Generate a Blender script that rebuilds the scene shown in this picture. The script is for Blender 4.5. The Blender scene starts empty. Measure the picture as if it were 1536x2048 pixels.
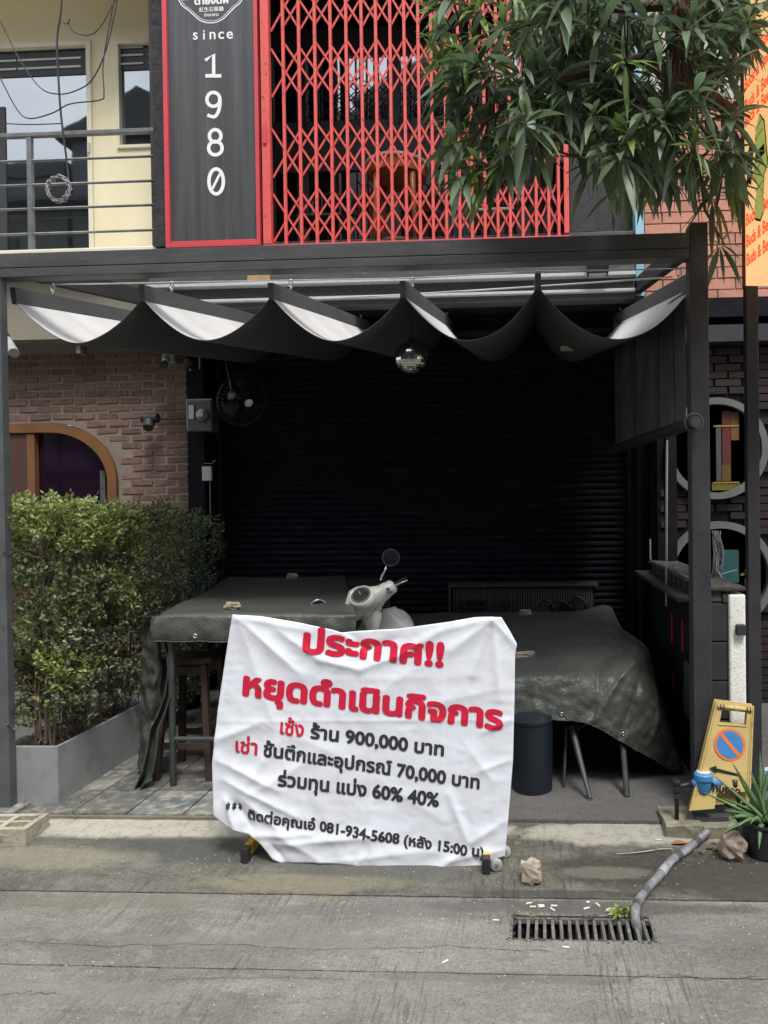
import bpy, bmesh, math, random
from math import radians, sin, cos, pi, sqrt, atan2, exp, tan
from mathutils import Vector, Matrix, noise
random.seed(7)
SC = bpy.context.scene
COL = SC.collection
# ------------------------------------------------------------------ camera
FPX, PU, PV = 1400.0, 993.0, 1024.0
YAW, PITCH, ROLL = radians(2.75), radians(-0.57), 0.0125
CAM = Vector((0, 0, 1.6))
F0 = Vector((-sin(YAW), cos(YAW), 0)); R0 = Vector((cos(YAW), sin(YAW), 0)); Z = Vector((0, 0, 1))
FW = F0*cos(PITCH) + Z*sin(PITCH); U0 = Z*cos(PITCH) - F0*sin(PITCH)
RT = R0*cos(ROLL) - U0*sin(ROLL); UP = U0*cos(ROLL) + R0*sin(ROLL)
cd = bpy.data.cameras.new('camera'); cam = bpy.data.objects.new('camera', cd); COL.objects.link(cam)
cd.sensor_fit = 'VERTICAL'; cd.sensor_height = 24; cd.lens = 24*FPX/2048
cd.shift_x = -(PU-768)/2048; cd.shift_y = (PV-1024)/2048
cd.clip_start = 0.05; cd.clip_end = 400
M = Matrix((RT, UP, -FW)).transposed().to_4x4(); M.translation = CAM
cam.matrix_world = M; SC.camera = cam
# ------------------------------------------------------------------ world / light
SUN_EL, SUN_AZ = radians(61), radians(156)      # azimuth: compass from +Y
w = bpy.data.worlds.new('World'); SC.world = w; w.use_nodes = True
nt = w.node_tree; nt.nodes.clear()
sky = nt.nodes.new('ShaderNodeTexSky'); sky.sky_type = 'NISHITA'; sky.sun_disc = False
sky.sun_elevation = SUN_EL; sky.sun_rotation = SUN_AZ; sky.dust_density = 2.5; sky.air_density = 1.0
tc = nt.nodes.new('ShaderNodeTexCoord'); nz = nt.nodes.new('ShaderNodeTexNoise'); nz.inputs['Scale'].default_value = 2.2
nz.inputs['Detail'].default_value = 7; nz.inputs['Roughness'].default_value = .58
mp = nt.nodes.new('ShaderNodeMapping'); mp.inputs['Scale'].default_value = (1, 1, 2.2)
rm = nt.nodes.new('ShaderNodeMapRange'); rm.inputs[1].default_value = .36; rm.inputs[2].default_value = .6
rm.inputs[3].default_value = .45; rm.inputs[4].default_value = 1.0
mx = nt.nodes.new('ShaderNodeMix'); mx.data_type = 'RGBA'; mx.inputs[7].default_value = (7.6, 7.9, 8.3, 1)
bg = nt.nodes.new('ShaderNodeBackground'); bg.inputs['Strength'].default_value = .14
wo = nt.nodes.new('ShaderNodeOutputWorld')
L = nt.links.new
L(tc.outputs['Generated'], mp.inputs[0]); L(mp.outputs[0], nz.inputs['Vector']); L(nz.outputs['Fac'], rm.inputs[0])
L(rm.outputs[0], mx.inputs[0]); L(sky.outputs[0], mx.inputs[6]); L(mx.outputs[2], bg.inputs[0]); L(bg.outputs[0], wo.inputs[0])
sl = bpy.data.lights.new('sun', 'SUN'); sl.energy = 1.7; sl.angle = radians(16); sl.color = (1, .96, .9)
so = bpy.data.objects.new('sun', sl); COL.objects.link(so)
sd = Vector((sin(SUN_AZ)*cos(SUN_EL), cos(SUN_AZ)*cos(SUN_EL), sin(SUN_EL)))
so.rotation_euler = (-sd).to_track_quat('-Z', 'Y').to_euler(); so.location = sd*30
SC.view_settings.view_transform = 'Standard'; SC.view_settings.look = 'None'
SC.view_settings.exposure = 0.92; SC.view_settings.gamma = 1
SC.render.engine = 'CYCLES'; SC.cycles.max_bounces = 6; SC.cycles.diffuse_bounces = 3; SC.cycles.transparent_max_bounces = 8
SC.cycles.caustics_reflective = False; SC.cycles.caustics_refractive = False

def at(u, v, Y):
    d = FW + RT*((u-PU)/FPX) + UP*((PV-v)/FPX)
    return CAM + d*(Y/d.y)
def gz(Y): return 0.0 if Y > 3.55 else (-.02-.04*(3.55-Y)/.61 if Y > 2.94 else -.06)
def G(u, v, dz=0):
    d = FW + RT*((u-PU)/FPX) + UP*((PV-v)/FPX); z = 0
    for _ in range(8):
        p = CAM + d*((z-CAM.z)/d.z); z = gz(p.y)+dz
    return p
def X(u, Y, v=1010): return at(u, v, Y).x
def H(v, Y, u=700): return at(u, v, Y).z

# ------------------------------------------------------------------ materials
def rgb(c): return (c[0], c[1], c[2], 1)
def hexl(r, g, b):
    f = lambda x: ((x/255+.055)/1.055)**2.4 if x > 10 else x/255/12.92
    return (f(r), f(g), f(b))
MATS = {}
def mat(name, c1, rough=.6, c2=None, scale=6, detail=6, bump=0., bscale=40, metal=0., spec=.5, stretch=(1,1,1), island=0., lo=.35, hi=.65,
        c3=None, s3=30, lo3=.6, hi3=.7, transl=0., coat=0., rvar=0.):
    m = bpy.data.materials.new(name); m.use_nodes = True; t = m.node_tree; n = t.nodes; k = t.links.new
    b = n['Principled BSDF']; b.inputs['Roughness'].default_value = rough; b.inputs['Metallic'].default_value = metal
    b.inputs['Specular IOR Level'].default_value = spec
    if coat: b.inputs['Coat Weight'].default_value = coat
    g = n.new('ShaderNodeNewGeometry'); mp = n.new('ShaderNodeMapping'); mp.inputs['Scale'].default_value = stretch
    k(g.outputs['Position'], mp.inputs[0]); P = mp.outputs[0]
    out = None
    if c2 is None: c2 = tuple(x*.75 for x in c1)
    z = n.new('ShaderNodeTexNoise'); z.inputs['Scale'].default_value = scale; z.inputs['Detail'].default_value = detail; z.inputs['Roughness'].default_value = .6
    k(P, z.inputs['Vector']); r = n.new('ShaderNodeMapRange'); r.inputs[1].default_value = lo; r.inputs[2].default_value = hi
    k(z.outputs['Fac'], r.inputs[0]); x = n.new('ShaderNodeMix'); x.data_type = 'RGBA'
    x.inputs[6].default_value = rgb(c1); x.inputs[7].default_value = rgb(c2); k(r.outputs[0], x.inputs[0]); out = x.outputs[2]
    if c3 is not None:
        z3 = n.new('ShaderNodeTexNoise'); z3.inputs['Scale'].default_value = s3; z3.inputs['Detail'].default_value = 4
        k(P, z3.inputs['Vector']); r3 = n.new('ShaderNodeMapRange'); r3.inputs[1].default_value = lo3; r3.inputs[2].default_value = hi3
        k(z3.outputs['Fac'], r3.inputs[0]); x3 = n.new('ShaderNodeMix'); x3.data_type = 'RGBA'; x3.inputs[7].default_value = rgb(c3)
        k(out, x3.inputs[6]); k(r3.outputs[0], x3.inputs[0]); out = x3.outputs[2]
    if island:
        h = n.new('ShaderNodeHueSaturation'); rr = n.new('ShaderNodeMapRange')
        rr.inputs[3].default_value = 1-island; rr.inputs[4].default_value = 1+island
        oi = n.new('ShaderNodeObjectInfo'); ad = n.new('ShaderNodeMath'); ad.operation = 'ADD'; fr = n.new('ShaderNodeMath'); fr.operation = 'FRACT'
        k(g.outputs['Random Per Island'], ad.inputs[0]); k(oi.outputs['Random'], ad.inputs[1]); k(ad.outputs[0], fr.inputs[0])
        k(fr.outputs[0], rr.inputs[0]); k(rr.outputs[0], h.inputs['Value']); k(out, h.inputs['Color']); out = h.outputs[0]
    k(out, b.inputs['Base Color'])
    if rvar:
        rr2 = n.new('ShaderNodeMapRange'); rr2.inputs[3].default_value = max(.05, rough-rvar); rr2.inputs[4].default_value = min(1, rough+rvar)
        k(z.outputs['Fac'], rr2.inputs[0]); k(rr2.outputs[0], b.inputs['Roughness'])
    if bump:
        zb = n.new('ShaderNodeTexNoise'); zb.inputs['Scale'].default_value = bscale; zb.inputs['Detail'].default_value = 5
        k(P, zb.inputs['Vector']); bp = n.new('ShaderNodeBump'); bp.inputs['Strength'].default_value = min(1, bump); bp.inputs['Distance'].default_value = .01*max(1, bump)
        k(zb.outputs['Fac'], bp.inputs['Height']); k(bp.outputs[0], b.inputs['Normal'])
    if transl:
        tl = n.new('ShaderNodeBsdfTranslucent'); k(out, tl.inputs[0]); ms = n.new('ShaderNodeMixShader'); ms.inputs[0].default_value = transl
        k(b.outputs[0], ms.inputs[1]); k(tl.outputs[0], ms.inputs[2]); k(ms.outputs[0], n['Material Output'].inputs[0])
    MATS[name] = m; return m
def glassy(name, base, refl=.35, tint=(1, 1, 1), rough=.03, wave=.0):
    m = bpy.data.materials.new(name); m.use_nodes = True; t = m.node_tree; n = t.nodes; k = t.links.new; n.clear()
    d = n.new('ShaderNodeBsdfDiffuse'); d.inputs[0].default_value = rgb(base)
    gl = n.new('ShaderNodeBsdfGlossy'); gl.inputs[0].default_value = rgb(tint); gl.inputs['Roughness'].default_value = rough
    fr = n.new('ShaderNodeFresnel'); fr.inputs[0].default_value = 1.5; ad = n.new('ShaderNodeMath'); ad.operation = 'ADD'; ad.inputs[1].default_value = refl; ad.use_clamp = True
    k(fr.outputs[0], ad.inputs[0]); ms = n.new('ShaderNodeMixShader'); k(ad.outputs[0], ms.inputs[0]); k(d.outputs[0], ms.inputs[1]); k(gl.outputs[0], ms.inputs[2])
    if wave:
        zb = n.new('ShaderNodeTexNoise'); zb.inputs['Scale'].default_value = 2.; g = n.new('ShaderNodeNewGeometry'); k(g.outputs['Position'], zb.inputs['Vector'])
        bp = n.new('ShaderNodeBump'); bp.inputs['Strength'].default_value = wave; bp.inputs['Distance'].default_value = .02; k(zb.outputs['Fac'], bp.inputs['Height']); k(bp.outputs[0], gl.inputs['Normal'])
    o = n.new('ShaderNodeOutputMaterial'); k(ms.outputs[0], o.inputs[0]); return m
def leafmat(name, c, c2, island=.35, rough=.4, tr=.2, scale=3):
    return mat(name, c, rough, c2, scale=scale, island=island, transl=tr, spec=.5)

# ------------------------------------------------------------------ mesh builder
class MB:
    def __init__(s): s.v = []; s.f = []; s.mi = []; s.cur = 0
    def add(s, vs, fs):
        b = len(s.v); s.v += [tuple(p) for p in vs]; s.f += [tuple(i+b for i in f) for f in fs]; s.mi += [s.cur]*len(fs); return s
    def box(s, a, b):
        x0, x1 = sorted((a[0], b[0])); y0, y1 = sorted((a[1], b[1])); z0, z1 = sorted((a[2], b[2]))
        return s.hexa([(x0,y0,z0),(x1,y0,z0),(x1,y1,z0),(x0,y1,z0)], [(x0,y0,z1),(x1,y0,z1),(x1,y1,z1),(x0,y1,z1)])
    def hexa(s, lo, hi):
        return s.add(list(lo)+list(hi), [(3,2,1,0),(4,5,6,7),(0,1,5,4),(1,2,6,5),(2,3,7,6),(3,0,4,7)])
    def prism(s, poly, off):                     # poly list of 3D points, off vector
        n = len(poly); off = Vector(off); p2 = [Vector(p)+off for p in poly]
        return s.add(list(poly)+p2, [tuple(range(n-1,-1,-1)), tuple(range(n, 2*n))]+[(i,(i+1)%n,n+(i+1)%n,n+i) for i in range(n)])
    def bar(s, a, b, w, h, up=(0,0,1)):          # rectangular bar between points
        a = Vector(a); b = Vector(b); d = (b-a).normalized(); up = Vector(up)
        sd = d.cross(up); sd = sd.normalized() if sd.length > 1e-5 else Vector((1,0,0)); u = sd.cross(d).normalized()
        sd *= w/2; u *= h/2
        q = lambda p: [p-sd-u, p+sd-u, p+sd+u, p-sd+u]
        return s.add(q(a)+q(b), [(0,1,2,3),(7,6,5,4),(0,4,5,1),(1,5,6,2),(2,6,7,3),(3,7,4,0)])
    def tube(s, pts, r, n=8, caps=True, closed=False):
        pts = [Vector(p) for p in pts]; N = len(pts); rr = r if isinstance(r, (list, tuple)) else [r]*N
        ref = None; rings = []
        for i, p in enumerate(pts):
            if closed: d = pts[(i+1) % N]-pts[i-1]
            else: d = pts[min(i+1, N-1)]-pts[max(i-1, 0)]
            d = d.normalized() if d.length > 1e-9 else Vector((0,0,1))
            if ref is None: ref = Vector((0,0,1)) if abs(d.z) < .9 else Vector((1,0,0))
            a = d.cross(ref); a = a.normalized() if a.length > 1e-6 else Vector((1,0,0)); b = a.cross(d).normalized(); ref = b
            rings.append([p+(a*cos(2*pi*j/n)+b*sin(2*pi*j/n))*rr[i] for j in range(n)])
        vs = [q for R in rings for q in R]; fs = []
        for i in range(N if closed else N-1):
            i2 = (i+1) % N
            for j in range(n): fs.append((i*n+j, i*n+(j+1)%n, i2*n+(j+1)%n, i2*n+j))
        if caps and not closed: fs += [tuple(range(n-1,-1,-1)), tuple((N-1)*n+j for j in range(n))]
        return s.add(vs, fs)
    def lathe(s, prof, c, n=24, axis=(0,0,1)):   # prof [(r,h)]
        ax = Vector(axis).normalized(); a = ax.cross(Vector((0,0,1)) if abs(ax.z) < .9 else Vector((1,0,0))).normalized(); b = ax.cross(a); c = Vector(c)
        vs = []; fs = []
        for r, h in prof:
            for j in range(n): vs.append(c+ax*h+(a*cos(2*pi*j/n)+b*sin(2*pi*j/n))*r)
        for i in range(len(prof)-1):
            for j in range(n): fs.append((i*n+j, i*n+(j+1)%n, (i+1)*n+(j+1)%n, (i+1)*n+j))
        if prof[0][0] > 1e-5: fs.append(tuple(range(n-1,-1,-1)))
        if prof[-1][0] > 1e-5: fs.append(tuple((len(prof)-1)*n+j for j in range(n)))
        return s.add(vs, fs)
    def ell(s, c, r, n=14, m=10, M3=None, jit=0, seed=0):
        vs = []; fs = []; c = Vector(c)
        for i in range(m+1):
            th = pi*i/m
            for j in range(n):
                ph = 2*pi*j/n; d = Vector((sin(th)*cos(ph), sin(th)*sin(ph), cos(th)))
                p = Vector((d.x*r[0], d.y*r[1], d.z*r[2]))
                if jit: p *= 1+jit*noise.noise(d*1.7+Vector((seed, 0, 0)))+jit*.5*noise.noise(d*4+Vector((seed, 3, 0)))
                if M3: p = M3 @ p
                vs.append(c+p)
        for i in range(m):
            for j in range(n): fs.append((i*n+j, (i+1)*n+j, (i+1)*n+(j+1)%n, i*n+(j+1)%n))
        return s.add(vs, fs)
    def grid(s, fn, nu, nv):
        vs = [fn(i/nu, j/nv) for j in range(nv+1) for i in range(nu+1)]
        return s.add(vs, [(j*(nu+1)+i, j*(nu+1)+i+1, (j+1)*(nu+1)+i+1, (j+1)*(nu+1)+i) for j in range(nv) for i in range(nu)])
    def mesh(s, name, mats, smooth=False):
        me = bpy.data.meshes.new(name); me.from_pydata(s.v, [], s.f); me.validate(); me.update()
        for m in (mats if isinstance(mats, (list, tuple)) else [mats]): me.materials.append(m)
        if len(set(s.mi)) > 1 and len(me.polygons) == len(s.mi): me.polygons.foreach_set('material_index', s.mi)
        if smooth: me.polygons.foreach_set('use_smooth', [True]*len(me.polygons))
        return me
    def obj(s, name, mats, parent=None, smooth=False, bevel=0, solid=0, label=None, kind=None, seg=2, angle=None):
        o = bpy.data.objects.new(name, s.mesh(name, mats, smooth)); COL.objects.link(o)
        if parent: par(o, parent)
        if solid: md = o.modifiers.new('s', 'SOLIDIFY'); md.thickness = solid; md.offset = 0
        if bevel: md = o.modifiers.new('b', 'BEVEL'); md.width = bevel; md.segments = seg; md.limit_method = 'ANGLE'; md.angle_limit = radians(40)
        if smooth and angle is not None:
            try: o.data.set_sharp_from_angle(angle=radians(angle))
            except Exception: pass
        if label: o['label'] = label
        if kind: o['kind'] = kind
        return o
def worldpos(o):
    p = Vector((0, 0, 0))
    while o: p += o.location; o = o.parent
    return p
def par(o, p):
    o.parent = p; o.matrix_parent_inverse = Matrix.Translation(-Vector(p.get('_o', (0, 0, 0))))
def tag(o, label, cat, group=None):
    o['label'] = label; o['category'] = cat
    if group: o['group'] = group
    return o
ORG = {}
def thing(name, label, cat, loc=(0, 0, 0), group=None):
    e = bpy.data.objects.new(name, None); COL.objects.link(e); e.location = loc; e.empty_display_size = .1
    e['_o'] = tuple(loc); ORG[e.name] = 1
    return tag(e, label, cat, group)
def inst(name, me, parent, loc, rot=(0,0,0), scale=(1,1,1)):
    o = bpy.data.objects.new(name, me); COL.objects.link(o); o.location = loc; o.rotation_euler = rot; o.scale = scale
    if parent: par(o, parent)
    return o
from mathutils.geometry import tessellate_polygon
def text2d(body, bold=0.0, res=3, size=1.0):
    """glyph outlines filled contour by contour (holes found by winding), so overlapping strokes stay solid"""
    c = bpy.data.curves.new('tmp', 'FONT'); c.body = body; c.size = 1
    o = bpy.data.objects.new('tmp', c); COL.objects.link(o); dg = bpy.context.evaluated_depsgraph_get(); dg.update()
    cv = o.evaluated_get(dg).to_curve(dg) if hasattr(o, 'to_curve') else None
    cons = []
    for sp_ in cv.splines:
        bp = sp_.bezier_points; n = len(bp); pts = []
        for i in range(n):
            p0, p1 = bp[i], bp[(i+1) % n]; a, h1, h2, b = p0.co, p0.handle_right, p1.handle_left, p1.co
            st = abs((h1-a).cross(b-a).length) < 1e-4 and abs((h2-a).cross(b-a).length) < 1e-4
            m = 1 if st else res+1
            for k in range(m):
                t = k/m; q = a*(1-t)**3+h1*3*t*(1-t)**2+h2*3*t*t*(1-t)+b*t**3
                if not pts or (pts[-1][0]-q.x)**2+(pts[-1][1]-q.y)**2 > 1e-8: pts.append((q.x, q.y))
        if len(pts) > 2: cons.append(pts)
    o.evaluated_get(dg).to_curve_clear() if hasattr(o, 'to_curve_clear') else None
    bpy.data.objects.remove(o); bpy.data.curves.remove(c)
    if not cons: return [], [], (0, 1, 0, 1)
    area = lambda p: sum(p[i][0]*p[(i+1) % len(p)][1]-p[(i+1) % len(p)][0]*p[i][1] for i in range(len(p)))/2
    def inside(q, p):
        r = False; j = len(p)-1
        for i in range(len(p)):
            if (p[i][1] > q[1]) != (p[j][1] > q[1]) and q[0] < (p[j][0]-p[i][0])*(q[1]-p[i][1])/(p[j][1]-p[i][1])+p[i][0]: r = not r
            j = i
        return r
    ar = [area(p) for p in cons]; bb_ = [(min(q[0] for q in p), max(q[0] for q in p), min(q[1] for q in p), max(q[1] for q in p)) for p in cons]
    host = {}
    for j, q in enumerate(cons):
        best = None
        for i, p in enumerate(cons):
            if i == j or ar[i]*ar[j] > 0 or abs(ar[j]) >= abs(ar[i]): continue
            if bb_[j][0] < bb_[i][0]-1e-4 or bb_[j][1] > bb_[i][1]+1e-4 or bb_[j][2] < bb_[i][2]-1e-4 or bb_[j][3] > bb_[i][3]+1e-4: continue
            if sum(inside(x, p) for x in q) > .8*len(q) and (best is None or abs(ar[i]) < abs(ar[best])): best = i
        if best is not None: host[j] = best
    V0 = []; F0_ = []
    for i, p in enumerate(cons):
        if i in host: continue
        holes = [cons[j] for j in host if host[j] == i]
        loops = [p]+holes; flat = [Vector((x, y, 0)) for L_ in loops for x, y in L_]
        tri = tessellate_polygon([[Vector((x, y, 0)) for x, y in L_] for L_ in loops]); b = len(V0)
        V0 += [(v.x, v.y, i % 3) for v in flat]; F0_ += [tuple(k+b for k in t) for t in tri]
    xs = [p[0] for p in V0]; ys = [p[1] for p in V0]; V = []; Fc = []
    offs = [(0, 0)] if not bold else [(0, 0), (bold, 0), (-bold, 0), (0, bold), (0, -bold), (bold*.7, bold*.7), (-bold*.7, bold*.7), (bold*.7, -bold*.7), (-bold*.7, -bold*.7)]
    for li, (dx, dy) in enumerate(offs):
        b = len(V); V += [(x+dx, y+dy, li+l*.3) for x, y, l in V0]; Fc += [tuple(i+b for i in f) for f in F0_]
    return V, Fc, (min(xs)-bold, max(xs)+bold, min(ys)-bold, max(ys)+bold)
def cut(V, Fc, step, box):
    bm = bmesh.new(); vs = [bm.verts.new(p) for p in V]
    for f in Fc:
        try: bm.faces.new([vs[i] for i in f])
        except ValueError: pass
    x = box[0]
    while x < box[1]:
        bmesh.ops.bisect_plane(bm, geom=bm.verts[:]+bm.edges[:]+bm.faces[:], plane_co=(x, 0, 0), plane_no=(1, 0, 0)); x += step
    y = box[2]
    while y < box[3]:
        bmesh.ops.bisect_plane(bm, geom=bm.verts[:]+bm.edges[:]+bm.faces[:], plane_co=(0, y, 0), plane_no=(0, 1, 0)); y += step
    bm.verts.index_update()
    r = [tuple(v.co) for v in bm.verts], [tuple(v.index for v in f.verts) for f in bm.faces]; bm.free(); return r
def flat_text(body, parent, m, origin, right, up, nrm, height=None, width=None, bold=0, name='lettering', dz=.0015, vstretch=1, center=True):
    V, Fc, bb = text2d(body, bold)
    if not V: return None
    W = bb[1]-bb[0]; Hh = bb[3]-bb[2]; s = (width/W) if width else height/Hh
    right = Vector(right).normalized(); up = Vector(up).normalized(); nrm = Vector(nrm).normalized(); o = Vector(origin)
    cx = (bb[0]+bb[1])/2 if center else bb[0]
    mb = MB(); mb.add([o+right*((x-cx)*s)+up*((y-bb[2])*s*vstretch)+nrm*(dz+l*.00012) for x, y, l in V], Fc)
    return mb.obj(name, m, parent)
exec_parts = []
# ------------------------------------------------------------------ materials in use
M_black = mat('black_paint', (.018,.019,.021), .55, (.03,.03,.031), scale=9, bump=.15, bscale=30)
M_blackwall = mat('black_wall_paint', (.009,.009,.013), .75, (.014,.014,.019), scale=5, bump=.2, bscale=50, spec=.1)
M_shut = mat('black_shutter_enamel', (.011,.0115,.018), .7, (.019,.02,.028), scale=7, c3=(.035,.036,.042), s3=3, lo3=.55, hi3=.8, spec=.06, stretch=(1,1,6))
M_beam = mat('grey_beam_paint', (.068,.071,.072), .6, (.045,.047,.049), scale=3, stretch=(1,1,5), c3=(.09,.088,.082), s3=14, lo3=.56, hi3=.8, bump=.2, bscale=60)
M_post = mat('charcoal_post_paint', (.022,.023,.027), .6, (.036,.037,.041), scale=6, bump=.1)
M_red = mat('red_gate_enamel', (.74,.10,.085), .45, (.64,.095,.08), scale=7, c3=(.28,.07,.045), s3=34, lo3=.61, hi3=.70)
M_redframe = mat('red_frame_enamel', (.63,.055,.075), .45, (.55,.06,.08), scale=5)
M_panel = mat('brushed_grey_panel', (.095,.098,.10), .38, (.06,.062,.064), scale=14, stretch=(1,1,.04), metal=.25, c3=(.12,.12,.12), s3=40, lo3=.6, hi3=.8)
M_white = mat('white_lettering', (.85,.85,.85), .5, (.8,.8,.8))
M_yellow = mat('cream_yellow_render', (.88,.80,.57), .85, (.82,.74,.51), scale=2, bump=.1, bscale=60)
M_cream = mat('cream_trim', (.78,.74,.60), .6, (.7,.66,.52))
M_taupe = mat('taupe_render', (.24,.22,.19), .9, (.18,.165,.145), scale=2.5, bump=.1)
M_rail = mat('grey_galvanised_rail', (.20,.21,.22), .45, (.13,.135,.14), scale=10, metal=.3)
M_window = glassy('tinted_window_glass', (.012,.014,.016), .26, (.9,.95,1), .02, .04)
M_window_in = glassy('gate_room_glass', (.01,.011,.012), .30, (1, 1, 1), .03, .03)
M_mortar = mat('grey_mortar', (.25,.205,.165), .95, (.18,.15,.125), scale=4, bump=.3, bscale=60)
M_brick = mat('old_red_brick', (.20,.115,.085), .9, (.14,.09,.07), scale=3, island=.2, bump=.35, bscale=50, c3=(.10,.065,.05), s3=22, lo3=.5, hi3=.7)
M_brick2 = mat('salmon_brick', (.52,.25,.18), .85, (.42,.19,.13), scale=6, island=.15, bump=.3, bscale=60)
M_mortar2 = mat('pale_mortar', (.5,.47,.43), .95, (.4,.38,.35))
M_brick3 = mat('dark_brown_brick', (.022,.012,.010), .8, (.015,.009,.008), scale=6, island=.3, bump=.4)
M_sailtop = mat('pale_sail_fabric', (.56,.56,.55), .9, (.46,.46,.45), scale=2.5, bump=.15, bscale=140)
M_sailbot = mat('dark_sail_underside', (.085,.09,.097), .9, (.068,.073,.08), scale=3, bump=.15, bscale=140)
M_batten = mat('dark_wood_batten', (.055,.058,.06), .65, (.075,.078,.08), scale=8, stretch=(1,.3,1), bump=.2)
M_steel = mat('zinc_steel', (.55,.55,.55), .3, (.4,.4,.4), metal=.9)
M_chan = mat('grey_steel_channel', (.085,.09,.093), .5, (.055,.058,.06), scale=6, stretch=(.4,1,3), c3=(.16,.16,.155), s3=30, lo3=.6, hi3=.75, metal=.1)
M_chanlip = mat('pale_flashing', (.42,.43,.44), .45, (.5,.5,.5), scale=20)
M_orangewood = mat('ochre_window_frame', (.19,.08,.024), .55, (.13,.055,.018), scale=4, stretch=(1,1,.4))
M_brownwood = mat('red_brown_panel', (.075,.03,.02), .6, (.055,.024,.017), scale=4, stretch=(3,3,.4))
M_archglass = glassy('plum_window_glass', (.014,.005,.014), .015, (.8,.7,.9), .05)
M_slate = mat('slate_tile', (.10,.115,.118), .6, (.21,.205,.18), scale=5, bump=.6, bscale=22, island=.42, c3=(.36,.34,.29), s3=16, lo3=.48, hi3=.72, rvar=.15)
M_planter = mat('grey_fibre_cement', (.30,.305,.315), .85, (.24,.245,.25), scale=3, bump=.15, bscale=80, c3=(.20,.19,.17), s3=9, lo3=.55, hi3=.75)
M_soil = mat('dry_soil', (.075,.05,.035), 1, (.04,.028,.02), scale=30, bump=1, bscale=60, c3=(.2,.15,.1), s3=60, lo3=.6, hi3=.7)
M_stem = mat('grey_brown_stem', (.16,.12,.085), .9, (.10,.075,.055), scale=30)
M_hedge = leafmat('hedge_leaf', (.17,.215,.075), (.10,.135,.05), island=.5, tr=.25)
M_hedgelitnew = leafmat('hedge_sunlit_new_leaf', (.38,.43,.15), (.26,.32,.10), island=.3, tr=.3)  # lightened to paint sunlight on the hedge crown; also weed and seedling green
M_hedgedry = leafmat('hedge_dusty_leaf', (.27,.26,.18), (.16,.155,.10), island=.4, tr=.1)
M_smallleaf = leafmat('small_dark_leaf', (.055,.085,.04), (.03,.05,.025), island=.5, tr=.15)
M_mango = leafmat('long_green_leaf', (.15,.205,.115), (.10,.155,.08), island=.35, rough=.42, tr=.32)
M_mangonew = leafmat('fresh_green_leaf', (.24,.35,.09), (.17,.27,.065), island=.25, rough=.4, tr=.3)
M_mangodry = leafmat('brown_dry_leaf', (.22,.12,.06), (.13,.07,.035), island=.3, rough=.8, tr=.1)
M_bark = mat('brown_bark', (.12,.09,.065), .95, (.07,.055,.04), scale=12, bump=.8, bscale=30)
M_aloe = leafmat('aloe_leaf', (.16,.26,.10), (.10,.18,.07), island=.25, rough=.45, tr=.12)
M_tarp = None
M_leg = mat('grey_tube_steel', (.07,.075,.08), .45, (.05,.053,.058), metal=.3)
M_stoolwood = mat('dark_brown_wood', (.055,.035,.03), .5, (.04,.026,.022), scale=5, stretch=(4,4,.5))
M_stone = mat('tan_rubble_stone', (.42,.35,.27), .95, (.30,.25,.19), scale=9, bump=.8, bscale=30, c3=(.17,.13,.10), s3=18, lo3=.6, hi3=.75)
M_pinkstone = mat('pinkish_rubble_stone', (.42,.35,.28), .95, (.30,.25,.20), scale=14, bump=1, bscale=26, c3=(.6,.55,.48), s3=10, lo3=.55, hi3=.7)
M_coral = mat('fissured_stone', (.34,.28,.22), .95, (.15,.115,.085), scale=16, bump=1.5, bscale=22)
M_scoot = mat('ivory_scooter_paint', (.62,.62,.58), .3, (.57,.57,.53), scale=2, coat=.5)
M_scootblack = mat('black_scooter_plastic', (.015,.015,.016), .5)
M_chrome = mat('chrome', (.75,.75,.75), .12, (.7,.7,.7), metal=1)
M_dial = mat('dial_face', (.03,.032,.032), .25, (.09,.09,.085), scale=60)
M_mirror = mat('mirror_back', (.06,.06,.065), .35)
M_rubber = mat('black_rubber', (.014,.014,.015), .8)
M_banner = mat('white_vinyl', (.74,.765,.83), .42, (.70,.73,.80), scale=2, bump=.06, bscale=25, c3=(.62,.64,.70), s3=5, lo3=.6, hi3=.8)
M_bred = mat('red_print', (.60,.012,.045), .4, (.56,.012,.05))
M_bblack = mat('charcoal_print', (.028,.028,.038), .4, (.035,.035,.045))
M_barbl = mat('black_barrier_steel', (.025,.025,.03), .5)
M_baryel = mat('yellow_barrier_tape', (.65,.38,.03), .5, (.5,.3,.04), scale=20)
M_wheel = mat('grey_nylon_wheel', (.38,.38,.37), .5, (.3,.3,.3))
M_conc = mat('cast_concrete_block', (.42,.38,.29), .95, (.33,.30,.23), scale=10, bump=.6, bscale=50, c3=(.17,.16,.10), s3=12, lo3=.58, hi3=.75)
M_mossconc = mat('mossy_concrete', (.27,.25,.19), .95, (.14,.13,.085), scale=8, bump=.7, bscale=40, c3=(.36,.34,.28), s3=16, lo3=.55, hi3=.7)
M_darkmoss = mat('stained_dark_cement', (.07,.066,.055), .95, (.03,.029,.026), scale=12, bump=.8, bscale=40, c3=(.22,.2,.16), s3=22, lo3=.58, hi3=.7)
M_pipe = mat('grey_pvc_hose', (.20,.205,.215), .5, (.13,.13,.135), scale=9, c3=(.33,.33,.34), s3=16, lo3=.52, hi3=.7, bump=.3, bscale=30)
M_pipe2 = mat('pale_tape', (.36,.36,.37), .6, (.22,.22,.23), scale=25)
M_pipeblk = mat('black_pipe', (.02,.02,.021), .5)
M_blue = mat('blue_meter_plastic', (.06,.24,.52), .5, (.05,.19,.44), scale=10)
M_yelplas = mat('faded_yellow_plastic', (.56,.42,.16), .55, (.46,.34,.13), scale=5, c3=(.36,.25,.07), s3=30, lo3=.62, hi3=.75, bump=.1)
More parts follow.
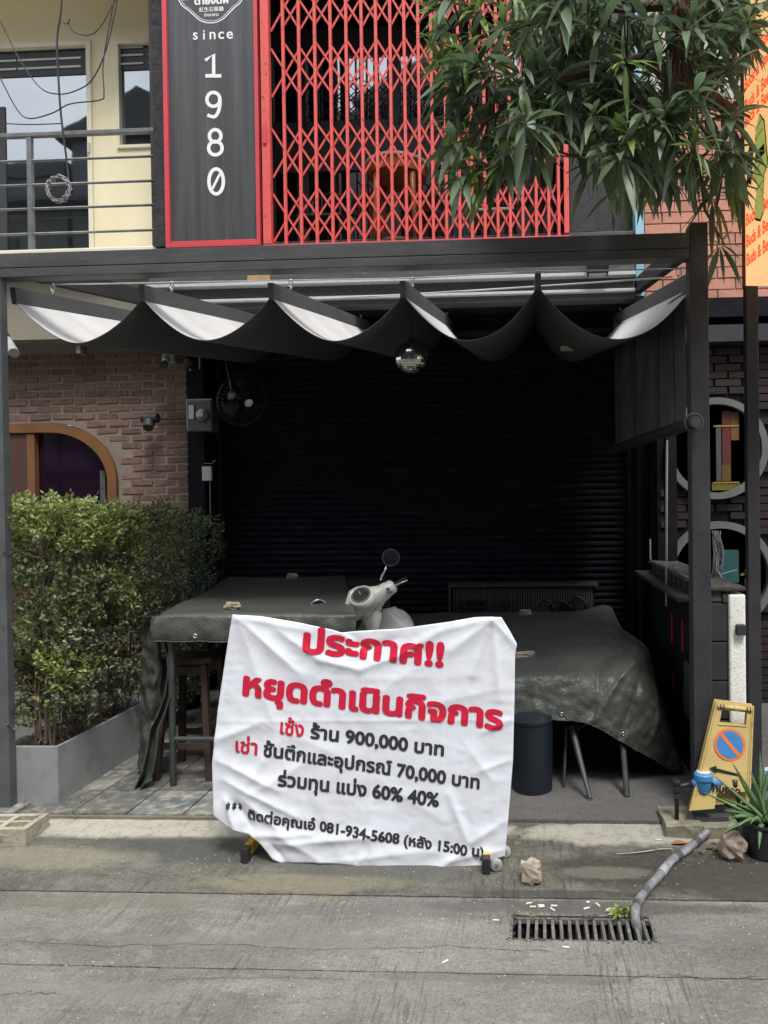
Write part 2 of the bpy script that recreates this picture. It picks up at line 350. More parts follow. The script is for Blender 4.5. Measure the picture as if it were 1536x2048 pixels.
M_signblue = mat('sign_blue', (.05,.22,.52), .5)
M_signorange = mat('sign_orange', (.70,.16,.035), .5, (.6,.2,.06), scale=40)
M_orangebox = None
M_lightbluepaint = mat('light_blue_paint', (.30,.55,.68), .7)
M_whitewall = mat('rough_white_render', (.86,.85,.81), .95, (.78,.77,.73), scale=8, bump=.35, bscale=90, c3=(.5,.5,.48), s3=50, lo3=.62, hi3=.7)
M_block = mat('black_painted_block', (.02,.021,.026), .7, (.028,.029,.034), scale=8, bump=.2)
M_ringgrey = mat('pale_grey_ring', (.14,.145,.137), .7, (.11,.115,.11))
M_grate = mat('rusty_grate_iron', (.13,.125,.115), .8, (.08,.075,.07), scale=20, bump=.5, bscale=60, c3=(.2,.19,.17), s3=40, lo3=.5, hi3=.7)
M_pit = mat('drain_muck', (.012,.012,.01), 1, (.02,.02,.015), bump=1, bscale=30)
M_butt = mat('white_litter_paper', (.72,.70,.64), .9)
M_cable = mat('black_cable', (.02,.02,.02), .6)
M_cablegrey = mat('grey_cable', (.35,.35,.36), .6)
M_plasticw = mat('offwhite_plastic', (.55,.56,.54), .5, (.48,.49,.47))
M_clearbox = mat('clear_meter_box', (.14,.15,.135), .2, (.09,.10,.09), scale=12)
M_tablewood = mat('varnished_table_wood', (.42,.15,.055), .35, (.30,.10,.04), scale=5, stretch=(1,1,3))
M_marble = mat('pale_table_rim', (.6,.58,.52), .3)
M_fan = mat('dark_fan_wire', (.03,.03,.033), .4, metal=.5)
M_fanblade = mat('fan_blade_plastic', (.03,.032,.035), .4)
M_blind = mat('black_blind_cloth', (.09,.093,.10), .8, (.19,.192,.195), scale=4, lo=.42, hi=.75, stretch=(1,1,.5), bump=.3, bscale=50, transl=.3)
M_redstrip = mat('red_strip', (.42,.02,.03), .5)
M_binmat = mat('navy_bin_plastic', (.010,.016,.026), .5)
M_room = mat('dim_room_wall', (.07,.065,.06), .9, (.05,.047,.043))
M_teal = mat('teal_box', (.02,.09,.10), .6)
M_opp = mat('opposite_wall_paint', (.085,.085,.085), .9, (.065,.066,.068), scale=1)
M_opproof = mat('opposite_roof_tile', (.035,.037,.04), .8, (.025,.027,.03), scale=3)
M_dark = mat('dark_frame_metal', (.03,.03,.032), .5)

def tarp_mat():
    m = bpy.data.materials.new('olive_black_tarpaulin'); m.use_nodes = True; t = m.node_tree; n = t.nodes; k = t.links.new
    b = n['Principled BSDF']; b.inputs['Roughness'].default_value = .42; b.inputs['Specular IOR Level'].default_value = .5
    g = n.new('ShaderNodeNewGeometry')
    z = n.new('ShaderNodeTexNoise'); z.inputs['Scale'].default_value = 5; z.inputs['Detail'].default_value = 6; k(g.outputs['Position'], z.inputs['Vector'])
    x = n.new('ShaderNodeMix'); x.data_type = 'RGBA'; x.inputs[6].default_value = (.045,.052,.046,1); x.inputs[7].default_value = (.10,.107,.092,1); k(z.outputs['Fac'], x.inputs[0]); k(x.outputs[2], b.inputs['Base Color'])
    z1 = n.new('ShaderNodeTexNoise'); z1.inputs['Scale'].default_value = 14; z1.inputs['Detail'].default_value = 7; z1.inputs['Roughness'].default_value = .65; z1.inputs['Distortion'].default_value = 1.2
    k(g.outputs['Position'], z1.inputs['Vector'])
    vo = n.new('ShaderNodeTexVoronoi'); vo.inputs['Scale'].default_value = 62; vo.feature = 'DISTANCE_TO_EDGE'; k(g.outputs['Position'], vo.inputs['Vector'])
    ad = n.new('ShaderNodeMath'); ad.operation = 'MULTIPLY_ADD'; k(vo.outputs['Distance'], ad.inputs[0]); ad.inputs[1].default_value = .9; k(z1.outputs['Fac'], ad.inputs[2])
    bp = n.new('ShaderNodeBump'); bp.inputs['Strength'].default_value = .42; bp.inputs['Distance'].default_value = .009; k(ad.outputs[0], bp.inputs['Height']); k(bp.outputs[0], b.inputs['Normal'])
    return m
M_tarp = tarp_mat()

def ground_mat(name, base, dark, light, stains=(), lights=(), groove_dir=(1, .0), speck=.3, groove=.5, gscale=55):
    """weathered brushed concrete; stains are soiled patches with their own ragged outlines"""
    m = bpy.data.materials.new(name); m.use_nodes = True; t = m.node_tree; n = t.nodes; k = t.links.new
    b = n['Principled BSDF']; g = n.new('ShaderNodeNewGeometry'); P = g.outputs['Position']
    def nz(s, d=6, r=.6, sc=None):
        z = n.new('ShaderNodeTexNoise'); z.inputs['Scale'].default_value = s; z.inputs['Detail'].default_value = d; z.inputs['Roughness'].default_value = r
        if sc:
            mp = n.new('ShaderNodeMapping'); mp.inputs['Scale'].default_value = sc; k(P, mp.inputs[0]); k(mp.outputs[0], z.inputs['Vector'])
        else: k(P, z.inputs['Vector'])
        return z.outputs['Fac']
    def rng(x, a, c, lo=0, hi=1):
        r = n.new('ShaderNodeMapRange'); r.inputs[1].default_value = a; r.inputs[2].default_value = c; r.inputs[3].default_value = lo; r.inputs[4].default_value = hi
        k(x, r.inputs[0]); return r.outputs[0]
    def mixc(a, bcol, fac):
        x = n.new('ShaderNodeMix'); x.data_type = 'RGBA'
        if isinstance(a, tuple): x.inputs[6].default_value = rgb(a)
        else: k(a, x.inputs[6])
        x.inputs[7].default_value = rgb(bcol); k(fac, x.inputs[0]); return x.outputs[2]
    def mth(op, a, c):
        x = n.new('ShaderNodeMath'); x.operation = op
        for i, q in enumerate((a, c)):
            if isinstance(q, (int, float)): x.inputs[i].default_value = q
            else: k(q, x.inputs[i])
        return x.outputs[0]
    deep = tuple(x*.62 for x in dark)
    c = mixc(base, dark, rng(nz(1.3, 8, .68, (.6, 1.7, 1)), .38, .62))
    c = mixc(c, light, rng(nz(3.7, 9, .75, (.8, 1.3, 1)), .50, .70, 0, .75))
    c = mixc(c, deep, rng(nz(9, 9, .78, (.45, 1.5, 1)), .52, .68, 0, .6))
    c = mixc(c, light, rng(nz(26, 6, .8, (.8, 1.3, 1)), .55, .70, 0, .6))
    c = mixc(c, deep, rng(nz(48, 6, .85), .53, .70, 0, .75))
    c = mixc(c, (.05, .048, .042), rng(nz(120, 5, .9), .53, .62, 0, .85))
    c = mixc(c, light, rng(nz(75, 5, .9), .56, .66, 0, .8))
    c = mixc(c, (.52, .49, .43), rng(nz(150, 4, .9, (1, 1.5, 1)), .60, .66, 0, .8))
    mpl = n.new('ShaderNodeMapping'); mpl.inputs['Rotation'].default_value = (0, 0, radians(-22)); mpl.inputs['Scale'].default_value = (1, .06, 1); k(P, mpl.inputs[0])
    zl_ = n.new('ShaderNodeTexNoise'); zl_.inputs['Scale'].default_value = gscale*1.9; zl_.inputs['Detail'].default_value = 2; k(mpl.outputs[0], zl_.inputs['Vector'])
    c = mixc(c, deep, mth('MULTIPLY', rng(zl_.outputs['Fac'], .50, .66), rng(nz(2.3, 5), .45, .60, 0, .75*min(1, groove))))
    for (cx, cy, rx, ry, col, amt) in stains:
        mp = n.new('ShaderNodeMapping'); mp.inputs['Location'].default_value = (-cx/rx, -cy/ry, 0); mp.inputs['Scale'].default_value = (1/rx, 1/ry, 0); k(P, mp.inputs[0])
        ln = n.new('ShaderNodeVectorMath'); ln.operation = 'LENGTH'; k(mp.outputs[0], ln.inputs[0])
        d = mth('ADD', ln.outputs['Value'], mth('MULTIPLY', mth('SUBTRACT', nz(6, 7, .65), .5), 1.5))
        c = mixc(c, col, mth('MULTIPLY', rng(d, 1.1, .75, 0, amt), rng(nz(22, 6, .8), .30, .52, .45, 1)))
    vo = n.new('ShaderNodeTexVoronoi'); vo.inputs['Scale'].default_value = 60; k(P, vo.inputs['Vector'])
    sp = mth('MULTIPLY', rng(vo.outputs['Distance'], .14, .07), rng(nz(7), .46, .58))
    sp2 = n.new('ShaderNodeSeparateColor'); k(vo.outputs['Color'], sp2.inputs[0]); sp = mth('MULTIPLY', sp, rng(sp2.outputs[0], .6, .65))
    c = mixc(c, (.55, .53, .47), mth('MULTIPLY', sp, speck))
    k(c, b.inputs['Base Color'])
    b.inputs['Specular IOR Level'].default_value = .25
    k(rng(nz(3), .3, .7, .7, .95), b.inputs['Roughness'])
    wv = nz(gscale, 2, .5, (1, .04, 1)); wmask = rng(nz(1.3, 3), .45, .6)
    h = mth('ADD', mth('MULTIPLY', mth('MULTIPLY', wv, wmask), groove), nz(60, 5, .7))
    h = mth('ADD', h, mth('MULTIPLY', nz(9, 4), .8))
    bp = n.new('ShaderNodeBump'); bp.inputs['Strength'].default_value = 1; bp.inputs['Distance'].default_value = .012; k(h, bp.inputs['Height']); k(bp.outputs[0], b.inputs['Normal'])
    return m
gA = G(1180, 1760); 
M_road = ground_mat('road_concrete', (.25,.232,.20), (.165,.153,.13), (.35,.335,.30),
    stains=[(X(640,2.9), 2.83, .35, .035, (.13,.14,.14), .6), (X(1150,2.85), 2.875, .75, .05, (.09,.088,.08), .8), (X(850,2.85), 2.85, .4, .06, (.14,.14,.135), .6), (X(200,2.85), 2.86, .7, .05, (.17,.16,.12), .5), (X(500,2.6), 2.62, .8, .05, (.19,.185,.17), .5), (X(1000,2.5), 2.44, .5, .03, (.12,.118,.11), .5), (X(1400,2.6), 2.7, .4, .06, (.17,.168,.16), .5),(X(150,2.4), 2.33, .5, .06, (.22,.215,.17), .45)], groove=1.2)
M_apron = ground_mat('apron_concrete', (.175,.165,.135), (.10,.098,.082), (.27,.255,.21),
    stains=[(-1.5, 3.47, 1.7, .11, (.50,.475,.40), .95), (.45, 3.46, .6, .12, (.44,.42,.35), .85), (-1.5, 3.28, .75, .12, (.09,.093,.085), .9),
            (.6, 3.16, .6, .17, (.055,.05,.043), .95), (1.0, 3.05, .5, .15, (.06,.055,.047), .9), (1.6, 3.1, .6, .15, (.065,.06,.05), .9), (-2.3, 3.2, .5, .1, (.30,.28,.20), .6), (-1.0, 3.02, .5, .07, (.25,.225,.15), .6), (.1, 2.97, .4, .03, (.06,.06,.055), .85), (-.75, 3.15, .5, .08, (.11,.11,.10), .7), (.3,3.13,.2,.05,(.2,.185,.145),.6)], groove=1.6, gscale=38)
M_floor = ground_mat('terrace_concrete', (.155,.15,.145), (.125,.122,.118), (.19,.185,.18), groove=.4, speck=0, gscale=90)
def clone(root, delta, label=None, rz=0):
    """copy a thing with its parts and sub-parts"""
    def cp(o, p):
        c = o.copy(); COL.objects.link(c)
        if p: c.parent = p; c.matrix_parent_inverse = o.matrix_parent_inverse.copy()
        for ch in [q for q in list(COL.objects) if q.parent == o]: cp(ch, c)
        return c
    r = cp(root, None); r.location = Vector(root.location)+Vector(delta); r.rotation_euler.z += rz
    if label: r['label'] = label
    return r
def struct(o): o['kind'] = 'structure'; return o
# ================================================================== GROUND
def jag(x, s, a=.004): return a*noise.noise(Vector((x*9, s, 0)))+a*.5*noise.noise(Vector((x*31, s, 5)))
DR = (X(1025, 2.72, 1860), X(1305, 2.72, 1860), 2.655, 2.815)        # drain opening x0,x1,y0,y1
def strip(name, y0, y1, m, z0=None, x0=-14, x1=14, parent=None, n=200, hole=None, j0=1, j1=1):
    mb = MB(); xs = sorted(set([x0+(x1-x0)*i/60 for i in range(61)]+[-3+i*.03 for i in range(201)]+([hole[0], hole[1]] if hole else [])))
    xs = [x for x in xs if x0 <= x <= x1]
    ys = [y0]+([hole[2], hole[3]] if hole else [])+[y1]
    if y1-y0 > .3 and not hole and y0 < 3.5: ys = [y0+(y1-y0)*i/4 for i in range(5)]
    zf = gz if z0 is None else (lambda y: z0)
    idx = {}
    vs = []; fs = []
    for i, x in enumerate(xs):
        for j, y in enumerate(ys):
            yy = y+(jag(x, y0)*j0 if j == 0 else 0)+(jag(x, y1)*j1 if j == len(ys)-1 else 0)
            idx[i, j] = len(vs); vs.append((x, yy, zf(min(y, 3.5499) if m is not M_floor else 3.6) if z0 is None else z0))
    for i in range(len(xs)-1):
        for j in range(len(ys)-1):
            if hole and j == 1 and xs[i] >= hole[0]-1e-6 and xs[i+1] <= hole[1]+1e-6: continue
            fs.append((idx[i,j], idx[i+1,j], idx[i+1,j+1], idx[i,j+1]))
    # skirts at both edges give the slab its thickness
    for j in (0, len(ys)-1):
        for i in range(len(xs)-1):
            a, b = vs[idx[i,j]], vs[idx[i+1,j]]; q = len(vs); vs += [(a[0],a[1],a[2]-.06),(b[0],b[1],b[2]-.06)]; fs.append((idx[i,j], idx[i+1,j], q+1, q))
    mb.add(vs, fs); return mb.obj(name, m, parent)
base = struct(MB().box((-60, -40, -.5), (60, 9, -.09)).obj('subgrade', M_pit)) if False else None
road = struct(strip('road', -1.0, 2.455, M_road))
strip('road_slab', 2.461, 2.935, M_road, parent=road, hole=DR, label=None) if False else strip('road_slab', 2.461, 2.935, M_road, parent=road, hole=DR)
far = MB().box((-60, -40, -.2), (60, -1.0, -.06)); far.box((-60, -1.0, -.2), (-14, 9, -.062)); far.box((14, -1.0, -.2), (60, 9, -.062)); far.obj('road_slab', M_road, road)
struct(strip('apron', 2.945, 3.548, M_apron))
gap = MB().box((-14, 2.40, -.12), (14, 2.50, -.075)); gap.box((-14, 2.9, -.12), (14, 3.0, -.078)); gap.obj('joint_dirt', M_pit, road)
fl = MB().box((-14, 3.552, -.15), (14, 12, -.006)); floor_ = struct(fl.obj('terrace_floor', M_mortar))
MB().box((-.92, 3.551, -.1), (14, 9, 0)).obj('concrete_screed', M_floor, floor_, bevel=.004)
# slate tiles
tile_me = MB().box((-.147, -.147, -.012), (.147, .147, 0)).mesh('tile', M_slate)
for i in range(8):
    for j in range(8):
        x = -.92-.154-i*.303; y = 3.56+.15+j*.303
        if x < -2.5 and y < 4.5: pass
        o = inst('tile', tile_me, floor_, (x, y, .0035+random.uniform(-.0012, .0012)), (random.uniform(-.003, .003), random.uniform(-.003, .003), random.choice((0, pi/2, pi))))
MB().box((-14, 3.556, -.02), (-3.36, 9, 0)).obj('concrete_screed', M_floor, floor_)
def crack(pts, parent, w_=.0025, seed=0):
    P = []; 
    for (a, b) in zip(pts[:-1], pts[1:]):
        for k in range(14): P.append(G(a[0]+(b[0]-a[0])*k/14, a[1]+(b[1]-a[1])*k/14))
    P.append(G(*pts[-1])); vs = []; n = len(P)
    for i, p in enumerate(P):
        o_ = Vector((noise.noise(Vector((i*.35, seed, 0))), noise.noise(Vector((i*.35, seed, 4))), 0))*.014+Vector((noise.noise(Vector((i*1.3, seed, 0))), noise.noise(Vector((i*1.3, seed, 4))), 0))*.005
        d = (P[min(i+1, n-1)]-P[max(i-1, 0)]).normalized(); nn = Vector((-d.y, d.x, 0)); ww = w_*(.4+.9*abs(noise.noise(Vector((i*.8, seed, 9))))*1.6)*(1 if 2 < i < n-3 else .4)
        q_ = p+o_; q_.z = gz(q_.y)+.0012; vs += [q_-nn*ww, q_+nn*ww]
    MB().add(vs, [(2*i, 2*i+2, 2*i+3, 2*i+1) for i in range(n-1)]).obj('crack', M_pit, parent)
apron_ = [o for o in COL.objects if o.name.startswith('apron')][0]
crack([(1022, 1748), (1030, 1775), (1026, 1802)], apron_, .0016, 1); crack([(962, 1752), (970, 1778), (966, 1800)], apron_, .0012, 2)
crack([(250, 1740), (330, 1752), (420, 1748), (500, 1765)], apron_, .001, 4)
crack([(0, 1880), (200, 1893), (420, 1888), (640, 1900), (900, 1893), (1130, 1906)], road, .0011, 5); crack([(1250, 1960), (1330, 1948), (1420, 1960), (1536, 1952)], road, .0012, 6)
crack([(0, 1990), (60, 1986), (120, 1988)], road, .0016, 7); crack([(300, 1960), (520, 1955), (700, 1958)], road, .0008, 8)
crack([(1180, 1905), (1230, 1935), (1225, 1975), (1260, 2048)], road, .0010, 9)
# loose grit in the road
gm = MB()
for i in range(1500):
    x = random.gauss(-.6, 1.3); y = random.choice((random.uniform(2.2, 2.9), random.gauss(3.2, .12)))
    if noise.noise(Vector((x*2.2, y*3.5, 1))) < .02: continue
    if y > 3.5: continue
    s = random.uniform(.0008, .003); c = Vector((x, y, gz(y)+s*.3)); 
    gm.ell(c, (s*random.uniform(1, 2), s, s*.6), 5, 3)
g = gm.obj('grit', mat('pale_grit', (.5, .48, .42), .9)); g['kind'] = 'stuff'; g['label'] = 'pale grit scattered over the concrete apron and road'; g['category'] = 'grit'
# silt packed round the grate
sm_ = MB(); rs = random.Random(4)
for i in range(230):
    e = rs.random(); x = rs.uniform(DR[0]-.02, DR[1]+.02); y = (DR[2] if e < .35 else DR[3])+rs.gauss(0, .007)
    if e > .85: x = rs.choice((DR[0], DR[1]))+rs.gauss(0, .008); y = rs.uniform(DR[2], DR[3])
    s_ = rs.uniform(.002, .006); sm_.ell(Vector((x, y, -.061)), (s_*1.4, s_, s_*.5), 6, 4, jit=.6, seed=i)
so2 = sm_.obj('silt', M_darkmoss); so2['kind'] = 'stuff'; so2['label'] = 'dark silt and crumbs packed round the drain grate'; so2['category'] = 'silt'
# ------------------------------------------------------------------ drain
x0, x1, y0, y1 = DR
dr = thing('drain_grate', 'rusty iron drain grate of leaning bars sunk in the road, hose end dropping into it', 'drain', (x0, y0, -.06))
pit = MB(); pit.box((x0-.01, y0-.01, -.5), (x1+.01, y1+.01, -.45)); pit.box((x0-.02, y0-.02, -.5), (x0, y1+.02, -.064)); pit.box((x1, y0-.02, -.5), (x1+.02, y1+.02, -.064))
pit.box((x0, y0-.02, -.5), (x1, y0, -.064)); pit.box((x0, y1, -.5), (x1, y1+.02, -.064)); pit.obj('pit', M_pit, dr)
MB().bar((x0, y0+.008, -.075), (x1, y0+.008, -.075), .014, .02).obj('rail', M_grate, dr); MB().bar((x0, y1-.008, -.075), (x1, y1-.008, -.075), .014, .02).obj('rail', M_grate, dr)
bar_me = MB().hexa([(-.004, -.07, -.035), (.004, -.07, -.035), (.004, .07, -.035), (-.004, .07, -.035)], [(-.006, -.07, 0), (.006, -.07, 0), (.006, .07, 0), (-.006, .07, 0)]).mesh('grate_bar', M_grate)
for i in range(16):
    x = x0+.028+i*(x1-x0-.05)/15
    inst('grate_bar', bar_me, dr, (x, (y0+y1)/2, -.068), (0, radians(8), radians(random.uniform(-2, 2))))
# ================================================================== MAIN SHOPHOUSE
YF = 5.6
uz = lambda v, Y=YF, u=800: at(u, v, Y).z
ux = lambda u, Y=YF, v=300: at(u, v, Y).x
shop = thing('shophouse', 'black painted shophouse with red folding gate upstairs and black steel shutter below', 'building', (0, YF, 0))
xl, xr = ux(310), ux(1268)
zb = uz(478, YF, 700)     # gate sill
ztop = zb+3.0
# walls of upper floor round the balcony room
b = MB(); b.box((xl, YF, zb-.55), (xr, YF+.25, zb-.002)); b.obj('edge_beam', M_beam, shop, bevel=.006)
b = MB(); b.box((xl, YF-.02, zb-.02), (ux(341), YF+.5, ztop+.6)); b.obj('pilaster', mat('rough_black_render', (.04,.04,.042), .9, (.02,.02,.022), scale=14, bump=1.2, bscale=18), shop)
b = MB(); b.box((ux(1139), YF, zb), (ux(1189), YF+.3, ztop+.6)); b.obj('pilaster', M_block, shop)
b = MB(); b.box((ux(1189), YF+.12, zb), (xr, YF+.3, ztop+.6)); b.obj('pilaster', M_black, shop)
b = MB(); b.box((ux(341), YF, ztop), (ux(1139), YF+.3, ztop+.6)); b.obj('lintel', M_black, shop)
b = MB(); b.box((ux(341)+.002, YF+.03, zb), (ux(523), YF+.2, ztop)); b.obj('wall', M_black, shop)
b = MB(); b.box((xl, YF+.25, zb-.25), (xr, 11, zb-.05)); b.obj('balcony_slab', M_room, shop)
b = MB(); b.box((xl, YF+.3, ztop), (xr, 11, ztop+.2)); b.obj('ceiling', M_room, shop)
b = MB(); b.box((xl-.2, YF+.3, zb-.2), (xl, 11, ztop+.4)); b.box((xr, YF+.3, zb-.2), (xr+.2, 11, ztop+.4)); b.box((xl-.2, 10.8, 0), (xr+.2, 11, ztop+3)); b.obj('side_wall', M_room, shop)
# upper storeys going on above the frame
b = MB(); b.box((xl, YF, ztop+.6), (xr, 11, ztop+3.2)); b.obj('upper_wall', M_blackwall, shop)
# glass partition behind the gate
Yg = 6.75
gx = [ux(u, Yg) for u in (545, 600, 622, 790, 800, 930, 945, 1190)]
zA, zB_, zC, zD = uz(475, Yg), uz(340, Yg), uz(250, Yg), uz(75, Yg)
part = MB(); 
for u in (540, 606, 790, 935, 1070, 1186): part.box((ux(u, Yg)-.05, Yg-.03, zA-.3), (ux(u, Yg)+.05, Yg+.03, ztop))
for v, h in ((330, .05), (252, .06), (78, .10)): part.box((ux(540, Yg), Yg-.034, uz(v, Yg)-h), (ux(1186, Yg), Yg+.034, uz(v, Yg)+h))
part.box((ux(540, Yg), Yg-.02, uz(330, Yg)), (ux(1186, Yg), Yg+.02, uz(252, Yg)))
part.obj('partition_frame', M_dark, shop)
us = (540, 606, 790, 935, 1070, 1186)
for a, c in zip(us[:-1], us[1:]):
    MB().box((ux(a, Yg)+.05, Yg-.008, uz(252, Yg)), (ux(c, Yg)-.05, Yg+.008, uz(60, Yg))).obj('pane', M_window_in, shop)
    MB().box((ux(a, Yg)+.05, Yg-.008, zA-.3), (ux(c, Yg)-.05, Yg+.008, uz(335, Yg))).obj('pane', M_window_in, shop)
# inner black window bars (a second, folded grille on the glass)
for u0, u1 in ((615, 780), (800, 925)):
    n = 7
    for i in range(n):
        x = ux(u0, Yg)+(ux(u1, Yg)-ux(u0, Yg))*i/(n-1)
        MB().box((x-.007, Yg-.06, uz(250, Yg)), (x+.007, Yg-.045, uz(80, Yg))).obj('inner_grille_bar', M_scootblack, shop)
    lat = MB()
    for i in range(n-1):
        xa = ux(u0, Yg)+(ux(u1, Yg)-ux(u0, Yg))*i/(n-1); xb = ux(u0, Yg)+(ux(u1, Yg)-ux(u0, Yg))*(i+1)/(n-1)
        for k in range(3):
            z0 = uz(240, Yg)+k*.13
            lat.bar((xa, Yg-.064, z0), (xb, Yg-.064, z0+.13), .006, .012, (0, 1, 0)); lat.bar((xa, Yg-.071, z0+.13), (xb, Yg-.071, z0), .006, .012, (0, 1, 0))
    lat.obj('inner_grille_lattice', M_scootblack, shop)
# lower facade: channels, flashing, shutter box
xr2 = ux(1268, 5.5)
zc = lambda v: at(800, v, 5.5).z
def chan(v0, v1, y0, y1, m, name='steel_channel'): return MB().box((xl+.01, y0, zc(v1)), (xr2-.01, y1, zc(v0))).obj(name, m, shop, bevel=.003)
chan(500, 563, 5.45, 5.598, M_chan); chan(563.5, 570, 5.40, 5.598, M_chanlip, 'flashing'); chan(570.5, 594, 5.47, 5.598, M_chan); chan(594.5, 600, 5.42, 5.598, M_chanlip, 'flashing')
chan(600.5, 612, 5.46, 5.598, M_chan)
MB().box((xl, 5.6, zc(612)), (xr2, 5.8, zb-.552)).obj('lower_beam', M_blackwall, shop)
MB().box((ux(500,5.5,550), 5.444, zc(561)), (ux(545,5.5,550), 5.4495, zc(541))).obj('peeled_patch', mat('bare_plywood', (.45,.27,.10), .8, (.25,.2,.14), scale=25), shop)
# ground floor pilasters and reveal
xw = X(378, 6.0); xs0 = X(441, 6.3); xs1 = X(1262, 6.3)
MB().box((xw, 6.0, 0), (xs0, 6.35, 3.3)).obj('pilaster', M_blackwall, shop, bevel=.004)
MB().box((xs1, 5.9, 0), (X(1300, 5.9), 6.35, 3.3)).obj('pilaster', M_blackwall, shop, bevel=.004)
MB().box((X(1300, 5.9)+.001, 5.7, 0), (1.3, 6.0, 3.3)).obj('wall', M_blackwall, shop)
MB().box((-3.2, 6.0, 3.0), (1.3, 6.35, 3.6)).obj('lintel', M_blackwall, shop)
MB().box((xl, 5.8, 3.0), (xr2, 6.0, 3.05)).obj('soffit', M_blackwall, shop); MB().box((-3.2, 6.37, 0), (1.4, 6.5, 3.6)).obj('shutter_backing', M_blackwall, shop)  # unseen backing added so no sky leaks between the shutter slats
# ------------------------------------------------------------------ shutter
sh = thing('roller_shutter', 'black corrugated steel roller shutter closed across the shopfront', 'shutter', ((xs0+xs1)/2, 6.3, 0))
n = 52; top = 3.0; ph = top/n
prof = [(0, 0), (-.004, .006), (-.013, ph*.35), (-.015, ph*.6), (-.008, ph*.86), (0, ph*.93)]
sm = MB()
for (dy, dz), (dy2, dz2) in zip(prof[:-1], prof[1:]):
    sm.add([(xs0, dy, dz), (xs1, dy, dz), (xs1, dy2, dz2), (xs0, dy2, dz2)], [(0, 1, 2, 3)])
sm.add([(xs0, .012, ph*.9), (xs1, .012, ph*.9), (xs1, .012, ph), (xs0, .012, ph)], [(0, 1, 2, 3)])
slat_me = sm.mesh('slat', M_shut)
for i in range(n): inst('slat', slat_me, sh, (0, 6.3, i*ph))
for x in (xs0, xs1): MB().box((x-.03, 6.25, 0), (x+.03, 6.34, 3.0)).obj('guide_rail', M_black, sh)
bolts = MB()
for i in range(12): bolts.ell((xs0-.03, 6.249, .35+i*.2), (.006, .004, .006), 8, 4)
bolts.obj('bolt', M_steel, sh)
# ------------------------------------------------------------------ sign panel
sp = thing('shop_sign', 'tall brushed grey sign panel reading since 1980 in a red frame', 'sign', (ux(433), YF-.05, zb))
pu0, pu1 = ux(345), ux(517); zsb = uz(486, YF, 430); zst = zsb+3.4
MB().box((pu0, YF-.045, zsb), (pu1, YF-.02, zst)).obj('panel', M_panel, sp)
fr = .035
MB().box((pu0-fr, YF-.07, zsb-.055), (pu0, YF-.021, zst+.03)).obj('frame', M_redframe, sp, bevel=.003)
MB().box((pu1, YF-.07, zsb-.055), (pu1+.03, YF-.021, zst+.03)).obj('frame', M_redframe, sp, bevel=.003)
MB().box((pu0, YF-.07, zsb-.055), (pu1, YF-.021, zsb-.022)).obj('frame', M_redframe, sp, bevel=.003)
MB().box((pu0, YF-.06, zsb-.02), (pu1, YF-.022, zsb)).obj('frame', M_redframe, sp, bevel=.003)
yn = YF-.045
def sgn(body, u, vb, height=None, width=None, bold=.02, name='lettering'):
    p = at(u, vb, yn); return flat_text(body, sp, M_white, p, (1, 0, 0), (0, 0, 1), (0, -1, 0), height=height, width=width, bold=bold, name=name)
px = YF/FPX
for i, ch in enumerate('since'): sgn(ch, 391+i*17.2, 80-.5*i, height=(15 if ch != 'i' else 19)*px, bold=.015)
o9 = lambda u, v: at(u, v, yn)
def stroke(pts, wd, closed=False, off=.002):
    """ribbon lettering stroke through photo-scale points in the plane of the panel"""
    P = [Vector(p) for p in pts]; N = len(P); L_ = []; R_s = []
    for i in range(N):
        a = P[(i-1) % N] if (closed or i) else P[i]; b = P[(i+1) % N] if (closed or i < N-1) else P[i]; d = (b-a).normalized(); nn = Vector((-d.y, d.x))*wd/2
        L_.append(P[i]+nn); R_s.append(P[i]-nn)
    vs = [Vector((at(p.x, p.y, yn).x, yn-off, at(p.x, p.y, yn).z)) for p in L_+R_s]
    MB().add(vs, [(i, (i+1) % N, N+(i+1) % N, N+i) for i in range(N if closed else N-1)]).obj('lettering', M_white, sp)
def arcp(cx, cy, rx, ry, a0, a1, n=24): return [(cx+rx*cos(radians(a0+(a1-a0)*i/n)), cy-ry*sin(radians(a0+(a1-a0)*i/n))) for i in range(n+1)]
stroke([(411, 121), (427.5, 109), (427.5, 149)], 7); stroke([(411, 152), (443, 152)], 7, off=.0024)
stroke(arcp(427, 199, 13, 14, 0, 360)[:-1], 7, True); stroke(arcp(427, 203, 13.2, 31, 5, -95, 20), 7, off=.0024); stroke([(427, 234), (420, 232.5), (415, 230)], 6.5, off=.0028)
stroke(arcp(430.5, 272, 11.5, 12.5, 0, 360)[:-1], 7, True); stroke(arcp(431, 296.5, 13.5, 13.5, 0, 360)[:-1], 7, True, off=.0024)
stroke(arcp(432.5, 363, 14.5, 25, 0, 360, 32)[:-1], 7, True); stroke([(425, 378), (440, 348)], 5, off=.0024)
cz = at(422, -12, yn)                               # crest: scalloped double outline, half of it above the frame
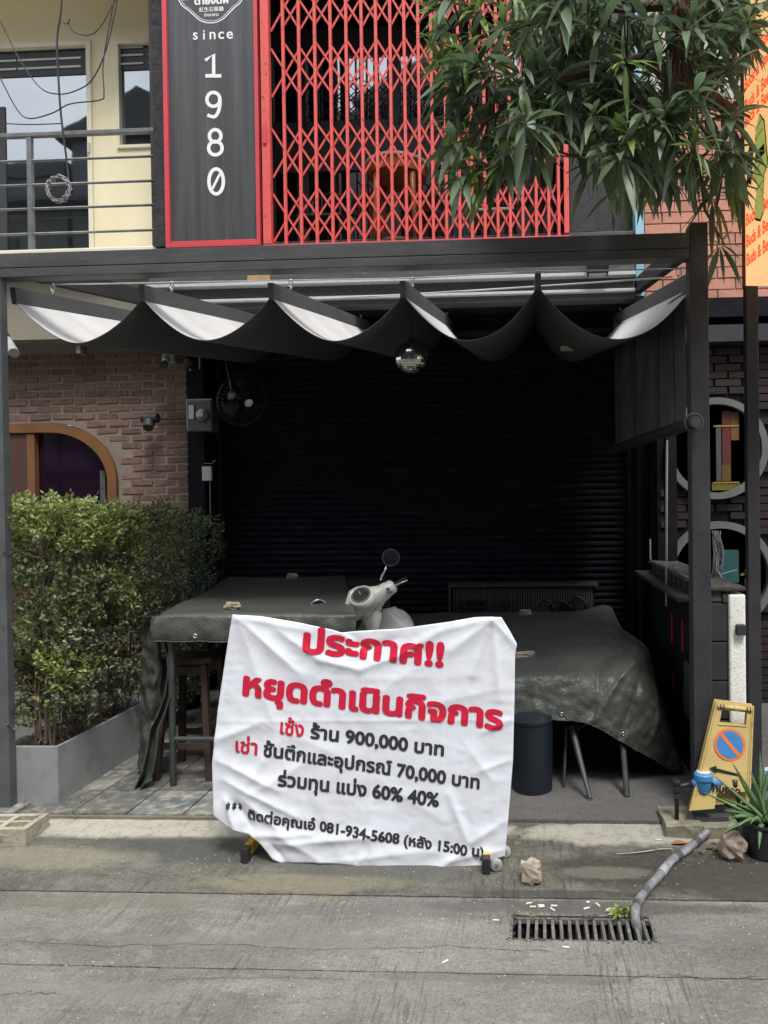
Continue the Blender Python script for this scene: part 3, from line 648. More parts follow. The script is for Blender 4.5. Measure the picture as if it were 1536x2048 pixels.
def crest(s, wd):
    pts = []; 
    lob = [(0, -1, 34, -58*.0)]
    def arc(cx, cy, r, a0, a1, ry=None):
        for i in range(15):
            a = radians(a0+(a1-a0)*i/14); pts.append((cx+r*cos(a), cy+(ry or r)*sin(a)))
    arc(0, -24, 40, 215, 325, 34); arc(40, 4, 28, 290, 400, 34); arc(0, 30, 40, 35, 145, 34); arc(-40, 4, 28, 140, 250, 34)
    mb = MB(); N = len(pts)
    for i in range(N):
        a = Vector(pts[i])*s; b = Vector(pts[(i+1) % N])*s; d = (b-a); 
        if d.length < 1e-6: continue
        nn = Vector((-d.y, d.x)).normalized()*wd/2
        mb.add([(cz.x+p.x*px, yn-.002, cz.z+p.y*px) for p in (a-nn, b-nn, b+nn, a+nn)], [(0, 1, 2, 3)])
    return mb.obj('crest_outline', M_white, sp)
crest(1.0, 2.2); crest(.93, 1.0)
sgn('ตายงตฟ', 424, 9, width=72*px, bold=.05); sgn('紅生石餐廳', 423, 23.5, width=50*px, bold=.015); sgn('ตึกยาคาว', 423, 33, width=30*px, bold=.03); sgn('เม', 372, 1, width=14*px, bold=.04)
# ------------------------------------------------------------------ red folding gate
gt = thing('folding_gate', 'red scissor folding gate of upright bars and diagonal lattice across the balcony', 'gate', (0, YF-.05, zb))
yg = YF-.07
zg0 = uz(482, yg, 600)
MB().box((ux(525, yg), yg-.015, zg0-.02), (ux(541, yg), yg+.045, ztop)).obj('gate_stile', M_red, gt, bevel=.003)
MB().box((ux(1127, yg), yg-.01, zg0-.005), (ux(1137, yg), yg+.045, ztop)).obj('gate_stile', M_red, gt, bevel=.003)
MB().box((ux(525, yg), yg-.012, zg0-.05), (ux(1137, yg), yg+.05, zg0-.022)).obj('bottom_rail', M_redframe, gt, bevel=.003)
MB().box((ux(525, yg), yg-.012, ztop-.04), (ux(1137, yg), yg+.05, ztop)).obj('top_rail', M_red, gt)
MB().box((ux(528, yg), yg-.03, uz(280, yg)), (ux(535, yg), yg-.0155, uz(240, yg))).obj('latch', M_redframe, gt, bevel=.003)
bu = [167,240,313,388,460,530,598,665,730,793,855,915,977,1037,1097,1155,1213,1273,1333,1392,1440]
bx = [ux(500+u/2.327, yg, 470) for u in bu]
bar_me = MB().box((-.011, -.004, 0), (.011, .018, ztop-zg0)).mesh('gate_bar', M_red)
for x in bx: inst('gate_bar', bar_me, gt, (x+random.uniform(-.003, .003), yg, zg0-.02), (0, random.uniform(-.002, .002), 0))
strips = {}
allx = [bx[0]-(bx[1]-bx[0])]+bx+[bx[-1]+.07]
bands = [(375, 470), (244, 341), (81, 178), (-55, 45)]
zoff = 10*px
for vt, vb in bands:
    zt, zl = uz(vt, yg, 700), uz(vb, yg, 700)
    for i in range(len(allx)-2):
        o_ = zoff*(1 if i % 2 else -1)*.5
        xa, xb = allx[i], allx[i+2]
        if i == 0: xa = allx[0]+.02
        if i == len(allx)-3: xb = min(xb, ux(1133, yg))
        for sgnz, yy in ((1, yg+.024), (-1, yg+.031)):
            za, zc_ = (zt+o_, zl+o_) if sgnz > 0 else (zl+o_, zt+o_)
            MB().bar((xa, yy, za), (xb, yy, zc_), .005, .016, (0, 0, 1)).obj('lattice_strip', M_red, gt)
rv_ = MB()
for vt, vb in bands:
    zt, zl = uz(vt, yg, 700), uz(vb, yg, 700)
    for i, x in enumerate(bx[:-1]):
        for z in (zt+zoff*(.5 if i % 2 == 0 else -.5)*-1, (zt+zl)/2, zl+zoff*(.5 if i % 2 == 0 else -.5)*-1): rv_.ell((x, yg-.005, z), (.005, .003, .005), 6, 4)
rv_.obj('rivets', M_redframe, gt, kind='stuff')
# table and stool upstairs
rt = thing('round_table', 'round varnished wooden table with pale rim behind the red gate', 'table', (ux(795, 6.15), 6.15, zb-.05))
c = at(795, 336, 6.15); zfl = zb-.05; R_ = 64*6.15/FPX
MB().lathe([(R_*.98, -.012), (R_, -.006), (R_, .012), (R_*.97, .016), (0, .016)], c, 40).obj('table_top', M_marble, rt, smooth=True, angle=40)
MB().lathe([(R_*.90, -.10), (R_*.93, -.02), (R_*.93, -.013)], c, 40).obj('apron', M_tablewood, rt, smooth=True, angle=40)
for k in range(4):
    a = pi/4+k*pi/2; p = c+Vector((cos(a)*R_*.75, sin(a)*R_*.75, 0))
    MB().tube([p+Vector((0, 0, -.05)), p+Vector((cos(a)*.02, sin(a)*.02, -.3)), Vector((p.x+cos(a)*.05, p.y+sin(a)*.05, zfl))], [.03, .024, .018], 8).obj('leg', M_tablewood, rt, smooth=True)
MB().lathe([(R_*.6, -.01), (R_*.6, .01)], Vector((c.x, c.y, zfl+.2)), 24).obj('shelf', M_tablewood, rt)
for u, lab in ((985, 'dark metal balcony chair right of the round table, behind the gate'), (650, 'dark metal balcony chair left of the round table, behind the gate')):
    c = at(u, 440, 6.3); ch = thing('balcony_chair', lab, 'chair', (c.x, 6.3, zfl), 'balcony chairs')
    z = zfl+.45
    MB().box((c.x-.2, 6.1, z), (c.x+.2, 6.5, z+.03)).obj('seat', M_plasticw if u > 900 else M_dark, ch, bevel=.01)
    for a in (-.18, .18):
        for y in (6.12, 6.48): MB().tube([(c.x+a, y, z), (c.x+a*1.1, y, zfl)], .011, 6).obj('leg', M_dark, ch)
    bk = MB(); bk.tube([(c.x-.18, 6.48, z), (c.x-.18, 6.52, z+.32), (c.x, 6.53, z+.4), (c.x+.18, 6.52, z+.32), (c.x+.18, 6.48, z)], .011, 6)
    for a in (-.09, 0, .09): bk.tube([(c.x+a, 6.48, z+.02), (c.x+a, 6.52, z+.37)], .006, 6)
    bk.obj('backrest', M_dark, ch)
# small flood light and conduit
fl_ = thing('flood_light', 'small black flood light fixed under the facade edge beam', 'lamp', at(1195, 535, 5.4))
p = at(1195, 536, 5.38); MB().hexa([(p.x-.08, 5.34, p.z-.05), (p.x+.08, 5.34, p.z-.05), (p.x+.08, 5.44, p.z-.05), (p.x-.08, 5.44, p.z-.05)], [(p.x-.08, 5.30, p.z+.04), (p.x+.08, 5.30, p.z+.04), (p.x+.08, 5.44, p.z+.04), (p.x-.08, 5.44, p.z+.04)]).obj('housing', M_black, fl_, bevel=.005)
MB().box((p.x-.065, 5.345, p.z-.053), (p.x+.065, 5.43, p.z-.0505)).obj('lens', M_plasticw, fl_)
for i in range(6): MB().box((p.x-.07+i*.025, 5.37, p.z+.041), (p.x-.062+i*.025, 5.44, p.z+.06)).obj('cooling_fin', M_black, fl_)
# ================================================================== LEFT NEIGHBOUR
YW = 6.4; YL = 5.6
lh = thing('yellow_house', 'cream yellow townhouse with a railed balcony over a brick ground floor', 'building', (-4, YW, 0))
wx0 = -7.0; wx1 = xl-.001
wz = lambda v, u=150: at(u, v, YW).z
wX = lambda u: at(u, 250, YW).x
zbal = at(150, 500, YL).z
# wall as pieces round the door and the window
d0, d1, dz1 = wX(-180), wX(186), wz(84, 150); w0, w1, wz0, wz1 = wX(235), wX(345), wz(297, 270), wz(82, 270)
b = MB(); T = .2
b.box((wx0, YW, zbal-.3), (d0, YW+T, dz1+3)); b.box((d0, YW, dz1), (wx1+.35, YW+T, dz1+3)); b.box((d1, YW, zbal-.3), (w0, YW+T, dz1)); b.box((w0, YW, zbal-.3), (wx1+.35, YW+T, wz0)); 
b.box((w0, YW, wz1), (wx1+.35, YW+T, dz1)); b.obj('wall', M_yellow, lh)
MB().box((wx1+.001+.0, YL+.45, zbal-.3), (wx1+.1, YW+.0, dz1+3)).obj('party_wall', M_cream, lh) if False else None
MB().box((wx0, YL+.2, dz1+.42), (wx1, YW+T, dz1+.55)).obj('eave_slab', M_yellow, lh)
# sliding door
dr_ = MB(); dr_.box((d1-.045, YW-.025, zbal), (d1, YW+.1, dz1)); dr_.box((d0, YW-.025, dz1-.045), (d1-.046, YW+.1, dz1)); f = dr_.obj('door_frame', M_cream, lh, bevel=.004)
zt0 = wz(146); MB().box((d0, YW+.03, zbal), (d1-.05, YW+.045, zt0)).obj('door_glass', M_window, lh)
MB().box((d0, YW+.02, zt0), (d1-.05, YW+.06, dz1-.05)).obj('transom_panel', M_dark, lh)
for k, v in enumerate((113, 130)):
    for a, c in ((-180, 32), (36, 162), (172, 182)): MB().box((wX(a), YW+.012, wz(v)-.012), (wX(c), YW+.018, wz(v)+.006)).obj('louvre_gap', M_plasticw, lh)
MB().box((wX(-20), YW+.02, zbal), (wX(7), YW+.05, wz(205))).obj('door_stile', M_dark, lh)
hd = MB(); hd.box((d1-.034, YW-.045, wz(310)), (d1-.014, YW-.0255, wz(290))); hd.obj('door_handle', M_plasticw, lh, bevel=.004)
# window
fw = MB(); fw.box((w0, YW-.02, wz0), (w0+.03, YW+.1, wz1)); fw.box((w0+.03, YW-.02, wz0), (w1+.3, YW+.1, wz0+.03)); fw.box((w0+.03, YW-.02, wz1-.03), (w1+.3, YW+.1, wz1)); fw.obj('window_frame', M_cream, lh, bevel=.003)
MB().box((w0+.03, YW+.03, wz0+.03), (w1+.3, YW+.045, wz(137, 270))).obj('window_pane', M_window, lh)
MB().box((w0+.03, YW+.02, wz(137, 270)), (w1+.3, YW+.06, wz1-.03)).obj('transom_panel', M_dark, lh)
for v in (91, 107, 124): 
    for a, c in ((238, 287), (298, 340)): MB().box((wX(a), YW+.012, wz(v, 270)-.012), (wX(c), YW+.018, wz(v, 270)+.005)).obj('louvre_gap', M_plasticw, lh)
# railing
rl = lh
yr = YL+.05
def rail(v, u=150, r=.011): 
    z = at(u, v, yr).z; MB().tube([(wx0, yr, z), (wx1-.01, yr, z)], r, 8).obj('rail', M_rail, rl, smooth=True)
zt = at(150, 267, yr).z; MB().box((wx0, yr-.02, zt-.02), (wx1-.01, yr+.02, zt+.015)).obj('top_rail', M_rail, rl, bevel=.004)
for v in (318, 367, 415, 465): rail(v)
for x in (at(62, 400, yr).x, at(62, 400, yr).x-1.15, at(62, 400, yr).x-2.3): MB().box((x-.02, yr-.018, zbal-.1), (x+.02, yr+.018, zt-.021)).obj('rail_post', M_rail, rl, bevel=.003)
MB().box((wx0, YL-.05, zbal-.10), (wx1-.005, YW, zbal-.001)).obj('balcony_slab', M_cream, lh, bevel=.01)
# fascia
zf0 = at(200, 676, 5.7).z
MB().box((wx0, 5.7, zf0), (xw-.005, YW, zbal-.101)).obj('fascia', mat('beige_fascia', (.26,.235,.185), .9, (.22,.20,.16), scale=2, bump=.1), lh)
MB().box((wx0, 5.9, at(200, 702, 5.9).z), (xw-.005, 6.3, zf0-.001)).obj('soffit_beam', M_taupe, lh)
# brick wall
YB = 6.0; brz = at(200, 704, YB).z
pxb = YB/FPX; ax0, ax1 = at(100, 900, YB).x, at(236, 900, YB).x; az0 = at(100, 846, YB).z; azs = at(100, 965, YB).z
def arch_z(x):                      # outer line of the arched frame
    if x < ax0: return az0
    if x > ax1: return -1
    t = (x-ax0)/(ax1-ax0); return azs+(az0-azs)*sqrt(max(0, 1-t*t))
# mortar backing wall with arched opening
mw = MB(); N = 24
cols = [wx0, ax0]+[ax0+(ax1-ax0)*sin(pi/2*(i+1)/N) for i in range(N)]
for a, c in zip(cols[:-1], cols[1:]):
    mw.hexa([(a, YB, arch_z(a) if a > wx0 else az0), (c, YB, arch_z(c-1e-6)), (c, YB+.15, arch_z(c-1e-6)), (a, YB+.15, arch_z(a) if a > wx0 else az0)], [(a, YB, brz), (c, YB, brz), (c, YB+.15, brz), (a, YB+.15, brz)])
mw.box((ax1, YB, 0), (xw-.004, YB+.15, brz)); mw.obj('wall', M_mortar, lh)
brick_mes = []
for k in range(6):
    rb = random.Random(k); L_, Hh_ = .088, .0225
    f_ = lambda s: s+rb.uniform(-.005, .005)
    lo = [(-f_(L_), -.006, -f_(Hh_)), (f_(L_), -.006, -f_(Hh_)), (f_(L_), .01, -Hh_), (-f_(L_), .01, -Hh_)]
    hi = [(-f_(L_), -.006, f_(Hh_)), (f_(L_), -.006, f_(Hh_)), (f_(L_), .01, Hh_), (-f_(L_), .01, Hh_)]
    brick_mes.append(MB().hexa(lo, hi).mesh('brick', M_brick))
pw, pz = .206, .0660
row = 0; z = brz-.035; nb = 0; rest = MB()
while z > .05:
    x = xw-.095-(.103 if row % 2 else 0)
    if row % 2: 
        xx = xw-.05
        if z > 0: inst('brick', random.choice(brick_mes), lh, (xx, YB, z), (0, 0, 0), (.45, 1, 1)); nb += 1
        x = xw-.1-.103
    while x > -5.2:
        top_ = arch_z(x); 
        if z < az0+.03 and x-.09 < ax1+.015 and (x-.09 < ax0 or z < arch_z(x-.09)+.03 or z < azs): x -= pw; continue
        j = random.uniform(-.006, .006)
        if z > at(200, 1120, YB).z and x > at(5, 900, YB).x and nb < 290:
            inst('brick', random.choice(brick_mes), lh, (x+j, YB+random.uniform(-.004, .003), z+random.uniform(-.003, .003)), (0, random.uniform(-.007, .007), 0), (random.uniform(.97, 1.06), 1, random.uniform(.95, 1.08))); nb += 1
        else: rest.box((x-.088+j, YB-.010, z-.022), (x+.088+j, YB+.01, z+.022))
        x -= pw
    row += 1; z -= pz
rest.obj('brickwork', M_brick, lh, kind='stuff')
# arched door/window set
def archpts(inset, n=20):
    pts = [(wx0, az0-inset), (ax0, az0-inset)]
    for i in range(1, n+1):
        t = pi/2*i/n; pts.append((ax0+(ax1-ax0-inset)*sin(t), azs+(az0-azs-inset)*cos(t)))
    pts.append((ax1-inset, 0)); return pts
o_, i_ = archpts(.004), archpts(.085)
fm = MB()
for k in range(len(o_)-1):
    a, c, d, e = o_[k], o_[k+1], i_[k+1], i_[k]
    fm.prism([(a[0], YB-.03, a[1]), (c[0], YB-.03, c[1]), (d[0], YB-.03, d[1]), (e[0], YB-.03, e[1])], (0, .12, 0))
fm.obj('arched_frame', M_orangewood, lh)
gl = MB(); pts = archpts(.08); gl.add([(x, YB+.05, z) for x, z in pts]+[(wx0, YB+.05, 0)], [tuple(range(len(pts)+1))]); gl.obj('arched_glass', M_archglass, lh)
MB().box((at(56, 900, YB).x, YB-.015, 0), (at(71, 900, YB).x, YB+.045, az0-.09)).obj('mullion', M_orangewood, lh, bevel=.004)
MB().box((at(-120, 900, YB).x, YB-.005, 0), (at(55.8, 900, YB).x, YB+.04, az0-.09)).obj('door_panel', M_brownwood, lh)
MB().box((at(196, 900, YB).x, YB+.02, 0), (at(206, 900, YB).x, YB+.04, azs+.1)).obj('curtain_strip', M_chan, lh)
# white folded napkin-like fabric seen in the glass
# ------------------------------------------------------------------ fittings on the walls
def wirepts(a, b, sag, n=12):
    a = Vector(a); b = Vector(b); return [a.lerp(b, i/n)+Vector((0, 0, -sag*4*(i/n)*(1-i/n))) for i in range(n+1)]
sc_ = thing('spot_light', 'black barn spot light on the brick wall, fed by a conduit', 'lamp', at(298, 845, 5.85))
p = at(300, 838, 5.88); MB().tube([p, at(296, 856, 5.80)], [.05, .04], 14).obj('housing', M_black, sc_, smooth=True, angle=40); MB().tube([at(285, 836, 5.86), at(316, 836, 5.86)], .042, 12).obj('bracket', M_black, sc_, smooth=True, angle=40)
MB().tube([at(314, 838, 5.96), at(372, 836, 5.96)], .011, 8).obj('conduit', M_black, sc_)
jb = thing('meter_box', 'clear plastic electric meter box on the black pilaster', 'meter box', at(400, 830, 5.9))
a, c = at(372, 798, 5.86), at(425, 862, 5.86)
MB().box((a.x, 5.86, c.z), (c.x, 5.985, a.z)).obj('box', M_clearbox, jb, bevel=.006)
MB().box((a.x+.01, 5.853, c.z+.01), (c.x-.01, 5.8595, a.z-.01)).obj('lid', glassy('clear_lid', (.10, .11, .10), .04, rough=.15), jb, bevel=.003)
m_ = at(404, 830, 5.84); MB().lathe([(.055, 0), (.06, .005), (.05, .02), (0, .022)], (m_.x, 5.852, m_.z), 20, (0, -1, 0)).obj('meter_dial', M_clearbox, jb, smooth=True)
MB().box((at(398,825,5.85).x, 5.826, at(398,834,5.85).z), (at(408,825,5.85).x, 5.8295, at(398,826,5.85).z)).obj('meter_label', M_plasticw, jb)
MB().box((at(378,825,5.85).x, 5.843, at(398,838,5.85).z), (at(388,825,5.85).x, 5.852, at(398,810,5.85).z)).obj('breaker', M_plasticw, jb)
sb = thing('switch_box', 'small white control box with thin cord hanging below', 'switch', at(413, 946, 5.98))
a, c = at(404, 933, 5.97), at(423, 961, 5.97); MB().box((a.x, 5.965, c.z), (c.x, 5.998, a.z)).obj('case', M_plasticw, sb, bevel=.004)
MB().tube([at(420, 961, 5.98), at(421, 1050, 5.98)], .003, 6).obj('cord', M_cablegrey, sb); MB().tube([at(421, 1046, 5.98), at(421, 1053, 5.98)], .006, 6).obj('pull_end', M_plasticw, sb)
MB().tube([at(408, 927, 5.98), at(424, 927, 5.98), at(430, 920, 5.98)], .003, 6).obj('wire', M_cablegrey, sb)
cc = thing('wall_camera', 'off-white bullet camera on a square base high on the brick wall', 'camera', at(334, 715, 5.9))
a, c = at(324, 704, 5.93), at(347, 725, 5.93); MB().box((a.x, 5.93, c.z), (c.x, 5.99, a.z)).obj('base', M_plasticw, cc, bevel=.006)
MB().tube([at(334, 716, 5.93), at(328, 728, 5.82)], [.03, .03], 12).obj('barrel', M_plasticw, cc, smooth=True, angle=40); MB().tube([at(328.2, 727.5, 5.822), at(326, 731, 5.79)], [.032, .034], 12).obj('hood', M_black, cc, smooth=True, angle=40)
cm = thing('post_camera', 'grey bullet camera beside the left pergola post under the balcony', 'camera', at(22, 695, 4.6))
MB().tube([at(14, 680, 4.7), at(28, 706, 4.5)], [.028, .032], 14).obj('barrel', M_cablegrey, cm, smooth=True, angle=40)
MB().tube([at(14, 680, 4.7), at(10, 672, 4.75)], [.012, .03], 10).obj('mount', M_black, cm)
jw = thing('junction_wiring', 'jumble of small dark sockets and cables at the top of the black pilaster', 'wiring', at(400, 720, 5.95))
w_ = MB(); w_.tube([at(398, 708, 5.96), at(399, 720, 5.94), at(399, 738, 5.95)], .006, 6); w_.obj('cable', M_plasticw, jw)
MB().box(tuple(at(370, 706, 5.93)), tuple(at(384, 713, 5.99))).obj('socket', M_clearbox, jw); MB().box(tuple(at(408, 706, 5.93)), tuple(at(424, 714, 5.99))).obj('socket', M_clearbox, jw)
MB().ell(at(378, 725, 5.92), (.05, .04, .05), 12, 8).obj('lamp_head', M_black, jw, smooth=True); MB().ell(at(381, 740, 5.88), (.015, .015, .015), 10, 6).obj('knob', M_clearbox, jw, smooth=True)
bs = thing('beam_stub', 'short dark square stub hanging under the beige fascia', 'bracket', at(162, 705, 5.8)); MB().box(tuple(at(152, 690, 5.75)), tuple(at(175, 711, 5.85))).obj('block', M_taupe, bs)
# wall fan
fan = thing('wall_fan', 'black caged wall fan with a pale oval maker badge beside the shutter', 'fan', at(485, 800, 5.75))
fc = at(484, 800, 5.72); ax = Vector((.75, -.55, -.32)).normalized(); RF = .215
a1 = ax.cross(Z).normalized(); b1 = ax.cross(a1).normalized()
for k, (rr, off) in enumerate(((1, 0), (.94, .06), (.7, .085), (.45, .1), (.22, .105))):
    MB().tube([fc+ax*off+(a1*cos(2*pi*j/36)+b1*sin(2*pi*j/36))*RF*rr for j in range(36)], .005 if k == 0 else .0025, 5, closed=True).obj('guard_ring', M_leg if k == 0 else M_fan, fan, smooth=True)
gw = MB()
for j in range(40):
    d = a1*cos(2*pi*j/40)+b1*sin(2*pi*j/40); gw.tube([fc-ax*.08+d*RF*.5, fc+d*RF, fc+ax*.07+d*RF*.9, fc+ax*.105+d*RF*.2], .0013, 4, caps=False)
gw.obj('guard_wires', M_fan, fan)
for k in range(3):
    a = k*2*pi/3+.4; bl = MB()
    def f(s, t, a=a): 
        r = RF*(.15+.7*s); an = a+(t-.5)*(1.1-.2*s)+.3*s; return fc+(a1*cos(an)+b1*sin(an))*r+ax*(.03+.04*(t-.5))
    bl.grid(f, 6, 5); bl.obj('blade', M_fanblade, fan, smooth=True, solid=.003)
MB().ell(fc+ax*.11, (.06, .012, .032), 20, 10, (Matrix.Rotation(radians(-36), 3, 'Z'))).obj('badge', M_plasticw, fan, smooth=True)
MB().lathe([(.05, -.16), (.06, -.12), (.06, -.04), (.03, .0)], fc, 16, ax).obj('motor', M_fanblade, fan, smooth=True)
MB().tube([fc-ax*.13, at(460, 760, 5.9), at(452, 720, 5.99), at(452, 700, 5.99)], .015, 8).obj('arm', M_fan, fan, smooth=True)
# loose cables by the yellow house
cb = thing('overhead_cables', 'tangle of thin black cables and a coil hanging before the yellow house', 'cable', at(122, 0, 5.2))
def ctube(ptsuv, Y, r=.006, m=M_cable, name='cable'):
    P3 = [at(u, v, Y) for u, v in ptsuv]; out = []
    for i in range(len(P3)-1):
        p0 = P3[max(i-1, 0)]; p1 = P3[i]; p2 = P3[i+1]; p3 = P3[min(i+2, len(P3)-1)]
        for k in range(6):
            t = k/6; out.append(.5*((2*p1)+(p2-p0)*t+(2*p0-5*p1+4*p2-p3)*t*t+(3*p1-p0-3*p2+p3)*t**3))
    out.append(P3[-1]); return MB().tube(out, r, 6).obj(name, m, cb, smooth=True)
ctube([(126, -60), (122, 20), (114, 80), (117, 160), (122, 230), (132, 310), (138, 360)], 5.3, .0075)
ctube([(-40, -20), (0, 42), (40, 120), (80, 175), (115, 188), (150, 182), (185, 158), (215, 90), (240, -30)], 5.25, .0045)
ctube([(-30, 90), (0, 155), (35, 220), (60, 237), (105, 226), (140, 208), (200, 200), (208, 185), (207, 120), (232, -20)], 5.2, .0045)
ctube([(10, 247), (60, 249), (125, 247)], 5.3, .004)
ctube([(118, 40), (133, 48), (140, 38), (138, 50), (150, 65), (180, 70), (205, 48), (235, -10)], 5.28, .0035)
coil = MB()
for k in range(6):
    pts = []; c0 = at(117+random.uniform(-2, 2), 378+random.uniform(-2, 2), 5.25); r = (24+random.uniform(-4, 3))*5.25/FPX
    for j in range(30): pts.append(c0+Vector((cos(2*pi*j/30)*r*random.uniform(.96, 1.04)*.95, random.uniform(-.02, .02), sin(2*pi*j/30)*r*1.08)))
    coil.tube(pts, .0045, 6, closed=True)
coil.obj('coil', M_cablegrey, cb, smooth=True)
# ================================================================== PERGOLA
YP = 3.62
pg = thing('pergola', 'charcoal steel pergola frame with two front posts and a deep grey front beam', 'pergola', (-.9, YP, 0))
xpl, xpr = X(8, YP, 1000), X(1405, YP, 1000)
pw_ = .095
zbt, zbb = at(700, 486, YP).z, at(700, 535, YP).z
MB().box((xpl-pw_, YP, 0), (xpl, YP+pw_*.55, zbt-.003)).obj('post', mat('mid_grey_post_paint', (.10,.105,.11), .6, (.07,.075,.08), scale=6, bump=.1), pg, bevel=.004)
xq0, xq1 = X(1384, YP, 1000), X(1421, YP, 1000)
MB().box((xq0, YP, 0), (xq1, YP+pw_, zbt+.05)).obj('post', M_post, pg, bevel=.004)
zg_ = zbt-(zbt-zbb)*.62
MB().box((-8, YP-.004, zg_+.0015), (xq0-.001, YP+.08, zbt)).obj('front_beam', M_beam, pg, bevel=.003)
MB().box((-8, YP-.004, zbb), (xq0-.001, YP+.08, zg_-.0015)).obj('front_beam', M_beam, pg, bevel=.003)
MB().box((-8, YP+.004, zg_-.002), (xq0-.002, YP+.07, zg_+.002)).obj('beam_seam', M_black, pg)
# side beams rising to the facade
def sbeam(p0, p1, w_=.06, h=.11): return MB().bar(p0, p1, w_, h).obj('side_beam', M_black, pg, bevel=.003)
sbeam((xpl-.02, YP+.1, zbb+.10), (xpl-.02, 5.68, zbb+.42))
sbeam((xq0+.04, YP+.1, zbb+.12), (xq0+.04, 5.58, zbb+.46))
# sails
NB = 6
bu_near = [26, 283, 541, 805, 1076, 1390]; 
xb_ = [X(u, 3.7, 560) for u in bu_near]
zn = [at(u, v, 3.7).z for u, v in zip(bu_near, (575, 570, 566, 562, 546, 541))]
YN, YE = 3.7, 6.02
xe_ = [x for x in xb_]; xe_[5] = X(1228, YE, 630)
ze = [3.2+.0*i for i in range(6)]
sail = thing('shade_sail', 'scalloped shade canopy, pale on top and dark below, slung between six battens', 'canopy', (-.9, 4.8, 3.0))
bh = .088
for i in range(NB):
    MB().bar((xb_[i], YN, zn[i]-bh/2), (xe_[i], YE, ze[i]-bh/2), .032, bh).obj('batten', M_batten, sail, bevel=.003)
def cloth(i, s, t, off=0):
    s_ = s
    x0, x1 = xb_[i]+(xe_[i]-xb_[i])*t+.012, xb_[i+1]+(xe_[i+1]-xb_[i+1])*t-.012
    z0, z1 = zn[i]+(ze[i]-zn[i])*t-bh+.004, zn[i+1]+(ze[i+1]-zn[i+1])*t-bh+.004
    sag = ([.215, .215, .225, .25, .27][i])*(1+.12*t)
    pr = 1-abs(2*s-1)**1.9
    x = x0+(x1-x0)*s; z = z0+(z1-z0)*s-sag*pr
    wv = .007*noise.noise(Vector((i*7+s*3.2, t*1.2, 0)))+.006*sin(s*9+t*2+i)*exp(-((t-.25)/.3)**2)*pr
    yy = YN+.004+(YE-YN-.01)*t
    return Vector((x, yy, z+wv+off))
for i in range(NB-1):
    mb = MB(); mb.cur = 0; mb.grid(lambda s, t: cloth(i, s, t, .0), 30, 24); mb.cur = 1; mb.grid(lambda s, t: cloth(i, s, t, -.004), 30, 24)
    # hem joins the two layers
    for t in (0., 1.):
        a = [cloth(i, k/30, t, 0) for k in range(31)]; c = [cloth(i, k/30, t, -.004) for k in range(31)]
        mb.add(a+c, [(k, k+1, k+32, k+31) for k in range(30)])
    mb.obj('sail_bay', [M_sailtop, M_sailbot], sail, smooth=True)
# runner cables and hooks
yc1, yc2 = 4.02, 5.72
def zbat(i, y): t = (y-YN)/(YE-YN); return zn[i]+(ze[i]-zn[i])*t
def xbat(i, y): t = (y-YN)/(YE-YN); return xb_[i]+(xe_[i]-xb_[i])*t
for y in (yc1, yc2):
    MB().tube([(xpl-.05, y, zbat(0, y)+.075)]+[(xbat(i, y), y, zbat(i, y)+.062) for i in range(NB)]+[(xq0+.05, y, zbat(5, y)+.075)], .004, 6).obj('cable', M_steel, pg, smooth=True)
for i in range(NB):
    for y in (yc1, yc2):
        x = xbat(i, y); z = zbat(i, y); hk = MB()
        hk.tube([(x+.010*cos(2*pi*k/12), y, z+.045+.022*sin(2*pi*k/12)) for k in range(12)], .0035, 6, closed=True); hk.tube([(x+.007*sin(2*pi*k/10), y+.007*cos(2*pi*k/10), z+.012+.010*sin(2*pi*k/10)) for k in range(10)], .003, 5, closed=True)
        hk.tube([(x, y, z-.005), (x, y, z+.02)], .004, 6)
        hk.obj('hook', M_steel, sail, smooth=True)
MB().box((X(1121, 4.9, 690)-0, 4.9, at(1121, 702, 4.9).z), (X(1146, 4.9, 690), 4.905, at(1121, 692, 4.9).z)).obj('label_tab', M_plasticw, sail)
MB().tube(wirepts(at(540, 602, 5.3), at(1345, 554, 3.9), .01), .005, 6).obj('cable', M_steel, pg)
# disco ball
db = thing('mirror_ball', 'mirror ball of small silver facets hanging under the canopy', 'mirror ball', at(823, 718, 3.95))
c = at(823, 717, 3.95); R_ = 34*3.95/FPX
MB().ell(c, (R_*.97,)*3, 24, 16).obj('core', M_rubber, db, smooth=True)
tm = MB()
nl = 22
for i in range(1, nl):
    th = pi*i/nl; m = max(4, int(round(2*nl*sin(th))))
    for j in range(m):
        ph_ = 2*pi*j/m; d = Vector((sin(th)*cos(ph_), sin(th)*sin(ph_), cos(th))); a = Vector((-sin(ph_), cos(ph_), 0)); b_ = a.cross(d); h = R_*pi/nl*.45; w2 = min(h, R_*sin(th)*pi/m*.92)
        d2 = (d+Vector([random.gauss(0, .02) for _ in range(3)])).normalized(); a = (a-d2*a.dot(d2)).normalized(); b_ = a.cross(d2)
        p = c+d*R_; tm.add([p-a*w2-b_*h, p+a*w2-b_*h, p+a*w2+b_*h, p-a*w2+b_*h], [(0, 1, 2, 3)])
tm.obj('facets', mat('mirror_facet', (.55, .55, .5), .12, (.45, .45, .42), metal=1), db, kind='stuff')
MB().tube([c+Vector((0, 0, R_)), Vector((c.x, c.y, 2.72))], .003, 6).obj('cord', M_cable, db); MB().lathe([(.02, 0), (.02, .02)], c+Vector((0, 0, R_)), 10).obj('cap', M_rubber, db)
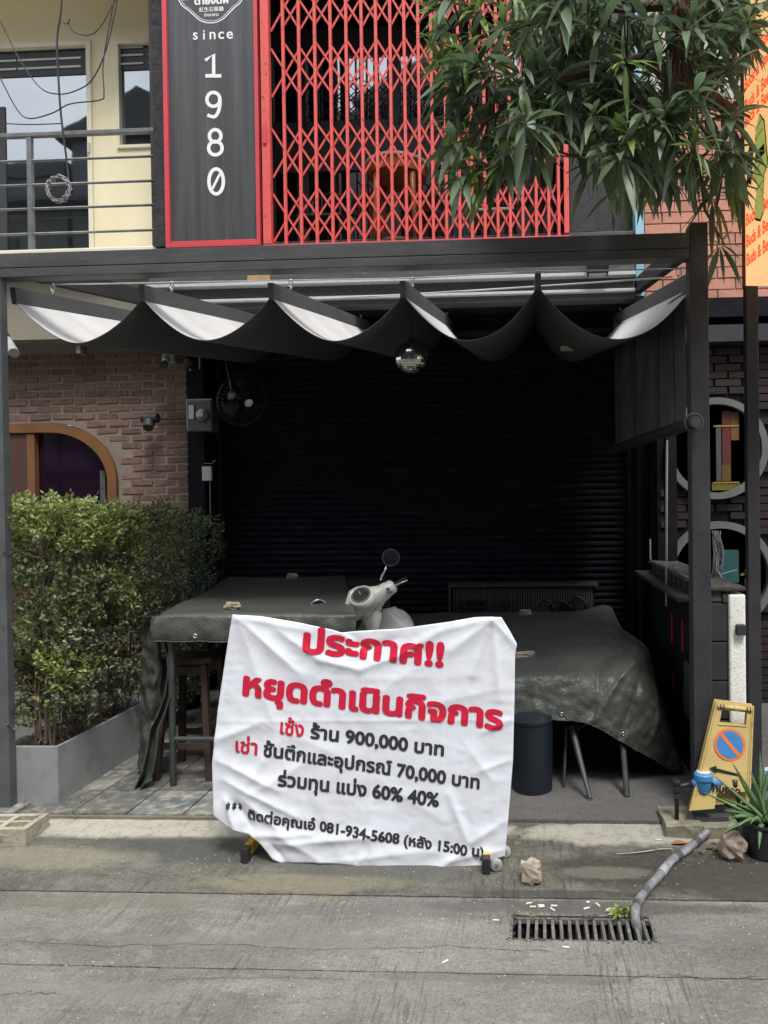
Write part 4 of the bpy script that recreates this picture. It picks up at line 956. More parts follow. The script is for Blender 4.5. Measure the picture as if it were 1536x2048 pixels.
# roller blind
rb_ = thing('roller_blind', 'black cloth roller blind hanging half way down at the right side of the pergola', 'blind', (.8, 4.8, 2.05))
n0, n1 = Vector((.825, 3.74, 0)), Vector((.715, 5.85, 0))
zr0, zr1 = 2.0, 2.06; zt0_, zt1_ = zn[5]-bh, ze[5]-bh
def bf(s, t):
    p = n0.lerp(n1, s); zb_ = zr0+(zr1-zr0)*s; zt_ = zt0_+(zt1_-zt0_)*s-.30*(1-abs(2*s-1)**2)*.25
    z = zb_+(zt_-zb_)*t
    wv = .012*sin(s*22+1.5*t)*(.4+.6*noise.noise(Vector((s*5, t*2, 3)))**2*3)
    return Vector((p.x+wv, p.y, z))
MB().grid(bf, 60, 16).obj('blind_cloth', M_blind, rb_, smooth=True, solid=.003)
for s in (.1, .28, .62, .9): MB().tube([bf(s, t/8)+Vector((-.006, 0, 0)) for t in range(9)], .0022, 5).obj('lift_cord', M_fan, rb_, smooth=True)
MB().tube([n0+Vector((-.005, -.16, zr0)), n1+Vector((-.005, .1, zr1))], .033, 14).obj('roller', M_black, rb_, smooth=True, angle=40)
cp_ = n0+Vector((.0, -.16, zr0)); dd = (n0-n1).normalized()
MB().tube([cp_, cp_+dd*.06], .028, 14).obj('end_cap', M_leg, rb_, smooth=True, angle=40)
MB().tube([cp_+dd*.02+(Vector((cos(2*pi*k/20)*.045, 0, sin(2*pi*k/20)*.045))) for k in range(20)], .005, 6, closed=True).obj('cord_loop', M_leg, rb_, smooth=True)
MB().tube([(n0.x+.02, n0.y-.08, zt0_), (n0.x+.035, n0.y-.08, 2.6), (n0.x+.03, n0.y-.1, 2.3), (n0.x+.01, n0.y-.1, 2.03)], .003, 6).obj('pull_cord', M_cablegrey, rb_, smooth=True)
# ================================================================== RIGHT SIDE
# low side wall between terrace and neighbour
lw = thing('side_wall', 'low black side wall with ledge, its street end rendered rough white beside black blocks', 'wall', (1.05, 3.85, 0))
wx = .93; wy0, wy1 = 3.70, 5.4; wh = at(1460, 1182, wy0).z
MB().box((wx, wy0+.14, 0), (wx+.27, wy1, wh-.09)).obj('core', M_blackwall, lw)
xm = X(1457, wy0, 1300)
for k in range(5):
    z1_ = at(1440, 1207+78*k, wy0).z; z0_ = at(1440, 1207+78*(k+1)-2.5, wy0).z
    MB().box((wx, wy0, max(0, z0_)), (xm-.006, wy0+.139, z1_)).obj('block', M_block, lw, bevel=.004)
# white rendered end
we = MB(); xe1 = X(1491, wy0, 1300)
we.box((xm, wy0-.014, 0), (xe1, wy0+.14, at(1470, 1188, wy0).z)); we.obj('white_render', M_whitewall, lw, bevel=.012, seg=3)
MB().box((xm-.03, wy0-.006, at(1440, 1207, wy0).z+.003), (xm-.001, wy0+.1, at(1440, 1186, wy0).z)).obj('chipped_render', M_darkmoss, lw, bevel=.006)
MB().box((wx-.0, wy0, at(1440, 1207, wy0).z+.003), (xm-.031, wy0+.139, at(1440, 1180, wy0).z)).obj('chipped_render', M_darkmoss, lw, bevel=.01)
MB().box((wx-.03, wy0-.02, wh-.0), (xe1, wy1, wh+.025)).obj('coping', M_darkmoss, lw, bevel=.008)
MB().box((wx-.12, wy0+.2, wh-.085), (wx-.001, wy1+.1, wh-.06)).obj('ledge', M_block, lw, bevel=.004)
for k in range(9): MB().box((wx-.012, 4.05+k*.15, wh-.055), (wx-.001, 4.15+k*.15, wh-.006)).obj('fretwork', M_leg, lw)
for (u, v0, v1) in ((1339, 1227, 1287), (1359.5, 1240, 1304), (1381.5, 1256, 1326), (1361.5, 1370, 1410), (1340, 1346, 1376)):
    Y = wx*1400/(u-1060); p0 = at(u, v1, Y); p1 = at(u, v0, Y); MB().box((wx-.006, p0.y-.012, p0.z), (wx-.0005, p0.y+.012, p1.z)).obj('red_strip', M_redstrip, lw)
MB().box((wx-.03, 3.95, 0.35), (wx-.001, 4.2, .66)).obj('wall_box', M_leg, lw, bevel=.004)
MB().box((X(1470,wy0-.03), wy0-.045, at(1480,1268,wy0).z), (X(1489,wy0-.03), wy0-.013, at(1480,1247,wy0).z)).obj('bracket', M_block, lw, bevel=.005)
MB().tube([(wx-.06, 4.55, at(1348, 1215, 4.5).z), (wx-.062, 4.5, at(1347, 1000, 4.5).z), (wx-.066, 4.45, at(1346, 880, 4.45).z)], .007, 8).obj('hanging_tube', M_plasticw, lw, smooth=True)
pp = thing('pvc_pipe_run', 'thin off-white pipe running along the side wall coping', 'pipe', (wx, 4.6, wh)); MB().tube([(wx-.05, 5.2, wh+.20), (wx-.05, 5.2, wh+.05), (wx-.05, 5.1, wh+.035), (wx-.04, 4.0, wh+.04)], .008, 8).obj('pipe', M_chan, pp, smooth=True)
# frame uprights above the low wall
MB().box((1.02, 5.3, wh+.03), (1.1, 5.38, 2.9)).obj('upright', M_blackwall, lw)
# second street post carrying the sign
q0, q1 = X(1497, 3.74, 1200), X(1522, 3.74, 1200)
st = thing('sign_post', 'black steel post under the orange lightbox sign, outermost on the right', 'post', ((q0+q1)/2, 3.74, 0))
MB().box((q0, 3.74, 0), (q1, 3.79, at(1500, 572, 3.74).z+.3)).obj('post', M_block, st, bevel=.004)
MB().box((q0-.02, 3.7, 0), (q1+.02, 3.86, .02)).obj('base_plate', M_block, st)
# neighbour on the right
rh = thing('brick_shop', 'neighbouring shop of dark brown brick with white ringed round windows and salmon brick above', 'building', (2.2, 5.6, 0))
YR = 5.6
rx0 = 1.02
zs_ = at(1400, 603, YR).z
cA, cB = at(1433, 897, YR), at(1441, 1150, YR); rA = 100*YR/FPX; rB = 106*YR/FPX
MB().box((rx0, YR+.06, 0), (5.5, YR+.3, zs_-.15)).obj('wall', M_blackwall, rh)
bk3 = MB().box((-.1, -.012, -.026), (.1, .01, .026)).mesh('brick', M_brick3)
rest = MB(); row = 0; z = at(1470, 700, YR).z
while z > 0:
    x = rx0+.12+(.11 if row % 2 else 0)
    while x < 3.0:
        inn = any((x-c.x)**2+(z-c.z)**2 < (r+.06)**2 for c, r in ((cA, rA), (cB, rB)))
        if not inn:
            if z > .95 and x < 2.15: inst('brick', bk3, rh, (x, YR+.052, z+random.uniform(-.003, .003)))
            else: rest.box((x-.1, YR+.04, z-.026), (x+.1, YR+.062, z+.026))
        x += .22
    row += 1; z -= .062
rest.obj('brickwork', M_brick3, rh, kind='stuff')
for c, r, k in ((cA, rA, 0), (cB, rB, 1)):
    ring = MB(); n = 56; vs = []
    for j in range(n):
        a = 2*pi*j/n; 
        for rr, yy in ((r, .05), (r, -.02), (r*.87, -.02), (r*.87, .05)): vs.append((c.x+cos(a)*rr, YR+yy, c.z+sin(a)*rr))
    ring.add(vs, [(j*4+q, j*4+q+1, ((j+1) % n)*4+q+1, ((j+1) % n)*4+q) for j in range(n) for q in range(3)]); wnd = ring.obj('round_window_ring', M_ringgrey, rh)
    MB().lathe([(0, 0), (r*.87, 0)], (c.x, YR+.045, c.z), 48, (0, 1, 0)).obj('round_pane', glassy('round_pane_glass', (.006, .007, .008), .03, rough=.02), rh)
def rbox(u0, v0, u1, v1, m, name, y=YR+.03):
    a, c_ = at(u0, v0, y), at(u1, v1, y); return MB().box((a.x, y, c_.z), (c_.x, y+.01, a.z)).obj(name, m, rh)
rbox(1444, 822, 1462, 930, mat('rust_red_reflection', (.10,.015,.012), .6), 'reflection_panel'); rbox(1462, 824, 1478, 880, mat('ochre_reflection', (.16,.07,.012), .6), 'reflection_panel')  # coloured boxes painting the reflections that show in the round panes
rbox(1424, 965, 1480, 980, mat('mustard_reflection', (.16,.12,.012), .6), 'reflection_band'); rbox(1444, 930, 1462, 962, mat('amber_reflection', (.12,.06,.01), .6), 'reflection_band'); rbox(1432, 850, 1443, 962, mat('blue_grey_reflection', (.06,.075,.08), .6), 'reflection_panel')
rbox(1427, 851, 1478, 853, mat('gold_reflection', (.35,.22,.04), .5), 'reflection_edge', YR+.025); rbox(1427, 964, 1478, 966, mat('gold_reflection2', (.35,.24,.05), .5), 'reflection_edge', YR+.025)
rbox(1442, 1100, 1478, 1165, M_teal, 'teal_panel')
# salmon brick upper part
MB().box((X(1288, YR, 500), YR+.012, zs_), (5.5, YR+.3, zs_+4)).obj('wall', M_mortar2, rh)
MB().box((xr+.002, YR-.03, zs_+.05), (X(1287, YR, 500), YR+.3, zs_+4)).obj('corner_strip', M_lightbluepaint, rh)
MB().box((rx0, YR-.1, zs_-.15), (5.5, YR+.25, zs_-.001)).obj('string_course', M_blackwall, rh)
MB().box((rx0, YR-.09, at(1440, 688, YR).z), (5.5, YR+.06, at(1440, 655, YR).z)).obj('blind_box', M_block, rh)
bk2 = MB().box((-.135, -.004, -.038), (.135, .02, .038)).mesh('brick', M_brick2); row = 0; z = zs_+.045
bxr0 = X(1289, YR, 500)
while z < zs_+1.6:
    x = bxr0+.14+(.14 if row % 2 else 0)
    if row % 2: inst('brick', bk2, rh, (bxr0+.068, YR, z), scale=(.48, 1, 1))
    while x < 3.4: inst('brick', bk2, rh, (x, YR+random.uniform(-.003, .003), z)); x += .283
    row += 1; z += .088
MB().box((X(1330, YR), YR+.02, zs_+1.62), (3.2, YR+.05, zs_+3.4)).obj('upper_window', M_window, rh)
# cables bundle behind the post
cbn = thing('cable_bundle', 'tangled bundle of grey cables hung on the wall end behind the right pergola post', 'cable', at(1432, 1100, 4.2))
bm_ = MB()
for k in range(9):
    pts = []; u0 = 1430+random.uniform(-6, 9)
    for j in range(9): pts.append(at(u0+random.uniform(-3, 3)+8*sin(j/8*pi), 1062+j*random.uniform(10, 13), 4.2+random.uniform(-.02, .02)))
    pts.append(at(1428+random.uniform(-3, 3), 1072, 4.2)); bm_.tube(pts, .0035, 5)
bm_.tube([at(1432, 1110, 4.2), at(1434, 1140, 4.15), at(1445, 1158, 4.1), at(1460, 1168, 4.0)], .004, 5); bm_.obj('cable_loops', M_cablegrey, cbn, smooth=True, label='loops of tangled thin cable')
fold = thing('folded_board', 'folded pale plastic sheeting lying on the side wall behind the post', 'sheet', at(1450, 1155, 4.6))
for k in range(3): MB().grid(lambda s, t: at(1428+46*s, 1150-k*5+14*(1-s)**1.3*(1 if True else 0)-0*s, 4.5+.2*t)+Vector((0, 0, 0)), 10, 2).obj('layer', M_plasticw if k == 2 else M_leg, fold, smooth=True, solid=.004)
# sprout on the wall top
def leafshape(mb, base, d, nrm, L_, W, fold=.25, droop=0., seg=4, petiole=0):
    d = d.normalized(); sd_ = d.cross(nrm); sd_ = sd_.normalized() if sd_.length > 1e-4 else Vector((1, 0, 0)); n_ = sd_.cross(d).normalized()
    vs = []; ws = {2: (0, 1, 0), 3: (0, .95, .8, 0), 4: (.06, .8, 1, .62, 0), 5: (.06, .65, 1, .9, .5, 0)}[seg]
    for i in range(seg+1):
        t = i/seg; c_ = base+d*(L_*t)-Vector((0, 0, 1))*(droop*L_*t*t); w_ = W/2*ws[i]
        vs += [c_-sd_*w_+n_*(fold*w_), c_, c_+sd_*w_+n_*(fold*w_)]
    fs = []
    for i in range(seg):
        a = i*3
        fs += [(a, a+1, a+4, a+3), (a+1, a+2, a+5, a+4)]
    mb.add(vs, fs)
def rv(): 
    while True:
        v = Vector([random.uniform(-1, 1) for _ in range(3)])
        if .1 < v.length < 1: return v.normalized()
spr = thing('wall_sprout', 'small bright green seedling growing on the side wall top against the sign post', 'plant', at(1494, 1180, 3.84))
c = at(1496, 1182, 3.82); tips = [at(1503+random.uniform(-14, 12), 1150+random.uniform(-8, 24), 3.8+random.uniform(-.03, .03)) for _ in range(9)]
stm = MB(); lf = MB()
for t_ in tips:
    stm.tube([c, c.lerp(t_, .6)+Vector((0, 0, .01)), t_], .0018, 4)
    for _ in range(3): leafshape(lf, t_+rv()*.008, rv()+Vector((0, 0, .4)), rv(), .03, .02, seg=4)
stm.obj('stem', M_stem, spr); lf.obj('leaves', M_hedgelitnew, spr, kind='stuff', smooth=True)
# ------------------------------------------------------------------ lightbox sign
def boxsign():
    m = bpy.data.materials.new('orange_lightbox'); m.use_nodes = True; t = m.node_tree; n = t.nodes; b = n['Principled BSDF']
    z = n.new('ShaderNodeTexNoise'); z.inputs['Scale'].default_value = 3; g = n.new('ShaderNodeNewGeometry'); t.links.new(g.outputs['Position'], z.inputs['Vector'])
    x = n.new('ShaderNodeMix'); x.data_type = 'RGBA'; x.inputs[6].default_value = (.88, .56, .26, 1); x.inputs[7].default_value = (.84, .48, .20, 1); t.links.new(z.outputs['Fac'], x.inputs[0]); t.links.new(x.outputs[2], b.inputs['Base Color'])
    b.inputs['Roughness'].default_value = .45; t.links.new(x.outputs[2], b.inputs['Emission Color']); b.inputs['Emission Strength'].default_value = .5; return m
M_orangebox = boxsign()
A = at(1491, 572, 3.5)                               # far lower corner of the visible face
dirf = Vector((.10, -.44, 0)); zt_ = A.z+1.36
# direction chosen so the face recedes towards the facade
d2 = at(1534, 541, 3.28)-A; d2.z = 0; d2 = d2.normalized()*.32
bx_ = thing('lightbox_sign', 'orange lightbox sign with rows of red lettering and a green bud figure, by the tree', 'sign', A)
nf = Vector((0, 0, 1)).cross(d2).normalized(); 
if nf.x > 0: nf = -nf
back = -nf*.55
MB().hexa([A, A+d2, A+d2+back, A+back], [p+Vector((0, 0, 1.36)) for p in (A, A+d2, A+d2+back, A+back)]).obj('box', M_orangebox, bx_, bevel=.004)
MB().bar(A-d2.normalized()*.008+Vector((0, 0, -.005)), A-d2.normalized()*.008+Vector((0, 0, 1.37)), .02, .016, (0, 1, 0)).obj('edge_trim', mat('maroon_trim', (.06, .012, .012), .5), bx_)
dn = d2.normalized()
M_sred = mat('sign_red_print', (.72, .10, .03), .5)
def backlit(m, c, e=.5):
    b = m.node_tree.nodes['Principled BSDF']; b.inputs['Emission Color'].default_value = rgb(c); b.inputs['Emission Strength'].default_value = e
backlit(M_sred, (.75, .10, .03))
for v in (152, 190, 232, 262, 458, 500, 537):
    o_ = at(1491, v, 3.5); z = A.z+(at(1491, v, 3.5).z-at(1491, 572, 3.5).z)
    flat_text('Buds & Beer', bx_, M_sred, A+dn*.158+Vector((0, 0, z-A.z-.0)), dn, (0, 0, 1), nf, width=.27, bold=.03, vstretch=1.55, dz=.004)
em = Vector((0, 0, 1)); ce = A+dn*.17+em*(at(1491, 350, 3.5).z-A.z)
M_bud = mat('bud_green_print', (.24,.28,.06), .6, (.42,.42,.12), scale=40); M_budd = mat('bud_outline_print', (.035, .03, .012), .6)
backlit(M_bud, (.30, .34, .08)); 
def blob(pts, m, dz, name='emblem'):
    MB().add([ce+dn*x*1.25+em*y*.95+nf*dz for x, y in pts], [tuple(range(len(pts)))]).obj(name, m, bx_)
leaf1 = [(.0, .21), (.035, .15), (.045, .06), (.05, .0), (.06, -.06), (.03, -.10), (.02, -.2), (.03, -.26), (-.0, -.3), (-.04, -.27), (-.04, -.2), (-.02, -.12), (-.045, -.04), (-.03, .04), (-.035, .12)]
blob([(x*1.12, y*1.04) for x, y in leaf1], M_budd, .004); blob(leaf1, M_bud, .005)
side = [(-.1, .06), (-.07, .12), (-.05, .08), (-.06, .0), (-.07, -.08), (-.1, -.05)]; blob([((x+.075)*1.2-.075, y*1.15) for x, y in side], M_budd, .006); blob(side, mat('bud_orange_print', (.40, .14, .04), .6), .007)
blob([(-.03, .04), (.04, .045), (.045, -.005), (-.03, -.01)], mat('bud_brown_print', (.10, .03, .01), .6), .008)
for y in (-.15, -.05, .1, .15): blob([(-.03, y), (.03, y+.02), (.03, y+.025), (-.03, y+.006)], M_budd, .009)
# ================================================================== PLANTER AND HEDGE
px0, px1, py0, py1 = X(-10, 3.66), X(111, 3.66, 1550), 3.68, 4.56; pz1 = at(100, 1496, 3.66).z
pl = thing('planter_box', 'long pale grey fibre cement planter box full of dry soil', 'planter', ((px0+px1)/2, 4.1, 0)); tk = .018
b = MB(); b.box((px0, py0, 0), (px1, py0+tk, pz1)); b.obj('front_panel', M_planter, pl, bevel=.002)
MB().box((px1-tk, py0+tk+.0005, 0), (px1, py1, pz1)).obj('side_panel', M_planter, pl, bevel=.002); MB().box((px0, py0+tk+.0005, 0), (px0+tk, py1, pz1)).obj('side_panel', M_planter, pl, bevel=.002)
MB().box((px0+tk+.0005, py1-tk, 0), (px1-tk-.0005, py1, pz1)).obj('back_panel', M_planter, pl, bevel=.002)
so_ = MB().grid(lambda s, t: Vector((px0+tk+(px1-px0-2*tk)*s, py0+tk+(py1-py0-2*tk)*t, pz1-.03+.02*noise.noise(Vector((s*4, t*14, 0))))), 10, 40)
so_.obj('soil', M_soil, pl, smooth=True)
hm = MB()
for i in range(16):
    c_ = Vector((random.uniform(px0+.06, px1-.05), random.uniform(py0+.08, py1-.08), pz1-.02)); pts = [c_+Vector((cos(a/9*2*pi)*.06*random.uniform(.8, 1.3), sin(a/9*2*pi)*.06, .01+.025*abs(sin(a*.7+i)))) for a in range(7)]; hm.tube(pts, .0045, 5)
hm.obj('dry_stems', M_stem, pl, label='dry trimmed stems and old drip hose on the soil')
def shrub(name, label, x, y, zbase, h, rx, ry, nleaf, mlist, lsize, group='hedge shrubs in the grey planter', nst=7, ztop_bias=.5):
    r = thing(name, label, 'shrub', (x, y, zbase), group); st_ = MB(); lv = MB()
    tops = []
    for i in range(nst):
        a = random.uniform(0, 2*pi); b0 = Vector((x+cos(a)*rx*.3, y+sin(a)*ry*.3, zbase-.01)); tp = Vector((x+cos(a)*rx*random.uniform(.2, .8), y+sin(a)*ry*.8, zbase+h*random.uniform(.75, .95)))
        mid = b0.lerp(tp, .5)+Vector((random.uniform(-.03, .03), random.uniform(-.03, .03), 0)); st_.tube([b0, mid, tp], [.006, .004, .002], 5)
        for k in range(8):
            s = random.uniform(.2, 1); p = b0.lerp(tp, s); q_ = p+Vector((random.uniform(-1, 1)*rx*.8, random.uniform(-1, 1)*ry*.8, random.uniform(.02, .12))); st_.tube([p, p.lerp(q_, .5)+Vector((0, 0, -.01)), q_], [.0025, .0018, .0012], 4, caps=False); tops.append(q_)
    st_.obj('stems', M_stem, r)
    per = {m: MB() for m in mlist}
    cnt = 0; ncl = nleaf//3
    for _ in range(ncl*3):
        if cnt >= nleaf: break
        u = Vector((random.uniform(-1, 1), random.uniform(-1, 1), random.random()**.8))
        if abs(u.x) < .55 and abs(u.y) < .55 and u.z < .88 and random.random() < .7: continue
        p = Vector((x+u.x*rx, y+u.y*ry, zbase+h*(.05+.95*u.z)))
        dens = noise.noise(p*5)+.35*noise.noise(p*13)
        if dens < (-.16 if u.z > .6 else -.17)-(0.15 if u.z > .85 else 0): continue
        p.z += .05*noise.noise(Vector((p.x*9, p.y*9, 0)))*u.z
        litnew = u.z > .78 or noise.noise(p*4+Vector((9, 0, 0))) > .22  # sunlight painted in: crown leaves, plus random clumps, take the brighter green
        low = u.z < .45
        m = mlist[1] if (litnew and random.random() < .75) else (mlist[2] if (random.random() < (.5 if low else .2)) else mlist[0])
        dtw = (Vector((u.x, u.y*1., .9))+rv()*.6).normalized(); k = random.randint(6, 12)
        for j in range(k):
            q_ = p+dtw*(j*.008)+rv()*.012; leafshape(per[m], q_, rv()+dtw*.8+Vector((0, -.2, .1)), rv()+Vector((0, -.3, .8)), lsize*random.uniform(.7, 1.25), lsize*random.uniform(.45, .65), fold=.3, seg=3); cnt += 1
    for m, mb in per.items():
        if mb.v: mb.obj('foliage', m, r, kind='stuff', smooth=True)
    return r
hm_ = [M_hedge, M_hedgelitnew, M_hedgedry]
ytop = [1.66, 1.66, 1.60, 1.60, 1.58, 1.56]
hl = ['front hedge shrub, tallest and brightest, beside the left pergola post', 'second hedge shrub from the left pergola post, dusty leaves', 'third hedge shrub from the post, in mid planter', 'fourth hedge shrub from the post, thin at its foot', 'fifth hedge shrub from the post, before the planter far end', 'hedge shrub at the far end of the grey planter']
for i in range(6):
    y = py0+.10+i*.145
    shrub('hedge_shrub', hl[i], (px0+px1)/2+.01, y, pz1-.02, ytop[i]-pz1+.0, .165 if i else .175, .10, 5600 if i < 2 else 4600, hm_, .028)
# low bushy shoots near the front corner
shrub('hedge_shrub', 'low leafy shoots at the street end of the planter, below the hedge', (px0+px1)/2+.02, py0+.09, pz1+.10, .40, .15, .07, 1300, hm_, .03, nst=3)
for i, (x, y, h, lab) in enumerate(((-2.72, 4.78, 1.56, 'thin hedge bush just behind the planter against the brick wall'), (-2.72, 5.10, 1.50, 'dense dark small-leaved bush by the black pilaster'), (-2.80, 5.50, 1.45, 'darkest small-leaved bush, farthest back beside the shutter pilaster'))):
    shrub('dark_shrub', lab, x, y, 0.05, h, .25, .18, 6500, [M_hedge if i == 0 else M_smallleaf, M_hedge, M_smallleaf], .024, group='small-leaved bushes behind the planter')
    MB().lathe([(.11, 0), (.14, .18), (.135, .18), (.11, .02)], (x, y, 0), 20).obj('pot', M_rubber, None, smooth=True); po = COL.objects[-1]; tag(po, 'black plastic nursery pot holding '+['the thin hedge bush', 'the dense dark bush', 'the darkest bush at the back'][i], 'plant pot', 'nursery pots behind the planter')
# ================================================================== BRICK BLOCK, STONES
def hollow(u, v, label):
    p = G(u, v); t_ = thing('hollow_block', label, 'concrete block', p); X0, X1 = p.x-.42, p.x; Y0, Y1 = p.y, p.y+.18; zz = gz(p.y)
    b = MB(); hh = .082
    xs = [X0]; 
    lo = []
    # solid body with three square hollows on top
    b.box((X0, Y0, zz), (X1, Y1, zz+.03))
    wv = [0, .028, .052]
    cells = [(X0+.03+i*.13, X0+.13+i*.13) for i in range(3)]
    b.box((X0, Y0, zz+.03), (X1, Y0+.03, zz+hh)); b.box((X0, Y0+.082, zz+.03), (X1, Y0+.1, zz+hh)); b.box((X0, Y1-.03, zz+.03), (X1, Y1, zz+hh))
    e = [X0]+[c for ab in cells for c in ab]+[X1]
    for k in range(0, len(e), 2):
        b.box((e[k], Y0+.03, zz+.03), (e[k+1], Y0+.082, zz+hh)); b.box((e[k], Y0+.1, zz+.03), (e[k+1], Y1-.03, zz+hh))
    b.obj('body', M_conc, t_); return t_
hb = hollow(52, 1692, 'pale hollow ventilation block lying flat by the left post foot'); hb.rotation_euler.z = radians(3)
def stone(c, r, label, m=M_stone, seed=1, rot=0, nm='stone', cat='stone', grp=None, boxy=.5):
    mb = MB(); N, Mm = 13, 9; vs = []; fs = []
    for i in range(Mm+1):
        th = pi*i/Mm
        for j in range(N):
            ph_ = 2*pi*j/N; d = Vector((sin(th)*cos(ph_), sin(th)*sin(ph_), cos(th)))
            q_ = max(abs(d.x), abs(d.y), abs(d.z)); p = d*(1-boxy)+d/q_*boxy*.8
            p *= 1+.30*noise.noise(d*1.6+Vector((seed, 0, 0)))+.22*noise.noise(d*3.6+Vector((seed, 0, 0)))+.10*noise.noise(d*9+Vector((seed, 0, 0)))
            p = Matrix.Rotation(rot, 3, 'Z') @ Vector((p.x*r[0], p.y*r[1], p.z*r[2])); vs.append(Vector(c)+p+Vector((0, 0, r[2]*.85)))
    for i in range(Mm):
        for j in range(N): fs.append((i*N+j, (i+1)*N+j, (i+1)*N+(j+1)%N, i*N+(j+1)%N))
    mb.add(vs, fs); o = mb.obj(nm, m, None, smooth=False); tag(o, label, cat, grp); return o
stone(G(1062, 1764), (.052, .04, .055), 'pinkish broken concrete lump lying alone on the apron', M_pinkstone, 3)
stone(G(1464, 1716, 0), (.062, .05, .068), 'fissured brown rock beside the aloe pot', M_coral, 8, boxy=.15)
# ================================================================== LITTER
bl = [(1058, 1808, 20), (1082, 1812, -3), (1066, 1815, -2), (1083, 1815, 8), (1108, 1813, 0), (1105, 1820, -50), (1176, 1806, 0), (1196, 1811, -60), (1173, 1818, 25), (1217, 1820, 30), (992, 1842, -2), (890, 1925, 40), (1132, 1896, -8), (1318, 1681, -4)]
bl_me = MB().tube([(-.013, 0, .0035), (.013, 0, .0035)], .0036, 8).mesh('cigarette_butt', M_butt)
lbl = ['above the left end of the grate', 'near the grate, tilted up', 'close to the grate edge', 'by the first bars', 'midway along the grate', 'standing almost end on', 'tiny one over the middle bars', 'upright one over the right bars', 'slanting beside the right bars', 'slanting next to the weeds', 'left of the grate on wet concrete', 'far left on the road', 'on the road below the grate', 'beside the concrete kerb pad']
for (u, v, a), lab in zip(bl, lbl):
    p = G(u, v); o = inst('cigarette_butt', bl_me, None, p, (0, 0, radians(a)), (1 if lab[0] != 't' else .5, 1, 1)); tag(o, 'white cigarette butt '+lab, 'cigarette butt', 'cigarette butts around the drain')
def dryleaf(u, v, L_, m, lab, a=0, nm='fallen_leaf'):
    mb = MB(); p = G(u, v)+Vector((0, 0, .004)); leafshape(mb, p, Vector((cos(a), sin(a), .1)), Vector((0, 0, 1)), L_, L_*.35, fold=.5, droop=.1, seg=5); o = mb.obj(nm, m, None, smooth=True, solid=.0008); tag(o, lab, 'leaf', 'fallen leaves')
dryleaf(1342, 1690, .09, mat('rust_leaf', (.36, .17, .07), .8), 'curled rust brown leaf by the concrete kerb pad', .1)
dryleaf(1480, 1726, .05, M_mangodry, 'brown leaf at the foot of the fissured rock', .9)
dryleaf(835, 1906, .02, mat('yellow_leaf', (.45, .38, .15), .8), 'small yellow leaf on the road slab', .3); dryleaf(1000, 1960, .02, mat('orange_leaf', (.5, .25, .08), .8), 'small orange leaf on the road slab', 2.1)
dryleaf(500, 1822, .02, M_mangodry, 'small dark leaf on the road left of the drain', 1.); dryleaf(1262, 1812, .018, mat('gold_leaf', (.6, .35, .06), .8), 'tiny gold leaf by the hose above the grate', 1.)
lb_ = ['left of the hose end', 'against the hose end', 'between hose and rock', 'touching the rock', 'under the concrete pad', 'nearest the hose bend', 'farthest right under the pad']
for k in range(7): dryleaf(1370+k*13, 1690+random.uniform(-6, 16), random.uniform(.03, .07), M_mangodry, 'brown dry leaf '+lb_[k], random.uniform(0, 6))
tw = thing('twig', 'thin dry twig on the wet apron by the hose', 'twig', G(1280, 1704)); MB().tube([G(1232, 1708, .006), G(1262, 1706, .012), G(1290, 1703, .01), G(1320, 1698, .014), G(1345, 1697, .01)], [.002, .003, .003, .003, .002], 5).obj('stick', M_conc, tw)
# weeds at the grate
wd = thing('weeds', 'small green weeds sprouting from the upper edge of the drain grate', 'weeds', G(1240, 1828))
for (u, n_, s_) in ((1228, 12, .05), (1238, 20, .075), (1250, 14, .06), (1262, 8, .05), (1182, 5, .022), (1050, 6, .022), (1060, 4, .02), (1085, 4, .018), (1120, 3, .018), (1222, 6, .03)):
    mb = MB(); p = G(u, 1829)
    for _ in range(n_): leafshape(mb, p+rv()*.006, rv()*.8+Vector((0, -.1, 1.0)), rv()+Vector((0, -1, .3)), s_*random.uniform(.6, 1.2), s_*.22, droop=.5, seg=4)
    mb.obj('tuft', M_hedgelitnew, wd, smooth=True, kind='stuff')
for (u, v) in ((125, 1612), (160, 1608), (150, 1640), (50, 1620)):
    p = G(u, v); o = thing('wall_weed', {125: 'tiny weed at the planter corner', 160: 'wiry weed in the tile joint by the planter', 150: 'weed stub at the tile edge', 50: 'tiny weed behind the hollow block'}[u], 'weed', p, 'tiny weeds by the planter'); mb = MB()
    for _ in range(5): t_ = p+Vector((random.uniform(-.02, .02), random.uniform(-.01, .01), random.uniform(.02, .07))); mb.tube([p, t_], .0009, 4); leafshape(mb, t_, rv(), rv(), .012, .006, seg=3)
    mb.obj('sprigs', M_hedgedry, o)
